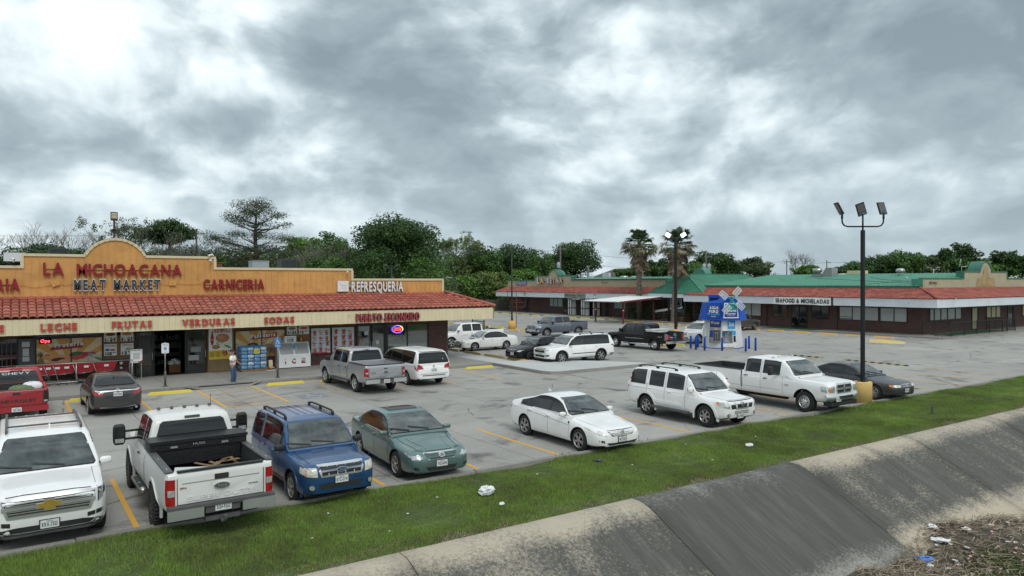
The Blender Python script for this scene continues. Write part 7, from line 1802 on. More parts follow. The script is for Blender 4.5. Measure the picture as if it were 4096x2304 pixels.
bx(67.3,76,ey0+.1,ey1-.1,3.5,3.56,'ceiling','idark',C_)
rlg([(66.9,67.0),(66.9,64.9),(66.9,62.8),(66.9,60.5),(66.9,58.2),(66.9,55.8),(66.9,53.6)],'long black railing before the planted patio',h=1.05)
rlg([(67.0,71.6),(67.0,69.4),(67.0,67.3)],'black railing before the palm planter',h=.95)
t=tg('metal_screen','white perforated decorative screen standing in the patio','screen',(67.9,63.1,0));b=MB();r_=random.Random(8)
for y0,y1,z0,z1 in((-.95,.95,1.25,1.33),(-.95,.95,2.9,2.98),(-.95,-.88,1.3,2.95),(.88,.95,1.3,2.95)):b.box(-.02,.02,y0,y1,z0,z1)
for i in range(60):y,z=r_.uniform(-.85,.85),r_.uniform(1.35,2.88);a=r_.random()*3;l=.16;b.bar((0,y-cos(a)*l,z-sin(a)*l),(0,y+cos(a)*l,z+sin(a)*l),.05,.03)
b.mk('screen_panel','plate',t)['kind']='stuff'
for y in(-.9,.9):bx(-.03,.03,y-.03,y+.03,.15,1.3,'leg','fblack',t)
t=tg('wheelchair_ramp','grey timber ramp with white cloth along its rail in the patio','ramp',(67.4,63.9,.15))
MB().prs([(2.4,0),(-2.6,0),(-2.6,.75),(2.4,.12)],lambda u,v,q:(q*1.2,u,v)).mk('deck','wood_board',t)
for y in(2.3,.7,-.9,-2.5):bx(-.05,.05,y-.06,y+.06,0,1.45+.1*(y<1),'post','tgrey',t)
for z in(.45,.75,1.05):MB().bar((-.02,2.3,z),(-.02,-2.5,z+.5),.04,.1).mk('rail','tgrey',t)
MB().bar((-.05,2.2,1.15),(-.05,-.9,1.62),.03,.28).mk('cloth','plate',t);MB().bar((-.05,-1.0,1.45),(-.05,-2.4,1.8),.03,.12).mk('cloth','plate',t)
# banquet hall
D_=tg('banquet_hall_building','brick banquet hall with beige metal parapet, red tile awning and white fascia','banquet hall')
RX=70.3
bx(RX,90,67.5,103.5,.05,2.78,'wall','brick_far',D_);bx(70.85,90,67.5,104.4,2.75,4.4,'upper_wall','brick_far',D_)
raw('soffit',[(67.95,67.5,2.76),(67.95,103.8,2.76),(70.8,103.8,2.76),(70.8,67.5,2.76)],[(0,1,2,3)],'fwhite',D_)
y=67.4
while y<103.8:bx(67.86,67.92,y+.004,min(y+2.44,103.8)-.004,2.72,3.47,'fascia_board','fwhite',D_);y+=2.44
raw('roof_deck',[(67.86,67.4,3.47),(67.86,103.8,3.47),(70.8,104.4,4.30),(70.8,67.4,4.30)],[(0,1,2,3)],'tile_pan',D_);raw('roof_end',[(67.86,103.82,2.72),(67.86,103.82,3.47),(70.8,104.4,4.3),(70.8,104.4,2.72)],[(0,1,2,3)],'fwhite',D_)
tiling(D_,67.80,3.48,70.75,4.32,67.4,103.9)
def hg(u):
 y=104.4-u;z=6.05 if 87.0<y<96.4 else 5.34
 if abs(y-91.6)<1.2:z=5.80+sqrt(max(0,1.2**2-(y-91.6)**2))
 return z-4.30
V=[];F=[];us=sorted(set(list(np.arange(0,37.0,.1).round(3))+[7.999,8.001,17.399,17.401]))
for u in us:V+=[(70.80-ribs(u),104.4-u,4.30),(70.80-ribs(u),104.4-u,4.30+hg(u))]
for i in range(len(us)-1):F.append((2*i,2*i+2,2*i+3,2*i+1))
raw('parapet_siding',V,F,'siding_beige',D_)['kind']='stuff'
bx(70.81,71.1,67.4,104.4,4.3,5.30,'parapet_wall','gtrim',D_);bx(70.811,71.6,87.02,96.38,5.25,6.02,'parapet_wall','gmetal',D_)
MB().prs([(91.6+1.2*cos(R(a)),5.80+1.2*sin(R(a)))for a in range(10,171,8)],lambda u,v,t:(70.812+1.5*t,u,v)).mk('parapet_crown','gmetal',D_)
def ycap(pts,x0,x1,h=.11,par=D_):
 for(ya,za),(yb,zb)in zip(pts,pts[1:]):
  d_=Vc((0,yb-ya,zb-za)).normalized();nn=Vc((0,-d_.z,d_.y));nn=nn if nn.z>0 else-nn
  MB().prs([(0,0),(1,0),(1,1),(0,1)],lambda u,v,t:(x0+(x1-x0)*t,ya+(yb-ya)*u-nn.y*h*v,za+(zb-za)*u-nn.z*h*v)).mk('parapet_cap','gtrim',par)
ycap([(104.45,5.42),(96.4,5.42)],70.7,71.15);ycap([(96.45,6.12),(92.8,6.12)],70.7,71.65);ycap([(90.4,6.12),(86.95,6.12)],70.7,71.65);ycap([(87.0,5.42),(67.4,5.42)],70.7,71.15);ycap([(91.6+1.28*cos(R(a)),5.80+1.28*sin(R(a)))for a in np.linspace(165,15,10)],70.69,71.9)
for y in(96.42,86.98):bx(70.7,71.62,y-.06,y+.06,5.31,6.01,'parapet_trim','gtrim',D_)
mb=MB()
for r in range(2):
 y=67.6+r*.15
 while y<86.8:mb.tube([(71.3+r*.5,y,5.42+r*.12),(71.85+r*.5,y,5.54+r*.12)],[.15,.13],7);y+=.33
o=mb.mk('green_tiling','gmetal',D_);o['kind']='stuff'
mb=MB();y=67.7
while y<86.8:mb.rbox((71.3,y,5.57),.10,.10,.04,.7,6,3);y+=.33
mb.mk('painted_glints','plate',D_)['kind']='stuff'  # pale blobs painting white glints of light along the green tiling
xdoor(D_,RX,97.7,99.0,2.5,1);xwin(D_,RX,88.55,91.95,1.18,2.58,(89.85,90.9),'glass_blind_teal',.09);xdoor(D_,RX,87.5,88.4,2.55,1)
xwin(D_,RX,81.9,83.4,1.18,2.4,(82.6,),'glass_blind_teal',.09);xwin(D_,RX,79.7,81.2,1.0,2.45,(80.4,),'glass_blind_teal',.09);xwin(D_,RX,74.5,77.0,1.25,2.4,(75.2,),'glass_blind_teal',.09)
bx(69.6,RX,78.1,79.7,.1,2.7,'pier','brick_far',D_);bx(RX-.03,RX,95.2,95.3,.15,2.7,'downpipe','tgrey',D_)
mat('shoji_white',(.62,.63,.62),.7,0,.05,2)
def lantern_box(x0,x1,y0,y1,label,z1=2.62):
 t=tg('entry_pillar',label,'pillar');bx(x0+.03,x1-.03,y0+.03,y1-.03,.17,z1-.02,'panel','shoji_white',t);f=MB()
 for x in(x0,x1):
  for y in(y0,(y0+y1)/2,y1):f.box(x-.05,x+.05,y-.05,y+.05,.15,z1)
 for z in(.15,1.22,z1-.08):
  f.box(x0,x1,y0-.04,y0+.04,z,z+.09);f.box(x0,x1,y1-.04,y1+.04,z,z+.09);f.box(x0-.04,x0+.04,y0,y1,z,z+.09);f.box(x1-.04,x1+.04,y0,y1,z,z+.09)
 f.mk('frame','fblack',t)
lantern_box(68.0,68.9,83.6,84.55,'left white panelled pillar with black frame at the banquet entrance');lantern_box(68.0,68.9,80.6,81.55,'middle white panelled pillar with black frame at the banquet entrance')
lantern_box(69.0,69.8,81.9,82.9,'recessed white panelled pillar between the two entrance pillars',2.4);lantern_box(68.6,69.3,78.8,79.6,'right white panelled pillar beside the carport post',2.4)
bx(68.0,68.1,78.8,84.6,2.45,2.70,'entry_beam','fblack',D_);
for i in range(6):bx(67.97,68.0,78.9+i*.96,79.75+i*.96,2.50,2.68,'beam_panel','shoji_white',D_)
rlg([(68.2,77.0),(68.2,75.2)],'short black railing by the right corner of the banquet entrance',h=1.2);rlg([(68.2,74.6),(68.2,72.8)],'short black gate section left of the palm planter',h=1.2)
t=tg('bench','dark chair standing beside the banquet entrance','chair',(69.1,79.2,.15));bx(-.25,.25,-.3,.3,.40,.46,'seat','fblack',t);bx(.2,.25,-.3,.3,.46,.95,'backrest','fblack',t)
for a in(-.22,.22):
 for b in(-.27,.27):bx(a-.02,a+.02,b-.02,b+.02,0,.4,'leg','fblack',t)
t=tg('letter_sign','yellow and white channel letters reading LA REYNA on the beige parapet','sign');bx(70.66,70.72,88.9,95.7,5.22,5.36,'raceway','alloy',t)
mat('sign_yellow',(.75,.45,.03),.5,0,.05,4);mat('sign_blue',(.04,.06,.25),.5,0,.1,4);mat('sign_pale',(.62,.55,.48),.5,0,.05,4)
def reyna(word,y,wd,cols):
 lay=lett(word,lambda u,v,q:(70.62-q,y-u,4.90+v),wd,.80,.16,['sign_yellow','sign_blue'],t,bold=.05,separate=True,gap=.16)
 for o,c in zip(lay,cols):
  o.data.materials[0]=M[c]
reyna('LA',95.5,1.75,('sign_pale','sign_yellow'));reyna('REYNA',92.9,3.9,('sign_pale','sign_pale','sign_yellow','sign_pale','sign_yellow'))
t=tg('lease_sign','small blue FOR LEASE sign on the left end of the beige parapet','sign');bx(70.68,70.74,98.8,101.9,4.62,5.22,'board','sign_blue',t)
lett('FOR LEASE',lambda u,v,q:(70.67-q,101.75-u,4.96+v),2.8,.20,.006,['plate'],t,bold=.02);lett('713-530-2022',lambda u,v,q:(70.67-q,101.8-u,4.68+v),2.9,.19,.006,['plate'],t,bold=.02)
t=tg('hall_sign','weathered grey board reading Banquet Hall in script on the fascia','sign');mat('board_grey',(.24,.25,.22),.8,0,.2,3);bx(67.78,67.85,80.3,85.1,2.76,3.40,'board','board_grey',t)
lett('Banquet Hall',lambda u,v,q:(67.775-q,84.95-u+v*-.25,2.98+v),4.4,.32,.01,['plate_ink'],t,shear=.35,bold=.005);lett('Coming soon',lambda u,v,q:(67.775-q,83.2-u,2.82+v),.9,.07,.01,['plate_ink'],t)
nb=tg('building_number','small dark street number 8284 on the banquet hall parapet','number');lett('8204',lambda u,v,t:(70.66-t,80.0-u,4.85+v),1.2,.22,.02,['frame_bronze'],nb,gap=.4,separate=True);nb['label']='small dark street number 8204 on the beige banquet hall parapet'
for y,l in((95.0,'dark gooseneck lamp on the white fascia left of the script sign'),(77.9,'dark gooseneck lamp on the white fascia right of the script sign')):
 t=tg('wall_lamp',l,'lamp',(67.8,y,3.25));MB().tube([(0,0,-.1),(-.2,0,.1),(-.35,0,.05)],.02,6).mk('arm','fblack',t);MB().lth([(.04,.08),(.16,-.05)],(-.36,0,0),n=12).mk('shade','fblack',t)
for y,l in((102.9,'small white camera at the left end of the white fascia'),(79.6,'small white camera on the fascia beside the script sign')):cambox(67.84,y,3.1,(-1,-.2,0),l,'plate',.8)
vent_ball(78,90.8,5.0,'silver turbine vent behind the LA REYNA parapet',1.2);vent_ball(78,81.0,4.95,'second silver turbine vent near the first palm',1.2);hood(78,83.1,4.9,'round grey exhaust fan between the turbine vents',1.0)
t=tg('vent_pipes','pair of pale flue pipes rising behind the banquet hall parapet','flue pipes',(78,91.5,4.4))
for y in(.0,.35):MB().tube([(0,y,0),(0,y,3.1)],.09,8).mk('pipe','alloy',t);MB().rbox((0,y,3.2),.16,.16,.1,.7).mk('cap','alloy',t,True)
for z in(1.9,2.6):MB().bar((0,-.8,z),(0,.6,z),.04).mk('brace','alloy',t)
MB().tube([(0,-.8,0),(0,-.8,2.7)],.025,6).mk('stay','tgrey',t)
t=tg('roof_sign_frame','green metal parapet piece with rounded top beyond the first palm','parapet');
bx(84,84.2,72.0,80.5,4.4,6.0,'wall','gmetal',t);MB().prs([(73.5+1.2*cos(R(a)),5.9+1.2*sin(R(a)))for a in range(0,181,12)],lambda u,v,q:(83.98+1.5*q,u,v)).mk('crown','gmetal',t)
t=tg('house','brown shingled house roof with a pale vent gable beyond the banquet hall','house');mat('shingle',(.085,.075,.068),.9,0,.2,3,dirt=((.13,.12,.11),1,.5,.8));mat('house_wall',(.25,.20,.16),.9,0,.1,2)
bx(116,128,120.5,136,0,5.6,'wall','house_wall',t)
e=[(115,119.5,5.5),(115,137,5.5),(129,137,5.5),(129,119.5,5.5),(120.5,131.5,8.3),(120.5,127,8.3)]
for f in((0,1,4,5),(1,2,4),(2,3,5,4),(3,0,5)):raw('roof',[e[i]for i in f],[tuple(range(len(f)))],'shingle',t)
bx(115.6,116.2,128.4,130.6,5.9,7.25,'gable_vent','fwhite',t)
# carport
t=tg('carport','white ribbed metal carport on dark red posts beside the banquet sidewalk','carport');mat('post_red',(.13,.03,.028),.6,0,.15,4)
ribbed('roof_sheet',lambda u,v,q:(59.6+v,64.45+u,2.70+v*.068+q),6.4,7.55,7.55,.30,.04,'pwhite',t);mat('sheet_edge',(.5,.5,.5),.6,0,.1,4)
bx(59.55,59.62,64.4,70.9,2.62,2.70,'edge_trim','sheet_edge',t)
MB().bar((59.6,64.42,2.60),(67.2,64.42,3.12),.06,.20).mk('beam','post_red',t);MB().bar((59.6,70.85,2.60),(67.2,70.85,3.12),.06,.20).mk('beam','post_red',t);MB().bar((60.9,64.42,2.56),(60.9,70.85,2.56),.08,.12).mk('beam','post_red',t)
for x,y,z in((60.9,70.1,2.6),(60.95,65.1,2.6),(66.9,70.6,3.0),(66.9,65.9,3.0)):bx(x-.07,x+.07,y-.07,y+.07,0,z,'post','post_red',t)
for x,y in((60.9,70.1),(60.95,65.1)):bx(x-.075,x+.075,y-.075,y+.075,1.35,1.75,'reflector','lamp_red',t);bx(x-.077,x+.077,y-.077,y+.077,1.55,1.65,'reflector','plate',t)
mat('rust_pipe',(.16,.045,.03),.8,0,.25,6)
t=tg('timber_fence','tall weathered grey board fence left of the banquet hall','fence');mat('fence_wood',(.12,.105,.095),.9,0,.3,2,randv=.25,streak=(1,1,.2))
pts=[(70.5,103.9),(60,126)]
a,b=Vc((70.9,104.2,0)),Vc((50.0,109.9,0));a=Vc((72,104.6,0));b=Vc((42,112,0));n=180
me_=None
for i in range(n):
 p=a+(b-a)*(i+.5)/n;h_=2.05+rnd.uniform(-.05,.05)
 if me_ is None:o=bx(-.076,.076,-.012,.012,0,1,'board','fence_wood',t);me_=o.data
 else:o=mesh_obj('board',me_,t)
 o.location=p+VZ(0);o.scale=(1,1,h_);o.rotation_euler=(0,rnd.uniform(-.01,.01),atan2(b.y-a.y,b.x-a.x))
for z in(.4,1.6):MB().bar(a+Vc((0,.05,z)),b+Vc((0,.05,z)),.04,.09).mk('rail','fence_wood',t)
# signs and things at the shop
mat('sign_red',(.24,.006,.012),.5,0,.12,3);mat('sredside',(.05,.008,.008),.5,0,.1,4);mat('sign_brick',(.36,.05,.06),.5,0,.1,3);mat('sign_brick_side',(.10,.02,.02),.5,0,.1,4)
mat('swhite',(.72,.73,.74),.4,0,.04,3);mat('sign_dark',(.02,.028,.035),.3,0,.1,3,coat=.5);mat('sign_fascia_red',(.48,.05,.035),.55,0,.08,3)
def asign(name,word,x0,wd,z0,ht,mats,label,y=42.97,depth=.09,bold=.04,rail=True,railz=.5,gap=.10,t=None,space=.34,tilt=0.):
 t=t or tg(name,label,'sign')
 if rail:bx(x0+.1,x0+wd-.1,y-.05,y,z0+ht*railz,z0+ht*(railz+.16),'raceway','sorange' if y>42 else 'alloy',t)
 lett(word,lambda u,v,q:(x0+u,y-.05-q,z0+v+tilt*u),wd,ht,depth,mats,t,bold=bold,separate=True,gap=gap,space=space);return t
t=asign('letter_sign','LA',1.30,.88,5.47,.60,['sign_red','sredside'],'large red channel letters reading LA MICHOACANA on the orange parapet',bold=.028)
asign(None,'MICHOACANA',2.73,4.92,5.45,.58,['sign_red','sredside'],None,bold=.028,t=t)
t=tg('letter_sign','black channel letters with white outline reading MEAT MARKET on the orange parapet','sign')
for(wd,x0,wid)in(('MEAT',2.59,1.43),('MARKET',4.36,2.23)):
 bx(x0,x0+wid,42.92,42.97,4.92,5.02,'raceway','sorange',t)
 lett(wd,lambda u,v,q:(x0+u,42.92-q,4.71+v),wid,.52,.12,['swhite','sredside'],t,bold=.075,separate=True,gap=.16);lett(wd,lambda u,v,q:(x0+.012+u,42.92-q,4.722+v),wid-.024,.496,.128,['sign_dark'],t,bold=.045,separate=True,gap=.22)
asign('letter_sign','CARNICERIA',8.74,3.32,4.70,.53,['sign_red','sredside'],'red channel letters reading CARNICERIA right of the meat market sign',bold=.04)
asign('letter_sign','FRUTERIA',-2.4,2.75,4.73,.52,['sign_red','sredside'],'red letters ending in RIA at the left edge of the orange parapet',bold=.055)
asign('letter_sign','REFRESQUERIA',17.35,3.52,4.50,.60,['swhite','sredside'],'white channel letters reading REFRESQUERIA on the lowest parapet step',bold=.03,gap=.10)
t=tg('box_sign','square white light box with faint pink cart drawing left of the REFRESQUERIA letters','sign');bx(16.45,17.14,42.78,42.96,4.50,5.15,'light_box','swhite',t);bx(17.14,17.35,42.85,42.92,4.76,4.92,'link','alloy',t)
mat('faint_pink',(.62,.48,.56),.6,0,0);mb=MB()
for a,b in(((.10,.55),(.18,.50)),((.18,.50),(.24,.30)),((.24,.30),(.50,.27)),((.50,.27),(.55,.42)),((.24,.38),(.54,.38)),((.26,.20),(.50,.20)),((.30,.12),(.33,.10)),((.46,.12),(.48,.06)),((.34,.42),(.40,.44))):
 mb.bar((16.45+a[0],42.775,4.50+a[1]),(16.45+b[0],42.775,4.50+b[1]),.012,.022)
mb.mk('cart_drawing','faint_pink',t)
FY=40.14
for wd,x0,w_,z0,lab in(('LECHE',1.10,1.45,2.84,'red letters reading LECHE on the cream fascia'),('FRUTAS',4.00,1.76,2.85,'red letters reading FRUTAS on the cream fascia'),('VERDURAS',7.15,2.58,2.85,'red letters reading VERDURAS on the cream fascia'),('SODAS',11.27,1.62,2.84,'red letters reading SODAS on the cream fascia'),('HUEVOS',-2.1,1.82,2.84,'red letter S at the left edge of the cream fascia')):
 t=asign('letter_sign',wd,x0,w_,z0,.33,['sign_fascia_red','sredside'],lab,FY+.02,.05,.045,rail=False,gap=.16);b=MB()
 for z in(z0+.07,z0+.29):b.box(x0-.02,x0+w_+.02,FY-.012,FY-.004,z-.006,z+.006)
 b.mk('mounting_rails','tgrey',t)['kind']='stuff'
t=tg('letter_sign','raised pinkish red letters reading PUERTO ESCONDIDO on the cream fascia','sign')
for wd,x0,w_ in(('PUERTO',16.48,1.62),('ESCONDIDO',18.28,2.28)):
 bx(x0,x0+w_,FY-.05,FY+.02,2.92,3.04,'raceway','alloy',t);lett(wd,lambda u,v,q:(x0+u,FY-.05-q,2.76+v),w_,.46,.16,['sign_brick','sign_brick_side'],t,bold=.03,separate=True,gap=.13)
bx(18.10,18.28,FY-.04,FY+.02,2.90,3.08,'white_plate','swhite',t)
for x,rz,l in((1.81,.35,'tilted orange junction box left of the MEAT MARKET letters'),(7.19,0,'orange junction box right of the MEAT MARKET letters')):
 o=bx(-.17,.17,-.10,0,-.13,.13,'junction_box','sorange');o.location=(x,42.97,5.05);o.rotation_euler=(0,-rz,0);tag(o,l,'junction box');g=MB()
 for dx,dz_ in((-.08,.05),(.08,.05),(0,-.03)):g.rbox((dx,-.105,dz_),.015,.008,.015)
 g.mk('knockouts','brown_trim',o)['kind']='stuff'
b=MB();b.tube([(.35+i*.13,42.93,5.0-.12*sin(i/10*pi))for i in range(11)],.012,5);b.tube([(2.0+i*.07,42.93,5.06-.08*sin(i/8*pi))for i in range(9)],.012,5);b.tube([(6.6+i*.07,42.93,5.02-.05*sin(i/8*pi))for i in range(8)],.012,5);b.tube([(7.4+i*.14,42.93,5.05-.05*sin(i/9*pi))for i in range(10)],.012,5)
tag(b.mk('sign_cable','sorange'),'thin orange cable sagging between the parapet signs','cable',kind='stuff')
for x,z,n,l in((.0,6.22,(.35,-1,0),'white camera under the top left corner of the high parapet'),(9.20,6.28,(-.6,-1,0),'white camera under the top right corner of the high parapet'),(9.30,6.58,(-.9,-.3,0),'white camera standing on the top right corner of the high parapet'),(17.1,5.68,(-.3,-1,0),'white camera at the step above the REFRESQUERIA sign')):
 cambox(x,42.9,z,n,l,'swhite',1.)
cambox(16.1,40.14,3.2,(-.2,-1,0),'small round white camera left of the PUERTO ESCONDIDO letters','swhite',.5);cambox(17.3,40.10,3.42,(0,-1,0),'small grey camera above the PUERTO letters','tgrey',.6)
def ac(x,y,w_,d_,z0,z1,m,label,slat=True,fan=True,badge=False):
 t=tg('air_conditioner',label,'air conditioner',(x,y,z0));h=z1-z0;bx(-w_/2+.03,w_/2-.03,-d_/2+.03,d_/2-.03,0,h-.05,'casing',m,t);bx(-w_/2,w_/2,-d_/2,d_/2,h-.05,h,'lid',m,t)
 if slat:
  k=0
  while k*.085<h-.12:bx(-w_/2-.01,w_/2+.01,-d_/2-.012,-d_/2+.02,.05+k*.085,.085+k*.085,'louvre',m,t);k+=1
  for sx in(-w_/2,w_/2):bx(sx-.03,sx+.03,-d_/2-.02,-d_/2+.04,0,h,'corner_post',m,t)
 if fan:MB().lth([(min(w_,d_)*.4,h),(min(w_,d_)*.38,h+.05),(.05,h+.03)],n=16).mk('fan_guard','tblack',t)
 if badge:bx(-.16,.22,-d_/2-.03,-d_/2-.01,h*.45,h*.6,'badge','plate',t)
 return t
mat('ac_green',(.055,.075,.072),.5,.2,.1,4);mat('ac_grey',(.36,.41,.43),.5,.2,.06,3)
ac(2.27,50,.95,.9,5.9,7.08,'ac_green','dark green slatted condenser behind the left of the high parapet',badge=True);ac(8.85,50,.98,.9,5.9,6.88,'ac_green','dark slatted condenser just showing right of the round crown',badge=True)
ac(13.7,50,1.15,1.0,4.6,6.52,'ac_grey','pale grey package unit behind the middle parapet step',slat=False);ac(15.57,50,1.02,.95,4.6,6.66,'ac_green','tall dark slatted condenser beside the pale grey unit');ac(11.3,50,.9,.9,4.4,6.05,'ac_grey','low pale unit with a chimney cap right of the high parapet',slat=False)
o=MB().box(11.0,11.5,50.6,51.1,6.0,6.35);o.box(10.92,11.58,50.55,51.15,6.35,6.42);tag(o.mk('chimney_cap','brown_trim'),'brown chimney with flat cap behind the low pale unit','chimney');tag(bx(-.35,.6,49.6,50.6,6.3,6.78,'skylight','plate'),'flat white roof hatch at the left end of the high parapet','roof hatch')
# posters and window pictures (flat print)
def pm(c):
 k='print_%02x%02x%02x'%tuple(int(x*255)for x in c)
 if k not in M:mat(k,c,.55,0,.06,6)
 return k
def pst(name,x0,x1,z0,z1,bg,label,y=WY-.075,cat='poster',th=.012,frame=None):
 t=tg(name,label,cat);bx(x0,x1,y-th,y,z0,z1,'sheet',pm(bg),t)
 if frame:f=MB();f.box(x0-.02,x1+.02,y-th*.8,y+.004,z0-.02,z1+.02);f.mk('border',pm(frame),t)
 L=[y-th-.002]
 def shape(pts,c,nm='print'):
  L[0]-=.0012;o=raw(nm,[(x0+(x1-x0)*u,L[0],z0+(z1-z0)*v)for u,v in pts],[tuple(range(len(pts)))],pm(c),t);return o
 def oval(cu,cv,ru,rv,c,a=0,n=14):shape([(cu+ru*cos(2*pi*i/n)*cos(a)-rv*sin(2*pi*i/n)*sin(a),cv+ru*cos(2*pi*i/n)*sin(a)+rv*sin(2*pi*i/n)*cos(a))for i in range(n)],c)
 def text(s,u,v,wd,ht,c,shear=0,bold=.03,rot=0.):
  L[0]-=.0012;yy=L[0];W_,H_=x1-x0,z1-z0
  lett(s,lambda a,b,q:(x0+u*W_+a,yy,z0+v*H_+b+rot*a),wd*W_,ht*H_,.001,[pm(c)],t,shear=shear,bold=bold,flat=True)
 return t,shape,oval,text
OR=(.62,.33,.07);PALE_=(.70,.55,.35)
def rays(shape,cu,cv,c):
 for i in range(0,14,2):
  a,b=pi*(i/14),pi*((i+1)/14);R_=1.6
  q=[(cu,cv),(cu+R_*cos(a),cv+R_*sin(a)),(cu+R_*cos(b),cv+R_*sin(b))]
  out=[]
  def clip(poly,f,g_):
   r=[]
   for p,s_ in zip(poly,poly[1:]+poly[:1]):
    if f(p)>=0:r.append(p)
    if(f(p)>=0)!=(f(s_)>=0):k=f(p)/(f(p)-f(s_));r.append((p[0]+(s_[0]-p[0])*k,p[1]+(s_[1]-p[1])*k))
   return r
  for f in(lambda p:p[0],lambda p:1-p[0],lambda p:p[1],lambda p:1-p[1]):q=clip(q,f,0)if q else q
  if len(q)>2:shape(q,c)
t,sh,ov,tx=pst('window_poster',.99,3.77,.92,2.31,OR,'window poster reading Frutería over a heap of painted fruit',WY-.022);rays(sh,.5,.1,PALE_)
ov(.62,.40,.13,.12,(.05,.14,.05));ov(.64,.30,.13,.09,(.55,.07,.06));ov(.33,.28,.17,.15,(.70,.30,.14),.2);ov(.32,.27,.11,.06,(.05,.03,.03),.2);ov(.42,.18,.11,.09,(.70,.35,.20));ov(.20,.38,.06,.05,(.68,.35,.10));ov(.16,.44,.05,.04,(.60,.12,.10))
for u in(.73,.79,.85):ov(u,.42,.055,.07,(.40,.04,.06))
ov(.80,.26,.09,.06,(.60,.45,.42));ov(.87,.20,.07,.05,(.62,.60,.50));ov(.70,.16,.08,.10,(.62,.58,.30),.9);ov(.88,.34,.14,.05,(.20,.30,.28),-.8);ov(.93,.30,.12,.04,(.52,.52,.38),-.8);ov(.96,.22,.1,.035,(.10,.22,.06),-.7);ov(.55,.08,.2,.05,(.30,.36,.10));ov(.35,.05,.16,.04,(.55,.50,.15))
ov(.06,.15,.055,.20,(.22,.16,.06));
for k in range(9):sh([(.06,.36),(.06+.012*(k-4)*1.3-.01,.62-.02*abs(k-4)),(.075,.36)],(.04,.09,.05))
sh([(.20,.60),(.70,.66),(.71,.80),(.60,.82),(.22,.72)],(.30,.03,.03));tx('Frutería',.27,.70,.44,.13,(.75,.74,.70),.0,.06,.06)
t=tg('window_sign','dark blue banner strip above the fruit window','sign');bx(.86,3.80,WY-.085,WY-.07,2.40,2.62,'strip',pm((.02,.045,.09)),t);lett('CHECK CASHING',lambda u,v,q:(2.2+u,WY-.087,2.45+v),1.4,.11,.001,[pm((.20,.30,.36))],t,flat=True);lett('MONEY ORDERS',lambda u,v,q:(1.0+u,WY-.087,2.45+v),1.0,.10,.001,[pm((.20,.30,.36))],t,flat=True)
def neon(name,text,x0,z0,wd,ht,col,label,oval=None,y=WY-.10,st=6.,shear=.2):
 t=tg(name,label,'neon sign');k='neon_%d'%int(col[2]*100+col[0]*10)
 if k not in M:mat(k,col,.4,0,0,emt=(col,st))
 lett(text,lambda u,v,q:(x0+u,y-q,z0+v),wd,ht,.012,[k],t,shear=shear,bold=-.004,gap=.12,name='tube')
 bx(x0-.06,x0+wd+.08,y+.012,y+.016,z0-.06,z0+ht+.08,'backing','idark',t)
 if oval:
  for(a0,a1,c2)in oval:
   k2='neon_o%d'%int(c2[0]*100)
   if k2 not in M:mat(k2,c2,.4,0,0,emt=(c2,5.))
   cx,cz=x0+wd/2,z0+ht/2;MB().tube([(cx+(wd*.74)*cos(R(a)),y,cz+ht*1.05*sin(R(a)))for a in np.linspace(a0,a1,20)],.014,6).mk('tube',k2,t,True)
neon('neon_sign','Ope',1.16,2.16,.38,.15,(1.,.06,.08),'lit red neon OPEN sign with its last letter dark in the fruit window',y=WY-.09)
neon('neon_sign','OPEN',19.95,1.97,.50,.22,(1.,.05,.04),'lit red OPEN neon in a blue and yellow ring in the right shop window',[(100,340,(.16,.08,1.)),(-20,60,(.75,.55,.10)),(60,100,(.35,.15,1.))],y=WY-.09)
for i,(x0,x1,z0,z1,lab)in enumerate(((.40,.71,1.98,2.23,'uppermost white paper on the dark pilaster left of the fruit window'),(.43,.68,1.54,1.90,'tall white paper in the middle of the dark pilaster'),(.42,.70,1.28,1.50,'lowest white paper on the dark pilaster'))):
 t,sh,ov,tx=pst('notice',x0,x1,z0,z1,(.58,.62,.60),lab,WY-.052,'notice');
 for k in range(4):sh([(.12,.8-k*.2),(.85,.8-k*.2),(.85,.84-k*.2),(.12,.84-k*.2)],(.25,.27,.28))
WH=(.74,.74,.72);BK=(.02,.02,.02)
def price(x0,x1,z0,z1,txt,food,label,y=WY-.055,col=BK,head=None,sub=None):
 t,sh,ov,tx=pst('price_poster',x0,x1,z0,z1,WH,label,y);
 for(cu,cv,ru,rv,c)in food:ov(cu,cv,ru,rv,c)
 for(s,u,v,wd,ht)in txt:tx(s,u,v,wd,ht,col,0,.06)
 if head:tx(head,.08,.86,.84,.07,BK);
 if sub:tx(sub,.10,.76,.80,.06,BK)
price(3.87,4.44,2.06,2.54,[('2',.04,.06,.16,.28),('X',.24,.06,.10,.18),('$4',.46,.06,.46,.34)],[(.5,.78,.40,.17,(.12,.04,.04))],'price poster reading 2x$4, upper left on the wood panel')
price(4.62,5.20,2.06,2.54,[('8',.04,.06,.18,.28),('X',.28,.06,.10,.18),('$3',.52,.06,.42,.34)],[(.5,.78,.40,.17,(.55,.20,.05))],'price poster reading 8x$3, upper right on the wood panel')
price(3.87,4.44,1.35,1.94,[('$',.06,.10,.14,.2),('10',.26,.04,.36,.26),('99',.66,.16,.24,.14)],[(.25,.50,.2,.12,(.08,.14,.40)),(.68,.48,.24,.10,(.50,.12,.12))],'price poster reading $10.99 with papal, cilantro and sodas, lower left',head='Papel, Garrapata',sub='Sal o Grandes o Refri')
price(4.62,5.20,1.35,1.94,[('$',.06,.10,.14,.2),('3',.28,.04,.2,.26),('99',.56,.16,.28,.14)],[(.66,.50,.28,.14,(.10,.28,.12)),(.66,.50,.20,.09,(.62,.40,.20))],'price poster of fresh round cheese at $3.99, lower right',head='La Michoacana',sub='Queso Fresco Rueda')
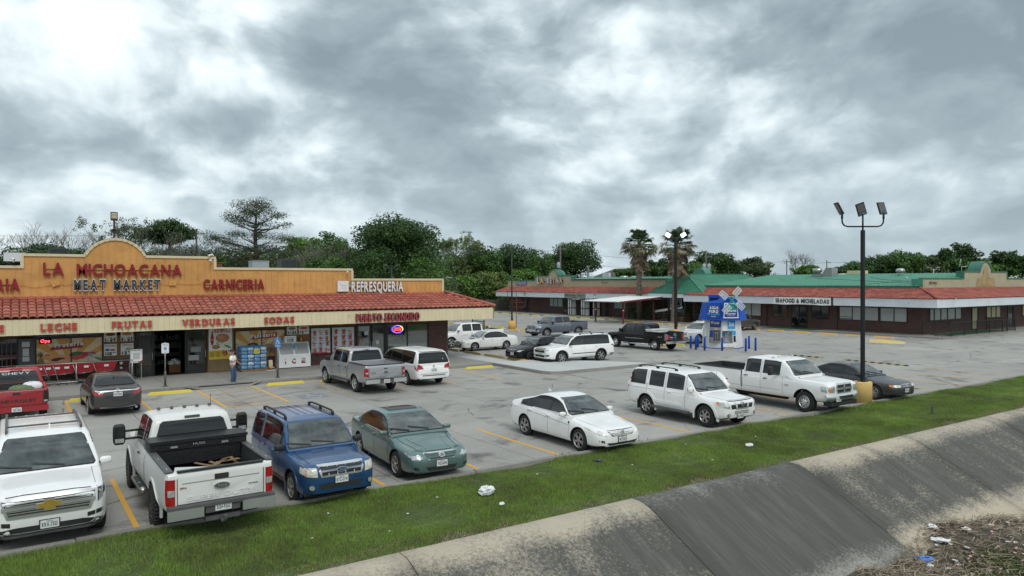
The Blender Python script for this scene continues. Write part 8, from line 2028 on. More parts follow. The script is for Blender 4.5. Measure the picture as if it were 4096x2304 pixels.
price(13.18,13.78,2.02,2.50,[('2',.08,.10,.16,.28),('X',.28,.10,.12,.2),('$6',.50,.10,.42,.34)],[(.5,.76,.36,.16,(.25,.14,.10))],'price poster reading 2x$6 above the ice chest',col=(.03,.16,.06));price(13.88,14.48,2.02,2.50,[('$',.06,.18,.14,.2),('2',.26,.10,.22,.3),('99',.56,.26,.30,.16)],[(.5,.76,.42,.18,(.52,.10,.14))],'price poster reading $2.99 above the ice chest')
t=tg('sign_stand','white sign board headed GRANDES AHORROS on a thin stand by the cart rail','sign',(0,0,0));bx(4.92,5.46,41.16,41.18,1.02,1.70,'board','swhite',t);bx(4.90,5.48,41.18,41.20,1.0,1.72,'frame','tgrey',t);MB().bar((4.96,41.22,.15),(4.96,41.22,1.1),.03).mk('leg','alloy',t);MB().bar((5.42,41.22,.15),(5.42,41.22,1.1),.03).mk('leg','alloy',t)
lett('GRANDES AHORROS',lambda u,v,q:(4.95+u,41.157,1.63+v),.48,.045,.001,['plate_ink'],t,flat=True,bold=.03);lett('SCAN ME',lambda u,v,q:(5.04+u,41.157,1.05+v),.30,.05,.001,['plate_ink'],t,flat=True,bold=.03);raw('corner_print',[(5.46,41.156,1.02),(5.46,41.156,1.15),(5.25,41.156,1.02)],[(0,1,2)],'sign_red',t);bx(5.04,5.34,41.15,41.158,1.20,1.52,'grey_patch',pm((.48,.48,.47)),t)
t,sh,ov,tx=pst('food_poster',8.90,10.13,.84,2.55,WH,'tall COMBO CARNITAS poster with yellow foot and red $19.99 price',WY-.04)
tx('COMBO',.22,.935,.56,.055,(.45,.02,.03),0,.06);tx('CARNITAS',.12,.86,.78,.065,(.45,.02,.03),0,.06);sh([(0,0),(1,0),(1,.10),(.62,.30),(0,.28)],(.70,.52,.04));ov(.14,.64,.075,.19,(.35,.02,.02));sh([(.10,.80),(.18,.80),(.165,.86),(.115,.86)],(.35,.02,.02));tx('Cola',.08,.62,.12,.04,WH,.3)
ov(.58,.68,.30,.14,(.42,.19,.07));ov(.52,.71,.16,.06,(.55,.28,.12));ov(.30,.40,.17,.07,(.40,.05,.04));ov(.30,.42,.13,.045,(.20,.28,.04));ov(.46,.52,.15,.055,(.10,.20,.05));ov(.46,.525,.11,.035,(.60,.60,.50));ov(.68,.44,.24,.085,(.70,.66,.50));ov(.80,.40,.16,.035,(.12,.26,.05),-.3)
tx('$',.55,.17,.06,.09,(.45,.02,.03),0,.08);tx('19',.62,.11,.17,.15,(.45,.02,.03),0,.10);tx('99',.82,.18,.14,.09,(.45,.02,.03),0,.08)
for k in range(5):sh([(.04,.23-.035*k),(.22,.23-.035*k),(.22,.245-.035*k),(.04,.245-.035*k)],(.22,.15,.02));sh([(.27,.23-.035*k),(.48,.23-.035*k),(.48,.245-.035*k),(.27,.245-.035*k)],(.22,.15,.02))
t,sh,ov,tx=pst('window_poster',10.31,13.05,.84,2.33,OR,'window poster reading Panadería over painted breads and a pink cake',WY-.022);rays(sh,.45,.2,PALE_)
ov(.11,.26,.12,.22,(.60,.40,.55));ov(.11,.44,.12,.05,(.66,.50,.62));ov(.34,.42,.12,.13,(.07,.03,.02));ov(.34,.42,.05,.06,(.58,.40,.22));ov(.66,.36,.12,.13,(.35,.18,.14));ov(.80,.25,.14,.14,(.30,.15,.12));ov(.90,.12,.13,.10,(.28,.14,.10));ov(.45,.14,.2,.10,(.42,.22,.10));sh([(.05,0),(.30,0),(.24,.09),(.05,.09)],(.08,.18,.38));sh([(.30,.67),(.84,.72),(.84,.92),(.32,.80)],(.32,.03,.03));tx('Panadería',.31,.72,.50,.14,(.75,.74,.70),0,.06,.06);tx('Pasteles Para Toda Ocasión',.40,.56,.50,.06,(.72,.70,.62),0,.03,.06)
for i,(a,b,lab)in enumerate(((14.62,15.79,'left window poster of fruit cups and frozen treats'),(15.91,17.31,'right window poster of fruit cups and frozen treats'))):
 t,sh,ov,tx=pst('treats_poster',a,b,.83,2.33,(.66,.70,.74),lab,WY-.022);r_=random.Random(60+i)
 for k in range(90):
  u,v=r_.random(),r_.random();e=min(u,1-u,(1-v))
  if e<.16:s_=r_.uniform(.006,.016);ov(u,v,s_,s_,(.06,.22,.55),0,5)
 for r in range(4):
  for c in range(3):
   u,v=.17+c*.33+r_.uniform(-.03,.03),.84-r*.22+r_.uniform(-.02,.02);col=r_.choice([(.45,.03,.03),(.35,.05,.06),(.55,.12,.05),(.60,.30,.08)])
   if r_.random()<.6:sh([(u-.07,v+.02),(u+.07,v+.02),(u+.045,v-.09),(u-.045,v-.09)],(.48,.04,.04));ov(u,v+.035,.085,.045,col);ov(u-.03,v+.06,.03,.03,(.62,.42,.10));ov(u+.03,v+.06,.025,.03,(.10,.28,.05))
   else:ov(u,v,.10,.055,col);ov(u+.03,v+.02,.04,.03,(.70,.62,.55))
   sh([(u-.09,v-.115),(u+.07,v-.115),(u+.09,v-.09),(u-.07,v-.09)],(.12,.12,.38))
 sh([(0,0),(1,0),(1,.05),(0,.05)],(.45,.03,.03));ov(.88,.10,.10,.08,(.62,.64,.68));sh([(.82,.09),(.95,.09),(.93,.15),(.80,.15)],(.55,.05,.05))
for(x0,x1,z0,z1,c,lab)in((7.98,8.50,1.30,1.60,(.20,.21,.21),'faint paper notice on the right entrance door, upper'),(7.85,8.40,.86,1.14,(.30,.31,.31),'WARNING notice on the right entrance door, lower'),(5.45,6.0,1.35,2.2,(.035,.035,.036),'grey sheet behind the left entrance door glass'),(17.98,18.24,1.80,2.05,(.50,.55,.60),'small white paper taped on the left shop door'),(17.62,17.92,1.35,1.55,(.35,.10,.10),'red and white no smoking sticker on the left shop door'),(18.75,18.95,1.20,1.45,(.55,.55,.55),'white sticker on the right shop door'),(20.6,20.82,1.35,1.62,(.22,.22,.20),'round prohibition sign sticker in the right shop window')):
 t,sh,ov,tx=pst('notice',x0,x1,z0,z1,c,lab,WY-.036,'notice',.003)
 if 'WARNING' in lab:tx('WARNING',.2,.8,.6,.12,(.55,.55,.55));
 elif 'prohib' in lab:ov(.5,.6,.3,.25,(.45,.44,.40));ov(.5,.6,.22,.18,c)
 elif 'smoking' in lab:tx('NO',.3,.6,.4,.2,(.6,.58,.56));tx('SMOKING',.08,.2,.84,.2,(.6,.58,.56))
 if z1-z0<.4:
  for k in range(3):sh([(.1,.6-k*.18),(.85,.6-k*.18),(.85,.64-k*.18),(.1,.64-k*.18)],tuple(min(1,q*1.7)for q in c))
  # blue parking signs
def sign_post(x,y,label,blue=False):
 t=tg('parking_sign',label,'sign',(x,y,.15));MB().tube([(0,0,.05),(0,0,.75)],.05,10).mk('sleeve','tgrey',t,True);MB().lth([(.12,0),(.12,.02),(.06,.06)],n=12).mk('base_plate','tgrey',t);MB().tube([(0,0,.7),(0,0,2.10)],.03,8).mk('post','alloy',t,True)
 bd=MB().prs([(-.16,-.21),(-.13,-.24),(.13,-.24),(.16,-.21),(.16,.21),(.13,.24),(-.13,.24),(-.16,.21)],lambda u,v,q:(u,-.035-.006*q,1.82+v)).mk('sign_board',pm((.03,.17,.45))if blue else 'swhite',t)
 if blue:wheelchair(lambda u,v:(u-.02,-.044,1.88+v),bd,'swhite',.24);lett('PARKING',lambda u,v,q:(-.13+u,-.044,1.62+v),.26,.05,.001,['swhite'],bd,flat=True,bold=.03)
 else:
  raw('blue_square',[(-.06,-.044,1.73),(.06,-.044,1.73),(.06,-.044,1.86),(-.06,-.044,1.86)],[(0,1,2,3)],pm((.03,.17,.45)),bd);wheelchair(lambda u,v:(u-.012,-.047,1.79+v),bd,'swhite',.10)
  for s_,z,w_ in(('RESERVED',1.985,.24),('PARKING',1.91,.22),('VAN SPACE',1.62,.20)):lett(s_,lambda u,v,q:(-w_/2+u,-.044,z+v),w_,.035,.001,[pm((.03,.25,.12))],bd,flat=True,bold=.02)
 return t
sign_post(5.97,37.7,'white RESERVED PARKING sign with small blue wheelchair symbol on a post');sign_post(11.28,37.8,'blue PARKING sign with white wheelchair symbol before the ice chest',True)
# ice chest
t=tg('ice_chest','white outdoor ice chest with red snow capped ICE lettering and slanted doors','ice chest');mat('ice_white',(.68,.70,.71),.5,0,.06,2,dirt=((.45,.44,.40),2.5,.62,.9));mat('ice_panel',(.33,.35,.36),.45,.3,.12,5)
MB().prs([(41.6,.20),(41.6,.90),(41.98,1.60),(42.32,1.60),(42.32,.20)],lambda u,v,q:(12.50+1.82*q,u,v)).mk('cabinet','ice_white',t);bx(12.54,14.28,41.65,42.3,.15,.20,'base','tblack',t)
sl=Vc((0,.38,.70)).normalized();ns=Vc((0,-.70,.38)).normalized()
for x0,x1 in((12.60,13.33),(13.45,14.22)):
 c_=Vc(((x0+x1)/2,41.79,1.25));dr=MB().ob3(c_+ns*.015,(1,0,0),sl,ns,(x1-x0)/2,.33,.02).mk('door','ice_panel',t);hx=x1-.06 if x0<13 else x0+.06;MB().ob3(Vc((hx,41.79,1.25))+ns*.05-sl*.05,(1,0,0),sl,ns,.03,.09,.015).mk('latch','chrome',dr)
MB().ob3(Vc((13.39,41.79,1.36))+ns*.03,(1,0,0),sl,ns,.05,.14,.006).mk('blue_label',pm((.10,.30,.50)),t)
for ch_,x in(('I',12.83),('C',13.22),('E',13.78)):
 wv=.07 if ch_=='I' else .24;lett(ch_,lambda u,v,q:(x+u,41.595-q,.43+v),wv,.26,.006,['sign_red'],t,bold=.06);o_=lett(ch_,lambda u,v,q:(x+.01+u,41.589-q,.55+v),wv*.9,.13,.004,['ice_white'],t,name='snow_cap',bold=.01)
for i,ch_ in enumerate('ICE'):lett(ch_,lambda u,v,q:(12.498-q,42.08-u,1.12-i*.30+v),.09 if ch_=='I' else .16,.20,.004,['sign_red'],t,bold=.05)
t=tg('box_sign','small white Packaged ICE box sign standing on the ice chest','sign');bx(12.92,13.56,41.9,42.25,1.62,1.96,'box','ice_white',t);bx(12.90,13.58,41.88,41.9,1.60,1.98,'face','swhite',t);lett('Packaged',lambda u,v,q:(13.02+u,41.878,1.84+v),.44,.07,.001,['tgrey'],t,flat=True);lett('ICE',lambda u,v,q:(13.06+u,41.878,1.66+v),.36,.13,.001,['plate_ink'],t,flat=True,bold=.06)
b=MB();b.lth([(.045,0),(.05,.02),(.05,.2),(.02,.25),(.02,.28),(0,.28)],(13.95,42.15,1.61),n=10);tag(b.mk('spray_bottle','lamp_amber',None,True),'small orange bottle standing on the ice chest','bottle')
# pallet of water
t=tg('water_pallet','shrink wrapped pallet of blue bottled water packs outside the shop','pallet');mat('water_blue',(.08,.28,.52),.25,0,.5,18,coat=.8,randv=.25);mat('water_clear',(.42,.50,.55),.2,0,.4,22,coat=.8,randv=.2);
g=MB()
for x in np.linspace(10.38,11.72,8):g.box(x-.05,x+.05,41.28,42.28,.26,.28)
for y in(41.3,41.75,42.22):g.box(10.33,11.77,y-.05,y+.05,.15,.26)
g.mk('pallet_base','cardboard',t)['kind']='stuff'
pk=None
for r in range(6):
 for i in range(4):
  for j in range(3):
   if 0<i<3 and j==1 and r<5:continue
   x,y,z=10.37+i*.342+.17,41.33+j*.31+.15,.285+r*.20;mm=['water_clear','water_blue'][(r+i)%2]if r%2 else 'water_blue'
   if pk is None:pk=MB().rbox((0,0,.095),.168,.150,.096,.35,12,6).mk('bottle_pack',mm,t,True);o=pk
   else:o=pk.copy();link(o)
   o.location=(x+rnd.uniform(-.01,.01),y,z)
   if mm!='water_blue' or r in(1,3):o.data=pk.data.copy()if 'w%s'%mm not in _gl else _gl['w%s'%mm];_gl['w%s'%mm]=o.data;o.data.materials[0]=M[mm]
pk.data.materials[0]=M['water_blue']
cps=MB()
for i in range(15):
 for j in range(9):cps.lth([(.03,0),(.03,.03),(.012,.06),(0,.06)],(10.42+i*.092,41.38+j*.105,1.475),n=6)
cps.mk('bottle_tops','water_blue',t)['kind']='stuff'
mf=bpy.data.materials.new('film');mf.use_nodes=True;tt=NT(mf.node_tree);tt.n.clear();gg=tt.node('ShaderNodeBsdfGlossy',inp={'Roughness':.18,0:(.8,.85,.9,1)});tr_=tt.node('ShaderNodeBsdfTransparent');tc_=tt.node('ShaderNodeTexCoord').outputs['Object'];fz=tt.ramp(tt.noise(tc_,9,4,.6,1.),[(.45,.06),(.7,.35)]);tt.out(tt.node('ShaderNodeMixShader',inp={0:fz,1:tr_.outputs[0],2:gg.outputs[0]}).outputs[0]);M['film']=mf
bx(10.34,11.76,41.29,42.29,.27,1.36,'wrap_film','film',t)
bx(11.02,11.33,41.27,41.28,1.14,1.40,'price_card',pm((.62,.55,.12)),t);lett('3.59',lambda u,v,q:(11.05+u,41.268,1.20+v),.24,.12,.001,[pm((.30,.20,.02))],t,flat=True,bold=.04)
t=tg('pallet_jack','cream and orange pallet jack handle between the water pallet and ice chest','pallet jack',(12.05,41.75,.15));MB().tube([(0,0,.12),(0,.12,1.05)],.022,8).mk('handle_shaft','tblack',t);MB().tube([(-.12,.12,1.05),(-.10,.13,1.2),(.10,.13,1.2),(.12,.12,1.05),(-.12,.12,1.05)],.018,6).mk('handle','tblack',t);MB().rbox((0,.0,.30),.12,.12,.24,.4).mk('pump','trim_cream',t,True);MB().lth([(.09,-.06),(.09,.06)],(0,-.08,.09),'x',14).mk('wheel','lamp_amber',t,True);bx(-.27,-.12,.1,1.0,.06,.11,'fork','trim_cream',t);bx(.12,.27,.1,1.0,.06,.11,'fork','trim_cream',t)
b=MB();b.tube([(11.7+i*.07,41.15+.06*sin(i*2),.17)for i in range(8)],.02,6);tag(b.mk('plastic_strip','plate'),'torn white plastic strip on the ground by the pallet','litter')
# cart corral
t=tg('cart_rail','grey pipe railing of the cart corral before the fruit window','railing');
for y in(40.95,42.05):
 for z in((.30,1.20)if y<41 else(1.12,)):MB().tube([(-.6 if y>41 else .18,y,z),(4.98,y,z)],.022,8).mk('rail','alloy',t,True)
for x,y in((.18,40.95),(2.56,40.95),(4.98,40.95),(4.98,42.05),(-.6,42.05)):MB().tube([(x,y,.12),(x,y,1.22)],.025,8).mk('post','alloy',t,True)
MB().tube([(4.98,40.95,1.20),(4.98,42.05,1.16)],.022,8).mk('rail','alloy',t,True);MB().tube([(4.98,40.95,.62),(4.98,42.05,.62)],.018,8).mk('rail','alloy',t,True)
def cart(x,y,rz,label,scale=1.):
 t=tg('shopping_cart',label,'shopping cart',(x,y,.15),rz,'red shopping carts in the corral',scale)
 V=[(-.42,-.20,.52),(.34,-.16,.60),(.34,.16,.60),(-.42,.20,.52),(-.50,-.27,.95),(.46,-.22,1.0),(.46,.22,1.0),(-.50,.27,.95)]
 raw('basket',V+[Vc(v)*1 for v in V],[(0,1,2,3),(0,4,5,1),(1,5,6,2),(2,6,7,3),(3,7,4,0)],'cart_red',t);f=MB()
 for a,b in((4,5),(5,6),(6,7),(7,4)):f.bar(V[a],V[b],.03,.03)
 for k in range(1,9):
  q=k/9
  for s0,s1,e0_,e1_ in((0,1,4,5),(3,2,7,6)):f.bar(Vc(V[s0]).lerp(Vc(V[s1]),q),Vc(V[e0_]).lerp(Vc(V[e1_]),q),.012,.014)
 f.mk('basket_rim','cart_red',t);c=MB()
 for sg in(1,-1):c.tube([(-.60,sg*.24,1.0),(-.45,sg*.24,.55),(-.38,sg*.22,.18),(.40,sg*.15,.14)],.014,6);c.tube([(-.38,sg*.22,.5),(.30,sg*.15,.55)],.012,6)
 c.mk('frame','alloy',t,True);MB().tube([(-.60,-.26,1.0),(-.60,.26,1.0)],.02,8).mk('handle','cart_red',t,True);bx(-.12,.08,-.272,-.262,.78,.88,'label_card','swhite',t).rotation_euler=(0,0,0)
 for wx,wy in((-.36,.21),(-.36,-.21),(.36,.14),(.36,-.14)):MB().lth([(.062,-.016),(.066,0),(.062,.016)],(wx,wy,.066),'y',14).mk('caster','tgrey',t,True)
 return t
mat('cart_red',(.34,.012,.022),.4,0,.12,6,coat=.3)
ct=cart(0,0,0,'red shopping cart, leftmost of the nested row behind the red pickup')
ct.location=(.75,41.45,.15)
for x,lab in((1.10,'second red shopping cart of the nested row in the corral'),(1.45,'third red shopping cart of the nested row in the corral'),(1.82,'fourth red shopping cart of the nested row in the corral'),(2.20,'rightmost red shopping cart of the nested row'),(3.02,'separate red shopping cart in the middle of the corral'),(3.88,'separate red shopping cart at the right end of the corral')):
 c=copy_tree(ct);c.location=(x,41.45,.15);c['label']=lab
t=tg('standpipe','white twin fire hose connection on the brick below the price posters','fire connection');MB().tube([(4.62,WY,.95),(4.62,WY-.2,.95)],.05,8).mk('pipe','swhite',t,True);MB().tube([(4.62,WY-.02,.70),(4.62,WY-.22,.70)],.06,8).mk('pipe','swhite',t,True);MB().rbox((4.62,WY-.2,.95),.07,.05,.07).mk('cap','swhite',t,True)
# people
def skin(name,V,E,Rd,m,parent=None,sub=2,root=0):
 me=bpy.data.meshes.new(name);me.from_pydata(V,E,[]);o=bpy.data.objects.new(name,me);link(o);md=o.modifiers.new('s','SKIN');md.use_smooth_shade=True;sv=me.skin_vertices[0].data
 for i,r in enumerate(Rd):sv[i].radius=r if isinstance(r,tuple)else(r,r);sv[i].use_root=i==root
 md2=o.modifiers.new('u','SUBSURF');md2.levels=sub;md2.render_levels=sub
 bpy.context.view_layer.update();dg=bpy.context.evaluated_depsgraph_get();m2=bpy.data.meshes.new_from_object(o.evaluated_get(dg));o.modifiers.clear();o.data=m2;m2.materials.clear();m2.materials.append(M[m]);o.parent=parent;return o
mat('skin_tan',(.36,.19,.12),.55,0,.08,9);mat('hair_dark',(.018,.014,.012),.7,0,.2,20);mat('shirt_white',(.82,.83,.82),.85,0,.05,8);mat('jeans',(.045,.085,.15),.9,0,.25,9);mat('shoe',(.03,.028,.027),.7,0,.1,9);mat('shirt_navy',(.012,.016,.03),.85,0,.1,8);mat('lip',(.25,.09,.07),.6,0,0)
def person(loc,rz,label,shirt,trousers,pose,hair='hair_dark',cap_=False,held=None):
 t=tg('person',label,'person',loc,rz);P=dict(hip=(0,0,.93),waist=(.01,0,1.05),chest=(.02,0,1.28),neck=(.0,0,1.46),head=(.02,0,1.60))
 V=[];E=[];Rd=[];idx={}
 def add(n,p,r,par=None):
  idx[n]=len(V);V.append(tuple(p));Rd.append(r)
  if par is not None:E.append((idx[par],idx[n]))
 add('hip',P['hip'],(.15,.11));add('waist',P['waist'],(.135,.115),'hip');add('chest',P['chest'],(.15,.105),'waist');add('neckb',(0,0,1.42),(.07,.06),'chest');add('neck',(.01,0,1.50),.052,'neckb');add('jaw',(.03,0,1.56),(.065,.075),'neck');add('skull',(.015,0,1.65),(.082,.095),'jaw');add('crown',(.005,0,1.70),(.055,.065),'skull')
 for s_,sg in(('R',-1),('L',1)):
  el,wr,fd=pose['el'+s_],pose['wr'+s_],Vc(pose['fd'+s_]).normalized()
  add('sh'+s_,(0,sg*.17,1.38),.062,'chest');add('el'+s_,el,.045,'sh'+s_);add('wr'+s_,wr,.028,'el'+s_);w3=Vc(wr);pal=w3+fd*.055;add('pa'+s_,pal,(.032,.02),'wr'+s_)
  side=fd.cross(VZ(1));side=side.normalized()if side.length>.1 else Vc((1,0,0));curl=VZ(-1).cross(side).cross(side)*0+Vc(pose.get('cu'+s_,(0,0,-.3)))
  for k,(o_,L_)in enumerate(((-.028,.068),(-.010,.078),(.010,.072),(.028,.055))):
   b_=pal+side*o_+fd*.035;add('f%s%da'%(s_,k),b_,.0095,'pa'+s_);add('f%s%db'%(s_,k),b_+fd*L_*.5+curl*.02,.0085,'f%s%da'%(s_,k));add('f%s%dc'%(s_,k),b_+fd*L_*.8+curl*.07,.007,'f%s%db'%(s_,k))
  add('t%sa'%s_,w3+fd*.03-side*.035,.011,'pa'+s_);add('t%sb'%s_,w3+fd*.065-side*.05+curl*.02,.009,'t%sa'%s_)
  hp,kn,an=(0,sg*.095,.88),pose['kn'+s_],pose['an'+s_];add('hp'+s_,hp,.085,'hip');add('kn'+s_,kn,.056,'hp'+s_);add('an'+s_,an,.038,'kn'+s_);a3=Vc(an);add('to'+s_,a3+Vc((.13,sg*.02,-.055)),.034,'an'+s_)
 body=skin('body',V,E,Rd,'skin_tan',t,1)
 g=lambda n:V[idx[n]]
 V2=[g('hip'),g('waist'),g('chest'),(0,0,1.43)];E2=[(0,1),(1,2),(2,3)];R2=[(.175,.14),(.165,.15),(.175,.135),(.085,.075)]
 for s_,sg in(('R',-1),('L',1)):
  i=len(V2);mid=Vc(g('sh'+s_)).lerp(Vc(g('el'+s_)),.72);V2+=[(0,sg*.175,1.385),tuple(mid)];E2+=[(2,i),(i,i+1)];R2+=[.085,.072]
 skin('shirt',V2,E2,R2,shirt,t,1)
 V3=[(0,0,.98),(0,0,.90)];E3=[(0,1)];R3=[(.155,.125),(.16,.13)]
 for s_,sg in(('R',-1),('L',1)):i=len(V3);V3+=[(0,sg*.095,.86),g('kn'+s_),tuple(Vc(g('an'+s_))+VZ(.02))];E3+=[(1,i),(i,i+1),(i+1,i+2)];R3+=[.105,.078,.066]
 skin('trousers',V3,E3,R3,trousers,t,1)
 for s_ in 'RL':
  a3=Vc(g('an'+s_));MB().rbox((a3.x+.06,a3.y,a3.z-.035),.14,.052,.042,.6,12,6).mk('shoe','shoe',t,True)
 hm=MB()
 if cap_:hm.lth([(.10,0),(.098,.05),(.06,.10),(0,.11)],(.01,0,1.66),n=14);hm.rbox((.11,0,1.67),.07,.07,.012)
 else:
  hm.lth([(.094,-.05),(.100,.0),(.088,.055),(.05,.085),(0,.092)],(-.012,0,1.665),n=14)
 hm.mk('cap' if cap_ else 'hair','tgrey' if cap_ else hair,t,True)
 fc=MB();fc.rbox((.115,0,1.615),.018,.014,.026,.8,8,5)
 for sg in(1,-1):fc.rbox((.0,sg*.095,1.62),.022,.012,.035,.8,8,5)
 fc.mk('nose_and_ears','skin_tan',t,True)['kind']='stuff'
 for sg in(1,-1):MB().rbox((.098,sg*.034,1.645),.008,.014,.008,.8,8,4).mk('eye','hair_dark',t)
 MB().rbox((.102,0,1.572),.008,.028,.008,.8,8,4).mk('mouth','lip',t);MB().rbox((.108,0,1.588),.008,.034,.007,.8,8,4).mk('moustache',hair,t)
 if held:held(t)
 return t
def can(t):
 o=MB().lth([(.022,-.055),(.030,-.045),(.030,.045),(.024,.06),(0,.06)],(.235,-.02,1.235),n=12).mk('drink_can','lamp_red',None,True);w_=Matrix.Translation(t.location)@Matrix.Rotation(t.rotation_euler.z,4,'Z');o.matrix_world=w_;tag(o,'small red drink can held at the chest by the man in the white shirt','drink can')
person((8.98,37.50,.02),R(-38),'man in white T-shirt and blue jeans holding a red drink on the kerb','shirt_white','jeans',dict(elR=(.03,-.27,1.12),wrR=(.19,-.10,1.22),fdR=(.4,.9,.15),cuR=(.5,.2,-.3),elL=(.06,.29,1.14),wrL=(.22,.40,.98),fdL=(.6,.35,-.6),cuL=(0,0,-.4),knR=(.05,-.10,.48),anR=(.0,-.11,.085),knL=(.08,.11,.48),anL=(.04,.13,.085)),held=can)
pp=person((20.05,43.0,.15),R(-80),'person in grey cap and navy shirt standing behind the right shop window','shirt_navy','jeans',dict(elR=(.0,-.25,1.12),wrR=(.06,-.26,.86),fdR=(.1,0,-1),elL=(.0,.25,1.12),wrL=(.06,.26,.86),fdL=(.1,0,-1),knR=(.03,-.10,.48),anR=(.0,-.10,.085),knL=(.03,.10,.48),anL=(.0,.10,.085)),cap_=True)
bx(.155,.16,-.10,.10,1.26,1.30,'shirt_print','faint_pink',pp)
# windmill kiosk
K=tg('water_kiosk','blue and white windmill shaped water and ice kiosk with AGUA PURO sign','kiosk',(45.02,37.07,0),R(195.7));mat('kblue',(.003,.075,.43),.5,0,.08,2,spec=.25);mat('kwhite',(.66,.67,.68),.5,0,.06,1.5,dirt=((.42,.41,.38),2.2,.6,.9));mat('ksign',(.012,.045,.22),.4,0,.08,3);mat('kcyan',(.02,.30,.62),.4,0,.08,3);mat('steel',(.36,.35,.33),.35,.6,.12,4);mat('teal',(.03,.28,.30),.5,0,.1,3);mat('ice_bag',(.62,.20,.10),.5,0,.1,4)
def octa(r,z):return[(r/cos(R(22.5))*cos(R(22.5+45*i)),r/cos(R(22.5))*sin(R(22.5+45*i)),z)for i in range(8)]
def frust(rs,name,m,skip=()):
 V=[];F=[]
 for r,z in rs:V+=octa(r,z)
 for i in range(len(rs)-1):
  for k in range(8):
   if(k+1)%8 in skip:continue
   F.append((i*8+k,i*8+(k+1)%8,(i+1)*8+(k+1)%8,(i+1)*8+k))
 F.append(tuple(range(8))[::-1]);F.append(tuple((len(rs)-1)*8+k for k in range(8)));return raw(name,V,F,m,K)
frust([(1.40,.06),(1.22,2.22)],'wall','kwhite',skip=(1,));frust([(1.43,0),(1.43,.06)],'plinth','kblue')
frust([(1.66,2.14),(1.64,2.22),(1.38,3.40),(1.34,3.44)],'blue_skirt','kblue');frust([(1.38,3.44),(.05,3.72)],'blue_roof','kblue')
def face(a,r0,z0,r1,z1):
 """local frame on a kiosk face: u right (seen from outside), v height"""
 ca,sa=cos(R(a)),sin(R(a));rr_=lambda v:r0+(r1-r0)*(v-z0)/(z1-z0)
 return lambda u,v,q:((rr_(v)+q)*ca-u*sa,(rr_(v)+q)*sa+u*ca,v)
f0=face(0,1.40,.06,1.22,2.22);f0b=face(0,1.64,2.22,1.38,3.40);f1=face(45,1.40,.06,1.22,2.22)
def fq(P,name,u0,u1,v0,v1,q0,q1,m,parent=K,ms=None):return MB().prs([(u0,v0),(u1,v0),(u1,v1),(u0,v1)],lambda u,v,t:P(u,v,q0+(q1-q0)*t)).mk(name,m,parent)
s_=fq(f0b,'sign_panel',-.50,.50,2.34,3.28,.0,.05,'ksign')
def ft(P,s,u0,wd,v0,ht,m,parent,q=.055,bold=.04,shear=0.):return lett(s,lambda u,v,t:P(u0+u,v0+v,q+t*.5),wd,ht,.006,[m],parent,bold=bold,shear=shear)
ft(f0b,'AGUA',-.36,.72,2.98,.21,'swhite',s_,.06,.03);ft(f0b,'PURO',-.36,.72,2.70,.21,'swhite',s_,.06,.03);ft(f0b,'Watermill',-.18,.36,2.39,.06,'swhite',s_,.06)
raw('wave_print',[f0b(-.50+1.0*i/10,2.56+.04*sin(i*.9),.056)for i in range(11)]+[f0b(-.50+1.0*i/10,2.62+.05*sin(i*.9+.5),.056)for i in range(10,-1,-1)],[tuple(range(22))],'kcyan',s_)
s_=fq(f0,'water_sign',-.44,.44,1.60,2.18,.0,.04,'ksign');ft(f0,'Water',-.38,.74,1.86,.22,'swhite',s_,.045,.05);fq(f0,'print',-.36,.40,1.72,1.75,.04,.044,'sign_red',s_)
s_=fq(f0,'dispenser',-.46,.46,.48,1.56,-.02,.05,'steel');fq(f0,'alcove',-.12,.44,.60,1.40,.05,.054,'tgrey',s_);fq(f0,'menu_panel',-.40,-.14,.85,1.38,.05,.058,'ksign',s_);fq(f0,'tap_bracket',.06,.30,1.15,1.22,.054,.16,'steel',s_);MB().prs([(.08,.72),(.12,.72),(.12,1.15),(.08,1.15)],lambda u,v,t:f0(u,v,.06+.05*t)).mk('pipe','steel',s_);MB().prs([(.24,.72),(.28,.72),(.28,1.15),(.24,1.15)],lambda u,v,t:f0(u,v,.06+.05*t)).mk('pipe','steel',s_);fq(f0,'shelf',-.42,.42,.50,.56,.05,.22,'steel',s_);fq(f0,'label',-.05,.20,1.44,1.50,.05,.054,'swhite',s_)
P2=face(-45,1.40,.06,1.22,2.22);fq(P2,'meter_box',-.2,.25,.9,1.6,.0,.18,'kwhite')
al=MB();pts=[f1(-.56,.06,-.65),f1(.56,.06,-.65),f1(.48,2.2,-.5),f1(-.48,2.2,-.5)];al.add(pts,[(0,1,2,3)]);al.add([f1(-.56,.06,-.65),f1(-.56,.06,0),f1(-.49,2.2,0),f1(-.48,2.2,-.5)],[(0,1,2,3)]);al.add([f1(.56,.06,-.65),f1(.56,.06,0),f1(.49,2.2,0),f1(.48,2.2,-.5)],[(0,1,2,3)]);al.add([f1(-.56,.45,-.65),f1(.56,.45,-.65),f1(.56,.45,0),f1(-.56,.45,0)],[(0,1,2,3)]);al.mk('alcove','kwhite',K)
fq(f1,'lower_panel',-.57,.57,.06,.42,-.06,.0,'kwhite');fq(f1,'chute_housing',-.52,.52,1.35,2.22,-.2,.02,'kwhite');fq(f1,'side_panel',.28,.55,.42,1.36,-.25,.0,'kwhite');fq(f1,'kerb_block',-.5,.3,-.05,.16,.0,.22,'kconc')
s_=fq(f1,'ice_sign',-.10,.48,1.50,2.14,.02,.05,'kcyan');ft(f1,'Ice',.0,.38,1.72,.30,'swhite',s_,.055,.06);ft(f1,'Watermill',.12,.34,2.06,.05,'ksign',s_,.055)
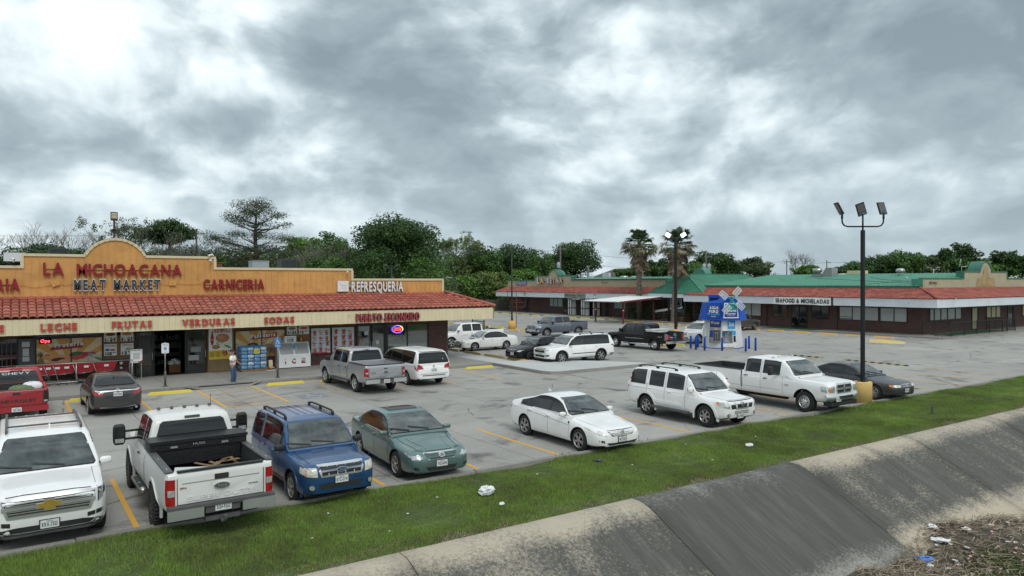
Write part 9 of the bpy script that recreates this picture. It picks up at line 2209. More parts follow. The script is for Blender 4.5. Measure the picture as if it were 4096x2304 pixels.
fq(f1,'small_sign',.0,.30,1.28,1.38,.02,.05,'kcyan');s_=fq(f1,'bag_poster',-.50,-.12,.62,1.18,-.55,-.50,'kcyan');fq(f1,'bag_print',-.44,-.18,.66,.92,-.50,-.49,'ice_bag',s_);fq(f1,'shelf',-.48,.24,.48,.54,-.45,-.2,'steel');fq(f1,'coin_panel',.34,.49,.52,.98,.0,.03,'idark');fq(f1,'blue_notice',.31,.52,1.04,1.34,.0,.02,'kcyan');fq(f1,'ice_chute',-.08,.06,1.12,1.36,-.3,-.12,'steel')
hd=MB();prof=[(-.68,2.20),(-.64,3.20)]+[(.64*cos(R(a)),3.24+.64*sin(R(a)))for a in range(180,-1,-12)]+[(.68,2.20)]
ca,sa=cos(R(45)),sin(R(45));Pq=lambda u,v,q:((q)*ca-u*sa,(q)*sa+u*ca,v)
hd.prs(prof,lambda u,v,t:Pq(u,v,.2+1.46*t));hd.mk('barrel_head','kblue',K)
fr=MB();fr.prs([(-.58,2.32),(.58,2.32),(.52,3.46),(-.52,3.46)],lambda u,v,t:Pq(u,v,1.66+.03*t));fr.mk('sign_border','swhite',K);s_=MB().prs([(-.50,2.40),(.50,2.40),(.45,3.38),(-.45,3.38)],lambda u,v,t:Pq(u,v,1.69+.012*t)).mk('head_sign','ksign',K)
raw('wave_print',[Pq(-.48+.96*i/10,2.95+.05*sin(i*.9),1.704)for i in range(11)]+[Pq(.45,3.38,1.704),Pq(-.45,3.38,1.704)],[tuple(range(13))],'teal',s_)
Pt=lambda s,u0,wd,v0,ht:lett(s,lambda u,v,t:Pq(u0+u,v0+v,1.706+t*.5),wd,ht,.006,['swhite'],s_,bold=.03)
Pt('Watermill',-.40,.80,2.80,.17);Pt('Express',-.34,.68,2.60,.15);Pt('drinkthewater',-.28,.56,2.48,.04)
hub=Vc(Pq(0,3.66,1.82));ax_=Vc((ca,sa,0));ur=Vc((-sa,ca,0));MB().tube([Pq(0,3.66,1.6),Pq(0,3.66,1.9)],.07,10).mk('hub','teal',K,True)
for i in range(4):
 a=R(47+90*i);d_=ur*cos(a)+VZ(1)*sin(a);p_=ur*-sin(a)+VZ(1)*cos(a);arm=MB();arm.ob3(hub+ax_*.05+d_*.52,d_,p_,ax_,.52,.04,.025);ar_o=arm.mk('sail_arm','teal',K);g=MB()
 for q in(.05,.25,.45):g.ob3(hub+ax_*.07+d_*.74+p_*(q-.10),d_,p_,ax_,.32,.02,.01)
 for q in np.linspace(.42,1.06,7):g.ob3(hub+ax_*.07+d_*q+p_*.15,d_,p_,ax_,.018,.21,.01)
 g.mk('sail_lattice','swhite',ar_o)
bx(-1.0,.2,-1.05,.05,3.35,4.02,'roof_unit','kblue',K);bx(.2,.22,-.9,-.1,3.5,3.8,'roof_unit_opening','idark',K);MB().rbox((.25,.0,3.95),.12,.12,.1).mk('roof_lamp','alloy',K,True)
cb=None
for i,(x,y)in enumerate(((42.34,37.85),(41.84,36.90),(43.34,38.04),(42.02,36.24),(42.75,35.24),(43.66,33.86),(45.63,35.09),(44.70,33.81))):
 b=MB();b.lth([(.075,0),(.075,.93),(.06,.96),(0,.97)],n=14);
 if cb is None:o=b.mk('bollard','kblue',None,True);cb=o.data
 else:o=mesh_obj('bollard',cb)
 o.location=(x,y,0);o.rotation_euler=(rnd.uniform(-.015,.015),rnd.uniform(-.015,.015),0)
 tag(o,['blue bollard farthest left of the kiosk','blue bollard second from the left, standing forward','blue bollard just left of the kiosk, behind the others','blue bollard in front of the kiosk left corner','blue bollard in front between the water and ice faces','blue bollard in front of the ice side of the kiosk','blue bollard behind on the right side of the kiosk','blue bollard farthest right of the kiosk'][i],'bollard','blue bollards around the kiosk')
 # lot lamps
mat('lblack',(.010,.011,.013),.45,.2,.2,3);mat('base_yellow',(.66,.40,.11),.8,0,.1,2,dirt=((.34,.20,.08),4,.62,.85));mat('base_cream',(.66,.45,.16),.8,0,.1,2,dirt=((.40,.27,.12),4,.62,.85));mat('led_lit',(.9,.95,1.),.4,0,0,emt=((.9,.95,1.),3.));mat('led_off',(.12,.12,.12),.2,.2,.3,30)
def head(t,p,d,n,w_=.34,l=.56,m='led_off',photocell=True,hm='lblack'):
 """flat lamp head: starts at p, runs along d, its underside faces n"""
 p,d,n=Vc(p),Vc(d).normalized(),Vc(n).normalized();s_=d.cross(n).normalized();n=s_.cross(d);o=MB().ob3(p+d*l/2,d,s_,n,l/2,w_/2,.028).mk('lamp_head',hm,t)
 MB().ob3(p+d*l*.60+n*.03,d,s_,n,l*.32,w_*.42,.004).mk('led_panel',m,o);MB().ob3(p+d*l*.14+n*.031,d,s_,n,l*.12,w_*.42,.006).mk('driver_box','tgrey',o)
 if photocell:MB().lth([(.035,0),(.035,.04),(.02,.055),(0,.055)],(0,0,0),n=10).mk('photocell','blue_blob',o,True).matrix_basis=Matrix.Translation(p+d*l*.12+n*.035)@n.to_track_quat('Z','Y').to_matrix().to_4x4()
t=tg('street_lamp','tall black lamp post with three heads on a cream base by the grass kerb','street lamp',(28.8,16.55,0));MB().lth([(.36,0),(.36,.90),(.345,.92),(0,.92)],n=28).mk('concrete_base','base_cream',t,True);bx(-.16,.16,-.16,.16,.92,.95,'base_plate','lblack',t)
for a in(-.12,.12):
 for b_ in(-.12,.12):MB().tube([(a,b_,.95),(a,b_,1.01)],.015,6).mk('bolt','tgrey',t)
bx(-.065,.065,-.065,.065,.95,7.13,'pole','lblack',t);MB().tube([(0,0,7.1),(0,0,7.74)],.035,10).mk('pole_top','lblack',t,True);ad=Vc((.84,-.55,0)).normalized()
for sg in(1,-1):MB().tube([ad*sg*.0+VZ(7.28),ad*sg*.62+VZ(7.28),ad*sg*.76+VZ(7.32),ad*sg*.84+VZ(7.42),ad*sg*.86+VZ(7.55),ad*sg*.86+VZ(7.76)],.032,8).mk('arm','lblack',t,True);MB().tube([ad*sg*.86+VZ(7.60),ad*sg*.86+VZ(7.78)],.045,8).mk('clamp','lblack',t,True)
head(t,ad*-.86+VZ(7.78),-ad*.55+VZ(1),-ad*1-VZ(.5),l=.54);head(t,VZ(7.74),Vc((-.35,.1,1)),Vc((-.5,-1,-.2)),w_=.37,l=.52);head(t,ad*.86+VZ(7.78),Vc((.02,.30,1)),Vc((-.25,-1,-.1)),w_=.37,l=.52)
MB().tube([(.06,0,7.1),(.12,0,7.0),(.16,.0,6.75)],.010,5).mk('loose_wire','lblack',t)
t=tg('street_lamp','black lamp post with two V-set heads on a yellow base among paired wheel stops','street lamp',(44.5,64.9,0));MB().lth([(.40,0),(.38,.90),(0,.91)],n=24).mk('concrete_base','base_yellow',t,True);mat('pole_green',(.025,.035,.035),.5,.2,.1,3);MB().tube([(0,0,.9),(0,0,8.6)],[.085,.07],12).mk('pole','pole_green',t,True);MB().tube([(0,0,.9),(0,0,1.5)],.11,12).mk('pole_sleeve','pole_green',t,True)
v_=Vc((.83,-.56,0));MB().tube([v_*-.45+VZ(8.45),v_*.45+VZ(8.45)],.04,8).mk('arm','pole_green',t,True)
for sg in(1,-1):head(t,v_*sg*.25+VZ(8.5),v_*sg*.75+VZ(.75),v_*sg*.5-VZ(1),w_=.40,l=.70,hm='pole_green',photocell=False)
t=tg('street_lamp','black lamp post with two lit white heads beside the second palm','street lamp',(51.9,48.25,0));MB().lth([(.40,0),(.38,.55),(0,.56)],n=24).mk('concrete_base','base_yellow',t,True);bx(-.10,.10,-.10,.10,.55,9.15,'pole','lblack',t);MB().tube([v_*-.5+VZ(9.15),v_*.5+VZ(9.15)],.05,8).mk('arm','lblack',t,True)
for sg in(1,-1):head(t,v_*sg*.35+VZ(9.25),v_*sg*.85+VZ(.55),Vc((-.6,-.8,-.35)),w_=.44,l=.75,m='led_lit',photocell=False);bx(-.01,.01,-.13,-.11,4.2,4.5,'tag','tgrey',t)if sg>0 else None
MB().rbox((.12,-.05,1.0),.06,.06,.25,.4).mk('conduit_box','lblack',t)
t=tg('street_lamp','rusty lamp post with one square louvred head behind the round parapet crown','street lamp',(5.67,55,0));mat('pole_rust',(.06,.018,.018),.7,0,.3,4);MB().tube([(0,0,0),(0,0,9.22)],.07,10).mk('pole','pole_rust',t,True);bx(-.21,.21,-.05,.08,9.22,9.78,'lamp_head','tblack',t)
for k in range(4):bx(-.17,.17,-.065,-.05,9.36+k*.095,9.43+k*.095,'louvre','trim_cream',t)
MB().tube([(-.02,-.05,8.6),(-.28,-.1,8.52)],.03,6).mk('bracket','tblack',t);MB().tube([(.0,-.05,8.6),(.14,-.1,8.40)],.03,6).mk('bracket','tblack',t);MB().rbox((0,0,8.62),.1,.1,.06).mk('clamp','tblack',t)
for(x,y,z,w_,lab)in((24.35,52,6.25,.30,'small twin head lamp showing behind the lowest parapet step'),(95,45.4,6.6,.45,'small twin head lamp rising beyond the green roof')):
 t=tg('street_lamp',lab,'street lamp',(x,y,0));MB().tube([(0,0,0),(0,0,z)],.06,8).mk('pole','pole_green' if x<50 else 'alloy',t,True)
 for sg in(1,-1):MB().tube([(0,0,z-.15),v_*sg*w_*.6+VZ(z-.12),v_*sg*w_+VZ(z+.12)],.03,6).mk('arm','pole_green' if x<50 else 'alloy',t,True);head(t,v_*sg*w_*.9+VZ(z+.08),v_*sg+VZ(.35),VZ(-1),w_=.25,l=.38,photocell=False,hm='tgrey' if x<50 else 'alloy')
t=tg('pipe_frame','rusty open pipe frame standing before the banquet hall sidewalk','pipe frame',(47.0,62.0,0))
b=MB();A_=lambda u,v:(v_*u+VZ(v))
s0=.86
for p,q in(((-.95,4.05),(.95,4.05)),((-.95,4.05),(-.95,3.45)),((.95,4.05),(.95,3.55)),((-.95,3.45),(.0,3.45)),((-.7,3.1),(.45,3.1)),((-.7,2.85),(.8,2.85)),((.95,3.1),(.95,2.4)),((-.8,2.35),(.95,2.35)),((.0,2.0),(.0,4.1)),((0,0),(0,2.0))):b.bar(A_(*p),A_(*q),.045)
b.mk('frame','rust_pipe',t);t.location=(45.3,65.2,.0);t.scale=(1,1,1)
# utility poles and wires
mat('pole_wood',(.13,.11,.095),.95,0,.25,3);mat('insul',(.30,.31,.30),.5,.2,.1,4)
def rpt(u,D):m_=cam.matrix_world;q=m_.to_3x3()@Vc(((u-2048)/2919.5,0,-1));q.z=0;return Vc((q.x*D,q.y*D,0))
def upole(u,D,h,label,cans=1,arm=1.1,can_z=-2.0,sgn=-1,arms2=True):
 p=rpt(u,D);t=tg('utility_pole',label,'utility pole',p);MB().tube([(0,0,0),(0,0,h)],[.17,.11],10).mk('pole','pole_wood',t,True)
 if arm:
  MB().bar(v_*-arm*.2+VZ(h-.6),v_*arm+VZ(h-.6),.09).mk('crossarm','pole_wood',t)
  for q in(-.1,.3,.65,1.0):MB().lth([(.04,0),(.06,.08),(.03,.2),(0,.2)],v_*arm*q+VZ(h-.55),n=8).mk('insulator','insul',t)
 for i in range(cans):o=v_*(sgn*(.38+.0*i))*(1 if i==0 else-1)+Vc((0,-.1,h+can_z));MB().lth([(.26,0),(.28,.05),(.28,.85),(.22,.95),(0,.98)],o,n=14).mk('transformer','ac_grey',t,True);MB().bar(o+VZ(.5),(0,0,o.z+.5),.08).mk('bracket','insul',t);MB().lth([(.05,0),(.05,.25),(0,.27)],o+Vc((.1,0,.95)),n=6).mk('bushing','insul',t)
 return p
p1=upole(787,88,11.6,'wooden utility pole with twin transformers behind the orange parapet',2,0.9,-3.0)
p2=upole(2242,118,10.9,'utility pole with one grey transformer behind the LA REYNA parapet',1,.9,-3.6)
p3=upole(2824,118,9.6,'utility pole with transformers behind the patio roof and second palm',2,.9,-2.6)
p4=upole(3147,170,10.2,'slim distant utility pole left of the bare tree',0,1.0);p5=upole(3307,170,10.0,'slim distant utility pole right of the bare tree',0,1.0);p6=upole(3100,230,8.0,'very distant short utility pole at the gap in the trees',0,.8)
def wire(a,b,sag,r=.014,lab=None):
 mb=MB();mb.tube([a.lerp(b,i/14)-VZ(sag*4*(i/14)*(1-i/14))for i in range(15)],r,4);return tag(mb.mk('power_line','lblack'),lab,'wire')
L0=rpt(-500,90)
for z,lab in((11.3,'highest power line crossing the sky at the far left'),(9.7,'lower power line crossing behind the round crown')):wire(L0+VZ(z),p1+VZ(z-.3),.3,.018,lab)
wire(p1+VZ(10.9),p2+VZ(10.2),1.2,.022,'long power line running behind the pine to the middle pole');wire(p1+VZ(9.0),p2+VZ(8.4),1.2,.03,'thick lower cable behind the big green tree');wire(p2+VZ(10.3),p3+VZ(9.0),.8,.022,'upper power line between the two transformer poles')
wire(p2+VZ(8.6),p3+VZ(7.6),.8,.022,'lower power line between the two transformer poles');wire(p4+VZ(9.8),p5+VZ(9.6),.5,.03,'power line between the two slim distant poles');wire(p5+VZ(9.6),rpt(4300,175)+VZ(9.6),.8,.03,'power line running right from the slim distant poles');wire(p3+VZ(9.1),p4+VZ(9.8),.6,.03,'power line running right from the second transformer pole')
# vegetation
def mat_leaf(name,cols,rough=.5,trans=.28):
 m,t=newmat(name)
 g=t.node('ShaderNodeNewGeometry');n1=t.noise(g.outputs['Position'],.35,4,.6,.3);rp=g.outputs['Random Per Island']
 f=t.math('ADD',t.math('MULTIPLY',n1,.65),t.math('MULTIPLY',rp,.35));c=t.ramp(f,[(.34,cols[0]),(.50,cols[1]),(.68,cols[2])])
 b=t.node('ShaderNodeBsdfPrincipled',inp={'Base Color':c,'Roughness':rough});tr=t.node('ShaderNodeBsdfTranslucent',inp={0:c})
 t.out(t.node('ShaderNodeMixShader',inp={0:trans,1:b.outputs[0],2:tr.outputs[0]}).outputs[0]);M[name]=m
mat_leaf('leaf_dark',[(.018,.045,.011),(.038,.092,.018),(.07,.15,.030)])
mat_leaf('leaf_mid',[(.034,.08,.016),(.068,.155,.026),(.115,.23,.042)])
mat_leaf('leaf_bright',[(.065,.14,.024),(.12,.24,.036),(.18,.33,.055)])
mat_leaf('leaf_yellow',[(.075,.12,.028),(.13,.20,.045),(.20,.27,.07)])
mat_leaf('leaf_olive',[(.04,.065,.025),(.075,.115,.04),(.12,.17,.065)])
mat_leaf('leaf_pine',[(.020,.038,.014),(.042,.068,.022),(.075,.105,.035)],.6,.15)
mat_leaf('leaf_cedar',[(.020,.050,.020),(.038,.085,.030),(.06,.12,.045)],.6,.15)
mat('bark',(.075,.06,.05),.95,0,.3,4,bump=.4,bscale=20);mat('bark_grey',(.16,.145,.13),.95,0,.25,4);mat('bark_pine',(.085,.065,.055),.95,0,.3,4)
def lvs(name,centers,radii,n,size,m,parent,seed,flat=1.,shell=.55,asp=.6,up=.35):
 r=np.random.default_rng(seed);C=np.array(centers,float);Rr=np.array(radii,float)
 if Rr.ndim==1:Rr=np.stack([Rr,Rr,Rr*flat],1)
 w_=(Rr[:,0]**2);k=r.choice(len(C),n,p=w_/w_.sum());d=r.normal(size=(n,3));d/=np.linalg.norm(d,axis=1)[:,None]
 rad=shell+(1.08-shell)*r.random(n)**.7;P=C[k]+d*Rr[k]*rad[:,None]*(1+.10*r.normal(size=(n,1)))
 nr=d*1.0+r.normal(size=(n,3))*.75+np.array([0,0,up]);nr/=np.linalg.norm(nr,axis=1)[:,None]
 a=np.cross(nr,r.normal(size=(n,3)));a/=np.linalg.norm(a,axis=1)[:,None];b=np.cross(nr,a)
 s_=size*r.uniform(.6,1.35,n)[:,None];a=a*s_;b=b*s_*asp
 V=np.stack([P-a,P-b*.9+a*.1,P+a,P+b*.9+a*.1],1).reshape(-1,3);F=np.arange(n*4).reshape(n,4);return npmesh(name,V,F,m,parent)
def limb(mb,a,b,r0,r1,rr,n=5,wob=.08,mi=0):
 a,b=Vc(a),Vc(b);L=(b-a).length;pts=[a.lerp(b,i/n)+(Vc((rr.uniform(-1,1),rr.uniform(-1,1),rr.uniform(-.5,.5)))*L*wob*(0 if i in(0,n)else 1))for i in range(n+1)]
 mb.tube(pts,[r0+(r1-r0)*i/n for i in range(n+1)],6,mi);return pts
def bd_(u,vtop,wpx,D,m,label,vb=None,n=7000,seed=None,cat='tree',name='tree',dens=1.,leaf=None,trunkh=.28,bark='bark',squash=1.,nb=None,irr=.25):
 seed=seed if seed is not None else int(u*7+vtop);rr=random.Random(seed);p=rpt(u,D);z1=5.03+D*(1130-vtop)/2919.5;W_=wpx*D/2919.5;base=trunkh*z1 if vb is None else 5.03+D*(1130-vb)/2919.5;base=max(.2,base)
 t=tg(name,label,cat,(p.x,p.y,-.1));cz=(z1+base)/2;rx,rz_=W_/2,(z1-base)/2;nb=nb or int(26+W_*1.6);C=[];Rr=[]
 for i in range(nb):
  th=rr.random()*2*pi;ph=asin(rr.uniform(-.75,1.));k=rr.uniform(.35,.92)**.6*(1+rr.uniform(-irr,irr)*.5);s_=rr.uniform(.16,.34)*min(rx,rz_*1.3)
  x=cos(th)*cos(ph)*(rx-s_*.8)*k;y=sin(th)*cos(ph)*(rx-s_*.8)*k;z=cz+sin(ph)*(rz_-s_*.7)*k;C.append((x,y,z));Rr.append((s_*1.15,s_*1.15,s_*.8*squash))
 C.append((0,0,cz));Rr.append((rx*.55,rx*.55,rz_*.6))
 leaf=leaf or max(.10,.0016*D);lvs('crown',C,Rr,int(n*dens*1.45),leaf,m,t,seed)
 mb=MB();tr=max(.10,z1*.020);fork=base+(z1-base)*.25;limb(mb,(0,0,0),(rr.uniform(-.3,.3),rr.uniform(-.3,.3),fork),tr,tr*.7,rr)
 for c in sorted(C,key=lambda q:rr.random())[:14]:limb(mb,(0,0,fork-.2),c,tr*.45,.02,rr)
 mb.mk('trunk',bark,t,True);return t
def bare(u,vtop,wpx,D,label,seed,h0=.35,m='bark_grey',buds=None,dens=1.):
 rr=random.Random(seed);p=rpt(u,D);z1=5.03+D*(1130-vtop)/2919.5;t=tg('bare_tree',label,'tree',(p.x,p.y,-.1));mb=MB();W_=wpx*D/2919.5;tips=[]
 def grow(a,d,L,r,k):
  b=a+d*L;mid=a.lerp(b,.5)+Vc((rr.uniform(-1,1),rr.uniform(-1,1),rr.uniform(-.4,.4)))*L*.10;mb.tube([a,mid,b],[r,r*.85,r*.65],5 if k<3 else 4)
  if k>=6 or r<.008:tips.append(b);return
  for i in range(rr.choice((2,3,3))if k<5 else 2):
   nd=(d+Vc((rr.uniform(-1,1)*.85,rr.uniform(-1,1)*.85,rr.uniform(-.35,.6)))).normalized();nd=(nd+VZ(.12)).normalized();grow(b,nd,L*rr.uniform(.62,.85),r*.62,k+1)
 trunk=z1*h0;mb.tube([(0,0,0),(.05,0,trunk)],[z1*.020,z1*.016],7)
 for i in range(4):a=i*1.57+rr.random();grow(Vc((.05,0,trunk)),Vc((cos(a)*W_/z1*.75,sin(a)*W_/z1*.75,1)).normalized(),(z1-trunk)*.33,z1*.010,1)
 mb.mk('branches',m,t)
 if buds:C=[tuple(q)for q in tips];lvs('leaf_tufts',C,[.28]*len(C),int(len(C)*26*dens),.10,buds,t,seed)
 return t
bd_(190,935,400,82,'leaf_cedar','dark cedar with layered crown at the far left behind the orange parapet',vb=1130,n=9000,squash=.6)
bd_(20,1030,150,80,'leaf_cedar','low cedar foliage at the extreme left edge behind the roof hatch',vb=1150,n=3500);bd_(310,985,220,84,'leaf_mid','soft green tree between the cedar and the round crown',vb=1130,n=4500)
bare(40,905,230,92,'leafless pale tree at the far left edge',3);bare(180,900,230,95,'leafless tree rising behind the cedar',11);bare(325,930,170,90,'small leafless tree left of the round crown',5)
bare(530,880,260,86,'half bare grey tree with sparse leaves right of the rusty lamp',8,buds='leaf_olive',dens=.6);bd_(560,985,200,84,'leaf_cedar','dark twiggy undergrowth below the half bare tree',vb=1130,n=3500)
bd_(690,862,200,86,'leaf_dark','leafy dark tree with ragged top behind the twin transformer pole',vb=1000,n=5200,irr=.5);bd_(720,960,230,84,'leaf_cedar','dense lower growth behind the twin transformer pole',vb=1130,n=4200,bark='bark_grey');bare(715,930,260,82,'tangle of grey branches in front of the dark tree',21,h0=.15)
bd_(850,990,120,84,'leaf_mid','small green tree at the right shoulder of the high parapet',vb=1130,n=2500)
def pine(u,D,ztop,label,seed=4):
 rr=random.Random(seed);p=rpt(u,D);t=tg('pine_tree',label,'pine tree',(p.x,p.y,0));mb=MB();k=D/2919.5;rt=Vc((v_.x,v_.y,0));fd=Vc((-v_.y,v_.x,0));C=[];Rr=[]
 mb.tube([(0,0,0),(.2,0,ztop*.35),(-.1,0,ztop*.7),(.1,0,ztop-1.0)],[.42,.34,.22,.06],9)
 Z=lambda v:5.03+(1130-v)*k
 pads=[(0,812,50),(-40,830,45),(45,830,45),(-75,862,42),(80,862,42),(0,850,55),(-55,885,40),(60,890,40),(-95,888,26),(95,890,26),(0,895,30),(-150,950,45),(-190,935,30),(-110,960,45),(-60,945,40),(20,940,40),(90,945,50),(140,965,45),(-170,1000,40),(-100,1010,55),(-30,1000,55),(50,1000,60),(120,1010,55),(-130,1050,60),(-50,1055,65),(40,1060,65),(130,1060,60),(-200,965,24),(175,1000,30)]
 for du,v,s_ in pads:
  for j in range(3):
   dy=rr.uniform(-1,1)*(abs(du)*.5+60)*k;c=rt*(du+rr.uniform(-12,12))*k+fd*dy+VZ(Z(v)+rr.uniform(-.4,.4));C.append(tuple(c));Rr.append((s_*k*.95,s_*k*.95,s_*k*.42))
   if j<2:limb(mb,(0,0,Z(v)-.5-abs(du)*k*.25),c-VZ(.1),.09,.02,rr,5,.06)
 mb.mk('trunk','bark_pine',t,True);lvs('needles',C,Rr,19000,.15,'leaf_pine',t,seed,1.,.25,.22,.5);return t
pine(1025,88,5.03+88*(1130-800)/2919.5,'tall open crowned pine with bare forked limbs behind the middle parapet')
bd_(1215,922,190,90,'leaf_bright','bright green tree between the pine and the dark broad tree',vb=1130,n=5500);bd_(1190,1010,200,82,'leaf_olive','olive scrub below the bright green tree',vb=1140,n=3500,bark='bark_grey');bare(1270,960,170,80,'grey leafless branches poking from the scrub right of the pine',31,h0=.2)
bd_(1350,905,210,84,'leaf_mid','mid green tree with a dead twig top left of the great tree',vb=1130,n=6000);bd_(1310,1000,200,78,'leaf_mid','lower green tree behind the REFRESQUERIA parapet',vb=1140,n=4200)
bd_(1590,828,390,80,'leaf_dark','great dark green broadleaf tree, the tallest behind the shop',vb=1130,n=17000,irr=.3,nb=60,leaf=.145);bd_(1500,960,240,76,'leaf_dark','dark foliage filling the left foot of the great tree',vb=1150,n=5000);bd_(1690,1010,190,76,'leaf_mid','green foliage at the right foot of the great tree',vb=1190,n=4500)
bare(1825,955,150,138,'pale yellow leafing tree right of the great tree',41,h0=.3,buds='leaf_yellow',dens=1.1);bd_(1830,1000,150,140,'leaf_yellow','thin yellow green foliage right of the great tree',vb=1130,n=2400,dens=.8,bark='bark_grey')
bd_(1930,960,200,142,'leaf_mid','rounded green tree behind the lamp with V-set heads',vb=1160,n=6000);bd_(2060,952,240,146,'leaf_dark','darker high tree to the right of the lamp with V-set heads',vb=1170,n=7000);bd_(2150,1000,170,146,'leaf_mid','green tree touching the dark broad tree behind the banquet hall',vb=1170,n=4500)
bd_(1860,1085,200,134,'leaf_bright','light green bush before the timber fence',vb=1215,n=5000,trunkh=.1);bd_(1960,1070,180,134,'leaf_yellow','yellow green bush right before the timber fence',vb=1215,n=4500);bd_(1790,1105,150,130,'leaf_olive','olive bush at the corner of the shop roof',vb=1235,n=4000);bd_(2090,1070,150,140,'leaf_bright','light green bush behind the FOR LEASE sign',vb=1160,n=3200)
bd_(2298,945,230,152,'leaf_dark','dark pointed broadleaf tree behind the LA REYNA crown',vb=1140,n=9500,irr=.4,nb=44,leaf=.2)
bd_(2505,1068,110,150,'leaf_mid','small rounded tree at the gap left of the first palm',vb=1115,n=2600);bd_(2650,1035,190,140,'leaf_dark','dark trees between the two palms',vb=1120,n=5000);bd_(2870,998,230,140,'leaf_dark','dense dark tree behind the patio roof',vb=1130,n=7500,irr=.35);bd_(2790,1040,160,136,'leaf_mid','green tree right behind the second palm',vb=1130,n=4500)
bd_(3020,1018,145,150,'leaf_olive','airy olive tree left of the gap in the tree line',vb=1120,n=3600,bark='bark_grey');bare(3180,1018,90,165,'distant leafless tree between the slim poles',51);bd_(3225,1058,120,160,'leaf_bright','low bright green tree in front of the distant leafless tree',vb=1110,n=3200)
for u,v,w_,m_,lab in((3360,1062,110,'leaf_dark','dark spiky tree above the round exhaust fan'),(3440,1045,120,'leaf_mid','green tree beside the tall lamp post'),(3530,1015,150,'leaf_dark','dark tree just right of the tall lamp post'),(3620,992,150,'leaf_mid','high rounded tree above the turbine vent'),(3710,1015,140,'leaf_olive','soft olive tree right of the high rounded tree'),(3790,1035,140,'leaf_mid','green tree over the small twin lamp'),(3900,1030,170,'leaf_bright','bright tree behind the satellite dish'),(3850,972,110,'leaf_dark','tall dark open tree above the satellite dish'),(3790,992,90,'leaf_dark','dark tree top left of the tall open tree'),(3990,1050,110,'leaf_mid','tree right behind the beige crown'),(4030,985,110,'leaf_dark','dark ragged tree near the right edge'),(4090,1000,120,'leaf_mid','green tree at the right edge'),(4180,1010,160,'leaf_dark','tree just beyond the right edge')):
 bd_(u,v,w_*1.25,165,m_,lab,vb=1120,n=3600,irr=.4)
far=[]
rr=random.Random(77);C=[];Rr=[]
for i in range(420):
 u=rr.uniform(-600,4900);D_=rr.uniform(190,260);p=rpt(u,D_);h_=rr.uniform(2.5,6.3)*(.75 if 2440<u<2560 or 3070<u<3330 else 1);C.append((p.x,p.y,h_*.5));Rr.append((rr.uniform(3,6),rr.uniform(3,6),h_*.55))
lvs('distant_woods',C,Rr,60000,.42,'leaf_mid',None,5);tag(bpy.data.objects['distant_woods'],'low distant woods closing the horizon behind the buildings','woods',kind='stuff')
for nm,m_,lab,D0,D1,u0,u1,v0,v1,n_ in(('nearer_woods','leaf_mid','mass of mid green undergrowth filling the gaps behind the shop',96,112,560,1780,985,1060,42000),('hedge_woods','leaf_dark','dark green tree mass behind the left part of the banquet hall',150,165,1700,2330,990,1090,26000),('east_woods','leaf_mid','dark undergrowth under the trees right of the tall lamp post',172,200,3340,4400,1045,1095,26000),('patio_woods','leaf_dark','undergrowth behind the patio roof between the palms and the gap',150,165,2600,3060,1060,1100,12000)):
 C=[];Rr=[]
 for i in range(90):
  u=rr.uniform(u0,u1);D_=rr.uniform(D0,D1);p=rpt(u,D_);h_=5.03+D_*(1130-rr.uniform(v0,v1))/2919.5;w_=rr.uniform(1.6,3.2);C+=[(p.x,p.y,h_*.5),(p.x+w_*rr.uniform(-.5,.5),p.y,h_-w_*.5)];Rr+=[(w_,w_,h_*.5),(w_*.7,w_*.7,w_*.55)]
 lvs(nm,C,Rr,n_,.22,m_,None,5);tag(bpy.data.objects[nm],lab,'woods',kind='stuff')
mat('palm_trunk',(.17,.135,.105),.95,0,.3,6,bump=.5,bscale=25);mat('thatch',(.22,.17,.12),.9,0,.35,5);mat_leaf('palm_leaf',[(.025,.05,.018),(.045,.085,.028),(.09,.13,.05)],.5,.15);mat('palm_dry',(.30,.25,.17),.9,0,.3,5)
def fan(mb,a,d,L,r,n=13,spread=1.25,droop=.35,mi=0,rr=rnd):
 """petiole from a along d, then a fan of folded blades"""
 d=Vc(d).normalized();hub_=Vc(a)+d*L;mb.bar(a,hub_,.03,.02,mi);s_=d.cross(VZ(1));s_=s_.normalized()if s_.length>.1 else Vc((1,0,0))
 for i in range(n):
  q=(i/(n-1)-.5)*2*spread;e=(d*cos(q)+s_*sin(q)).normalized();l=r*(1-.18*abs(q)/spread)*rr.uniform(.85,1.1);m1=hub_+e*l*.55;tip=hub_+e*l+VZ(-droop*l*rr.uniform(.5,1.4));w_=s_*cos(q)-d*sin(q);wv=w_*r*.060
  mb.add([hub_,m1-wv+VZ(-.02),tip,m1+wv],[(0,1,2,3)],mi)
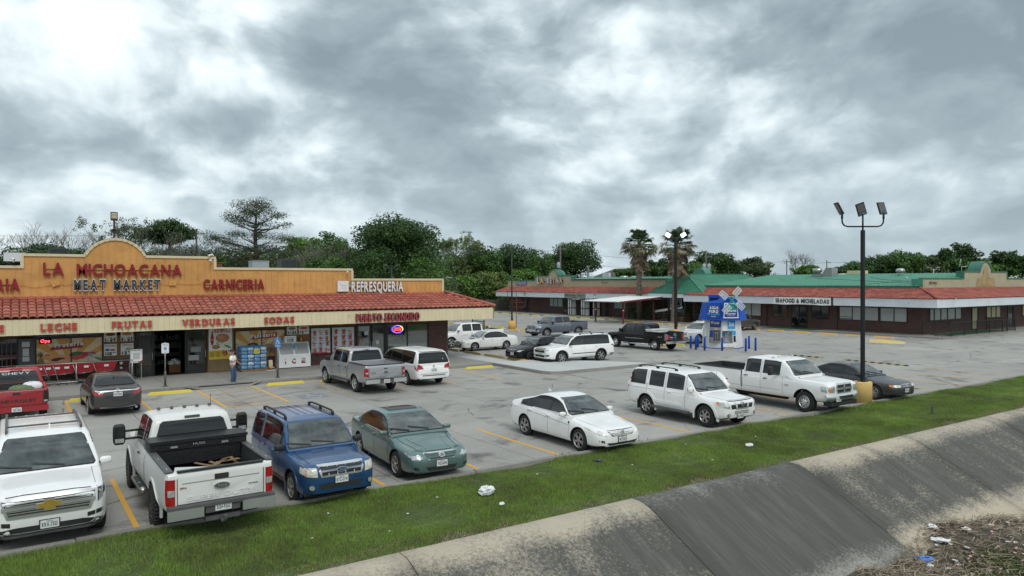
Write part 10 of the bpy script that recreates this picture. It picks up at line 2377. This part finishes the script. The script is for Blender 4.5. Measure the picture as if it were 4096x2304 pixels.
def palm(x,y,ztr,label,seed,lean=(0,0),skirt=1.):
 rr=random.Random(seed);t=tg('palm_tree',label,'palm tree',(x,y,.1));mb=MB();pts=[Vc((lean[0]*(i/8)**1.5,lean[1]*(i/8)**1.5,ztr*i/8))for i in range(9)];mb.tube(pts,[.42,.34,.32,.31,.30,.30,.31,.30,.25],12)
 for i in range(260):
  z=rr.uniform(.2,ztr*.97);k=z/ztr;c=Vc((lean[0]*k**1.5,lean[1]*k**1.5,z));a=rr.random()*6.28;e=Vc((cos(a),sin(a),0));mb.ob3(c+e*.33+VZ(.05),(e*.6+VZ(1)).normalized(),e.cross(VZ(1)),(e-VZ(.6)).normalized(),.12,.05,.02)
 mb.mk('trunk','palm_trunk',t);top=pts[-1];sk=MB()
 for i in range(130):
  a=rr.random()*6.28;z=rr.uniform(-2.1*skirt,.25);e=Vc((cos(a),sin(a),0));b=top+VZ(z+.5);dd=(e*rr.uniform(.35,.95)+VZ(-1)).normalized();fan(sk,b+e*.2,dd,rr.uniform(.6,1.1),rr.uniform(.8,1.2),9,.6,.1,0,rr)
 sk.mk('dead_skirt','thatch',t);dr=MB()
 for i in range(40):a=rr.random()*6.28;e=Vc((cos(a),sin(a),0));fan(dr,top+VZ(.25),(e+VZ(rr.uniform(-.7,.25))).normalized(),rr.uniform(1.0,1.7),rr.uniform(.9,1.25),12,1.1,.45,0,rr)
 dr.mk('dry_fronds','palm_dry',t);gr_=MB()
 for i in range(80):a=rr.random()*6.28;e=Vc((cos(a),sin(a),0));el=rr.uniform(-.35,1.6);fan(gr_,top+VZ(.3),(e*cos(el*.9)+VZ(sin(el*.9))).normalized(),rr.uniform(1.1,2.0),rr.uniform(.9,1.2),14,1.15,.40,0,rr)
 gr_.mk('green_fronds','palm_leaf',t);return t
p=rpt(2552,96.8);palm(67.6,69.2,9.3,'taller palm with green fan crown and hanging dead skirt left of the lit lamp',3,(.1,.1));palm(67.0,62.6,8.9,'palm partly hidden behind the lit lamp post, mostly dry fronds',9,(.2,-.5),1.1)
def bush(x,y,w_,h_,m,label,seed,n=1500,leaf=.07,wild=1.):
 t=tg('shrub',label,'shrub',(x,y,.12));rr=random.Random(seed);C=[(rr.uniform(-1,1)*w_*.3,rr.uniform(-1,1)*w_*.3,h_*rr.uniform(.35,.78))for i in range(10)];lvs('foliage',C,[(w_*.26,w_*.26,h_*.24)]*10,n,leaf,m,t,seed,1.,.3);mb=MB()
 for c in C[:6]:limb(mb,(0,0,0),c,.03,.01,rr)
 mb.mk('stem','bark',t);return t
for i,(x,y,w_,h_,m_,lab)in enumerate(((68.6,71.5,2.2,2.0,'leaf_dark','dark shrub left of the first palm foot'),(67.6,69.9,1.5,1.3,'leaf_olive','low olive shrub at the first palm foot'),(68.9,68.0,2.4,2.2,'leaf_mid','leafy shrub right of the first palm foot'),(67.7,66.9,1.4,1.1,'leaf_dark','low dark shrub beside the carport post'),(68.8,61.6,2.2,2.1,'leaf_dark','dark shrub at the second palm foot'),(68.4,59.6,2.2,2.6,'leaf_mid','tall banana like shrub right of the second palm'),(68.8,57.3,2.0,2.2,'leaf_dark','round dark bush with a few blossoms near the kiosk roof'),(68.0,55.4,1.8,1.5,'leaf_dark','low dark bush hidden behind the kiosk'),(67.7,63.6,1.3,.9,'leaf_olive','small olive bush between ramp and railing'))):
 bush(x,y,w_,h_,m_,lab,100+i)
t=tg('planter_bed',None,None);t['kind']='structure';bx(67.2,70.2,66.9,73.4,.1,.22,'bed_soil','mud',t);bx(67.2,70.2,53.5,62.2,.1,.2,'bed_soil','mud',t)
grass('kerb_weeds',2600,2,45,16.10,16.50,lambda X,Y:X*0+.03,.06,.20,12,.012,lambda X,Y:(np.sin(X*2.7+1)*np.sin(X*.9)>.55)*1.,'grass',label='taller grass tufts leaning over the lot kerb')
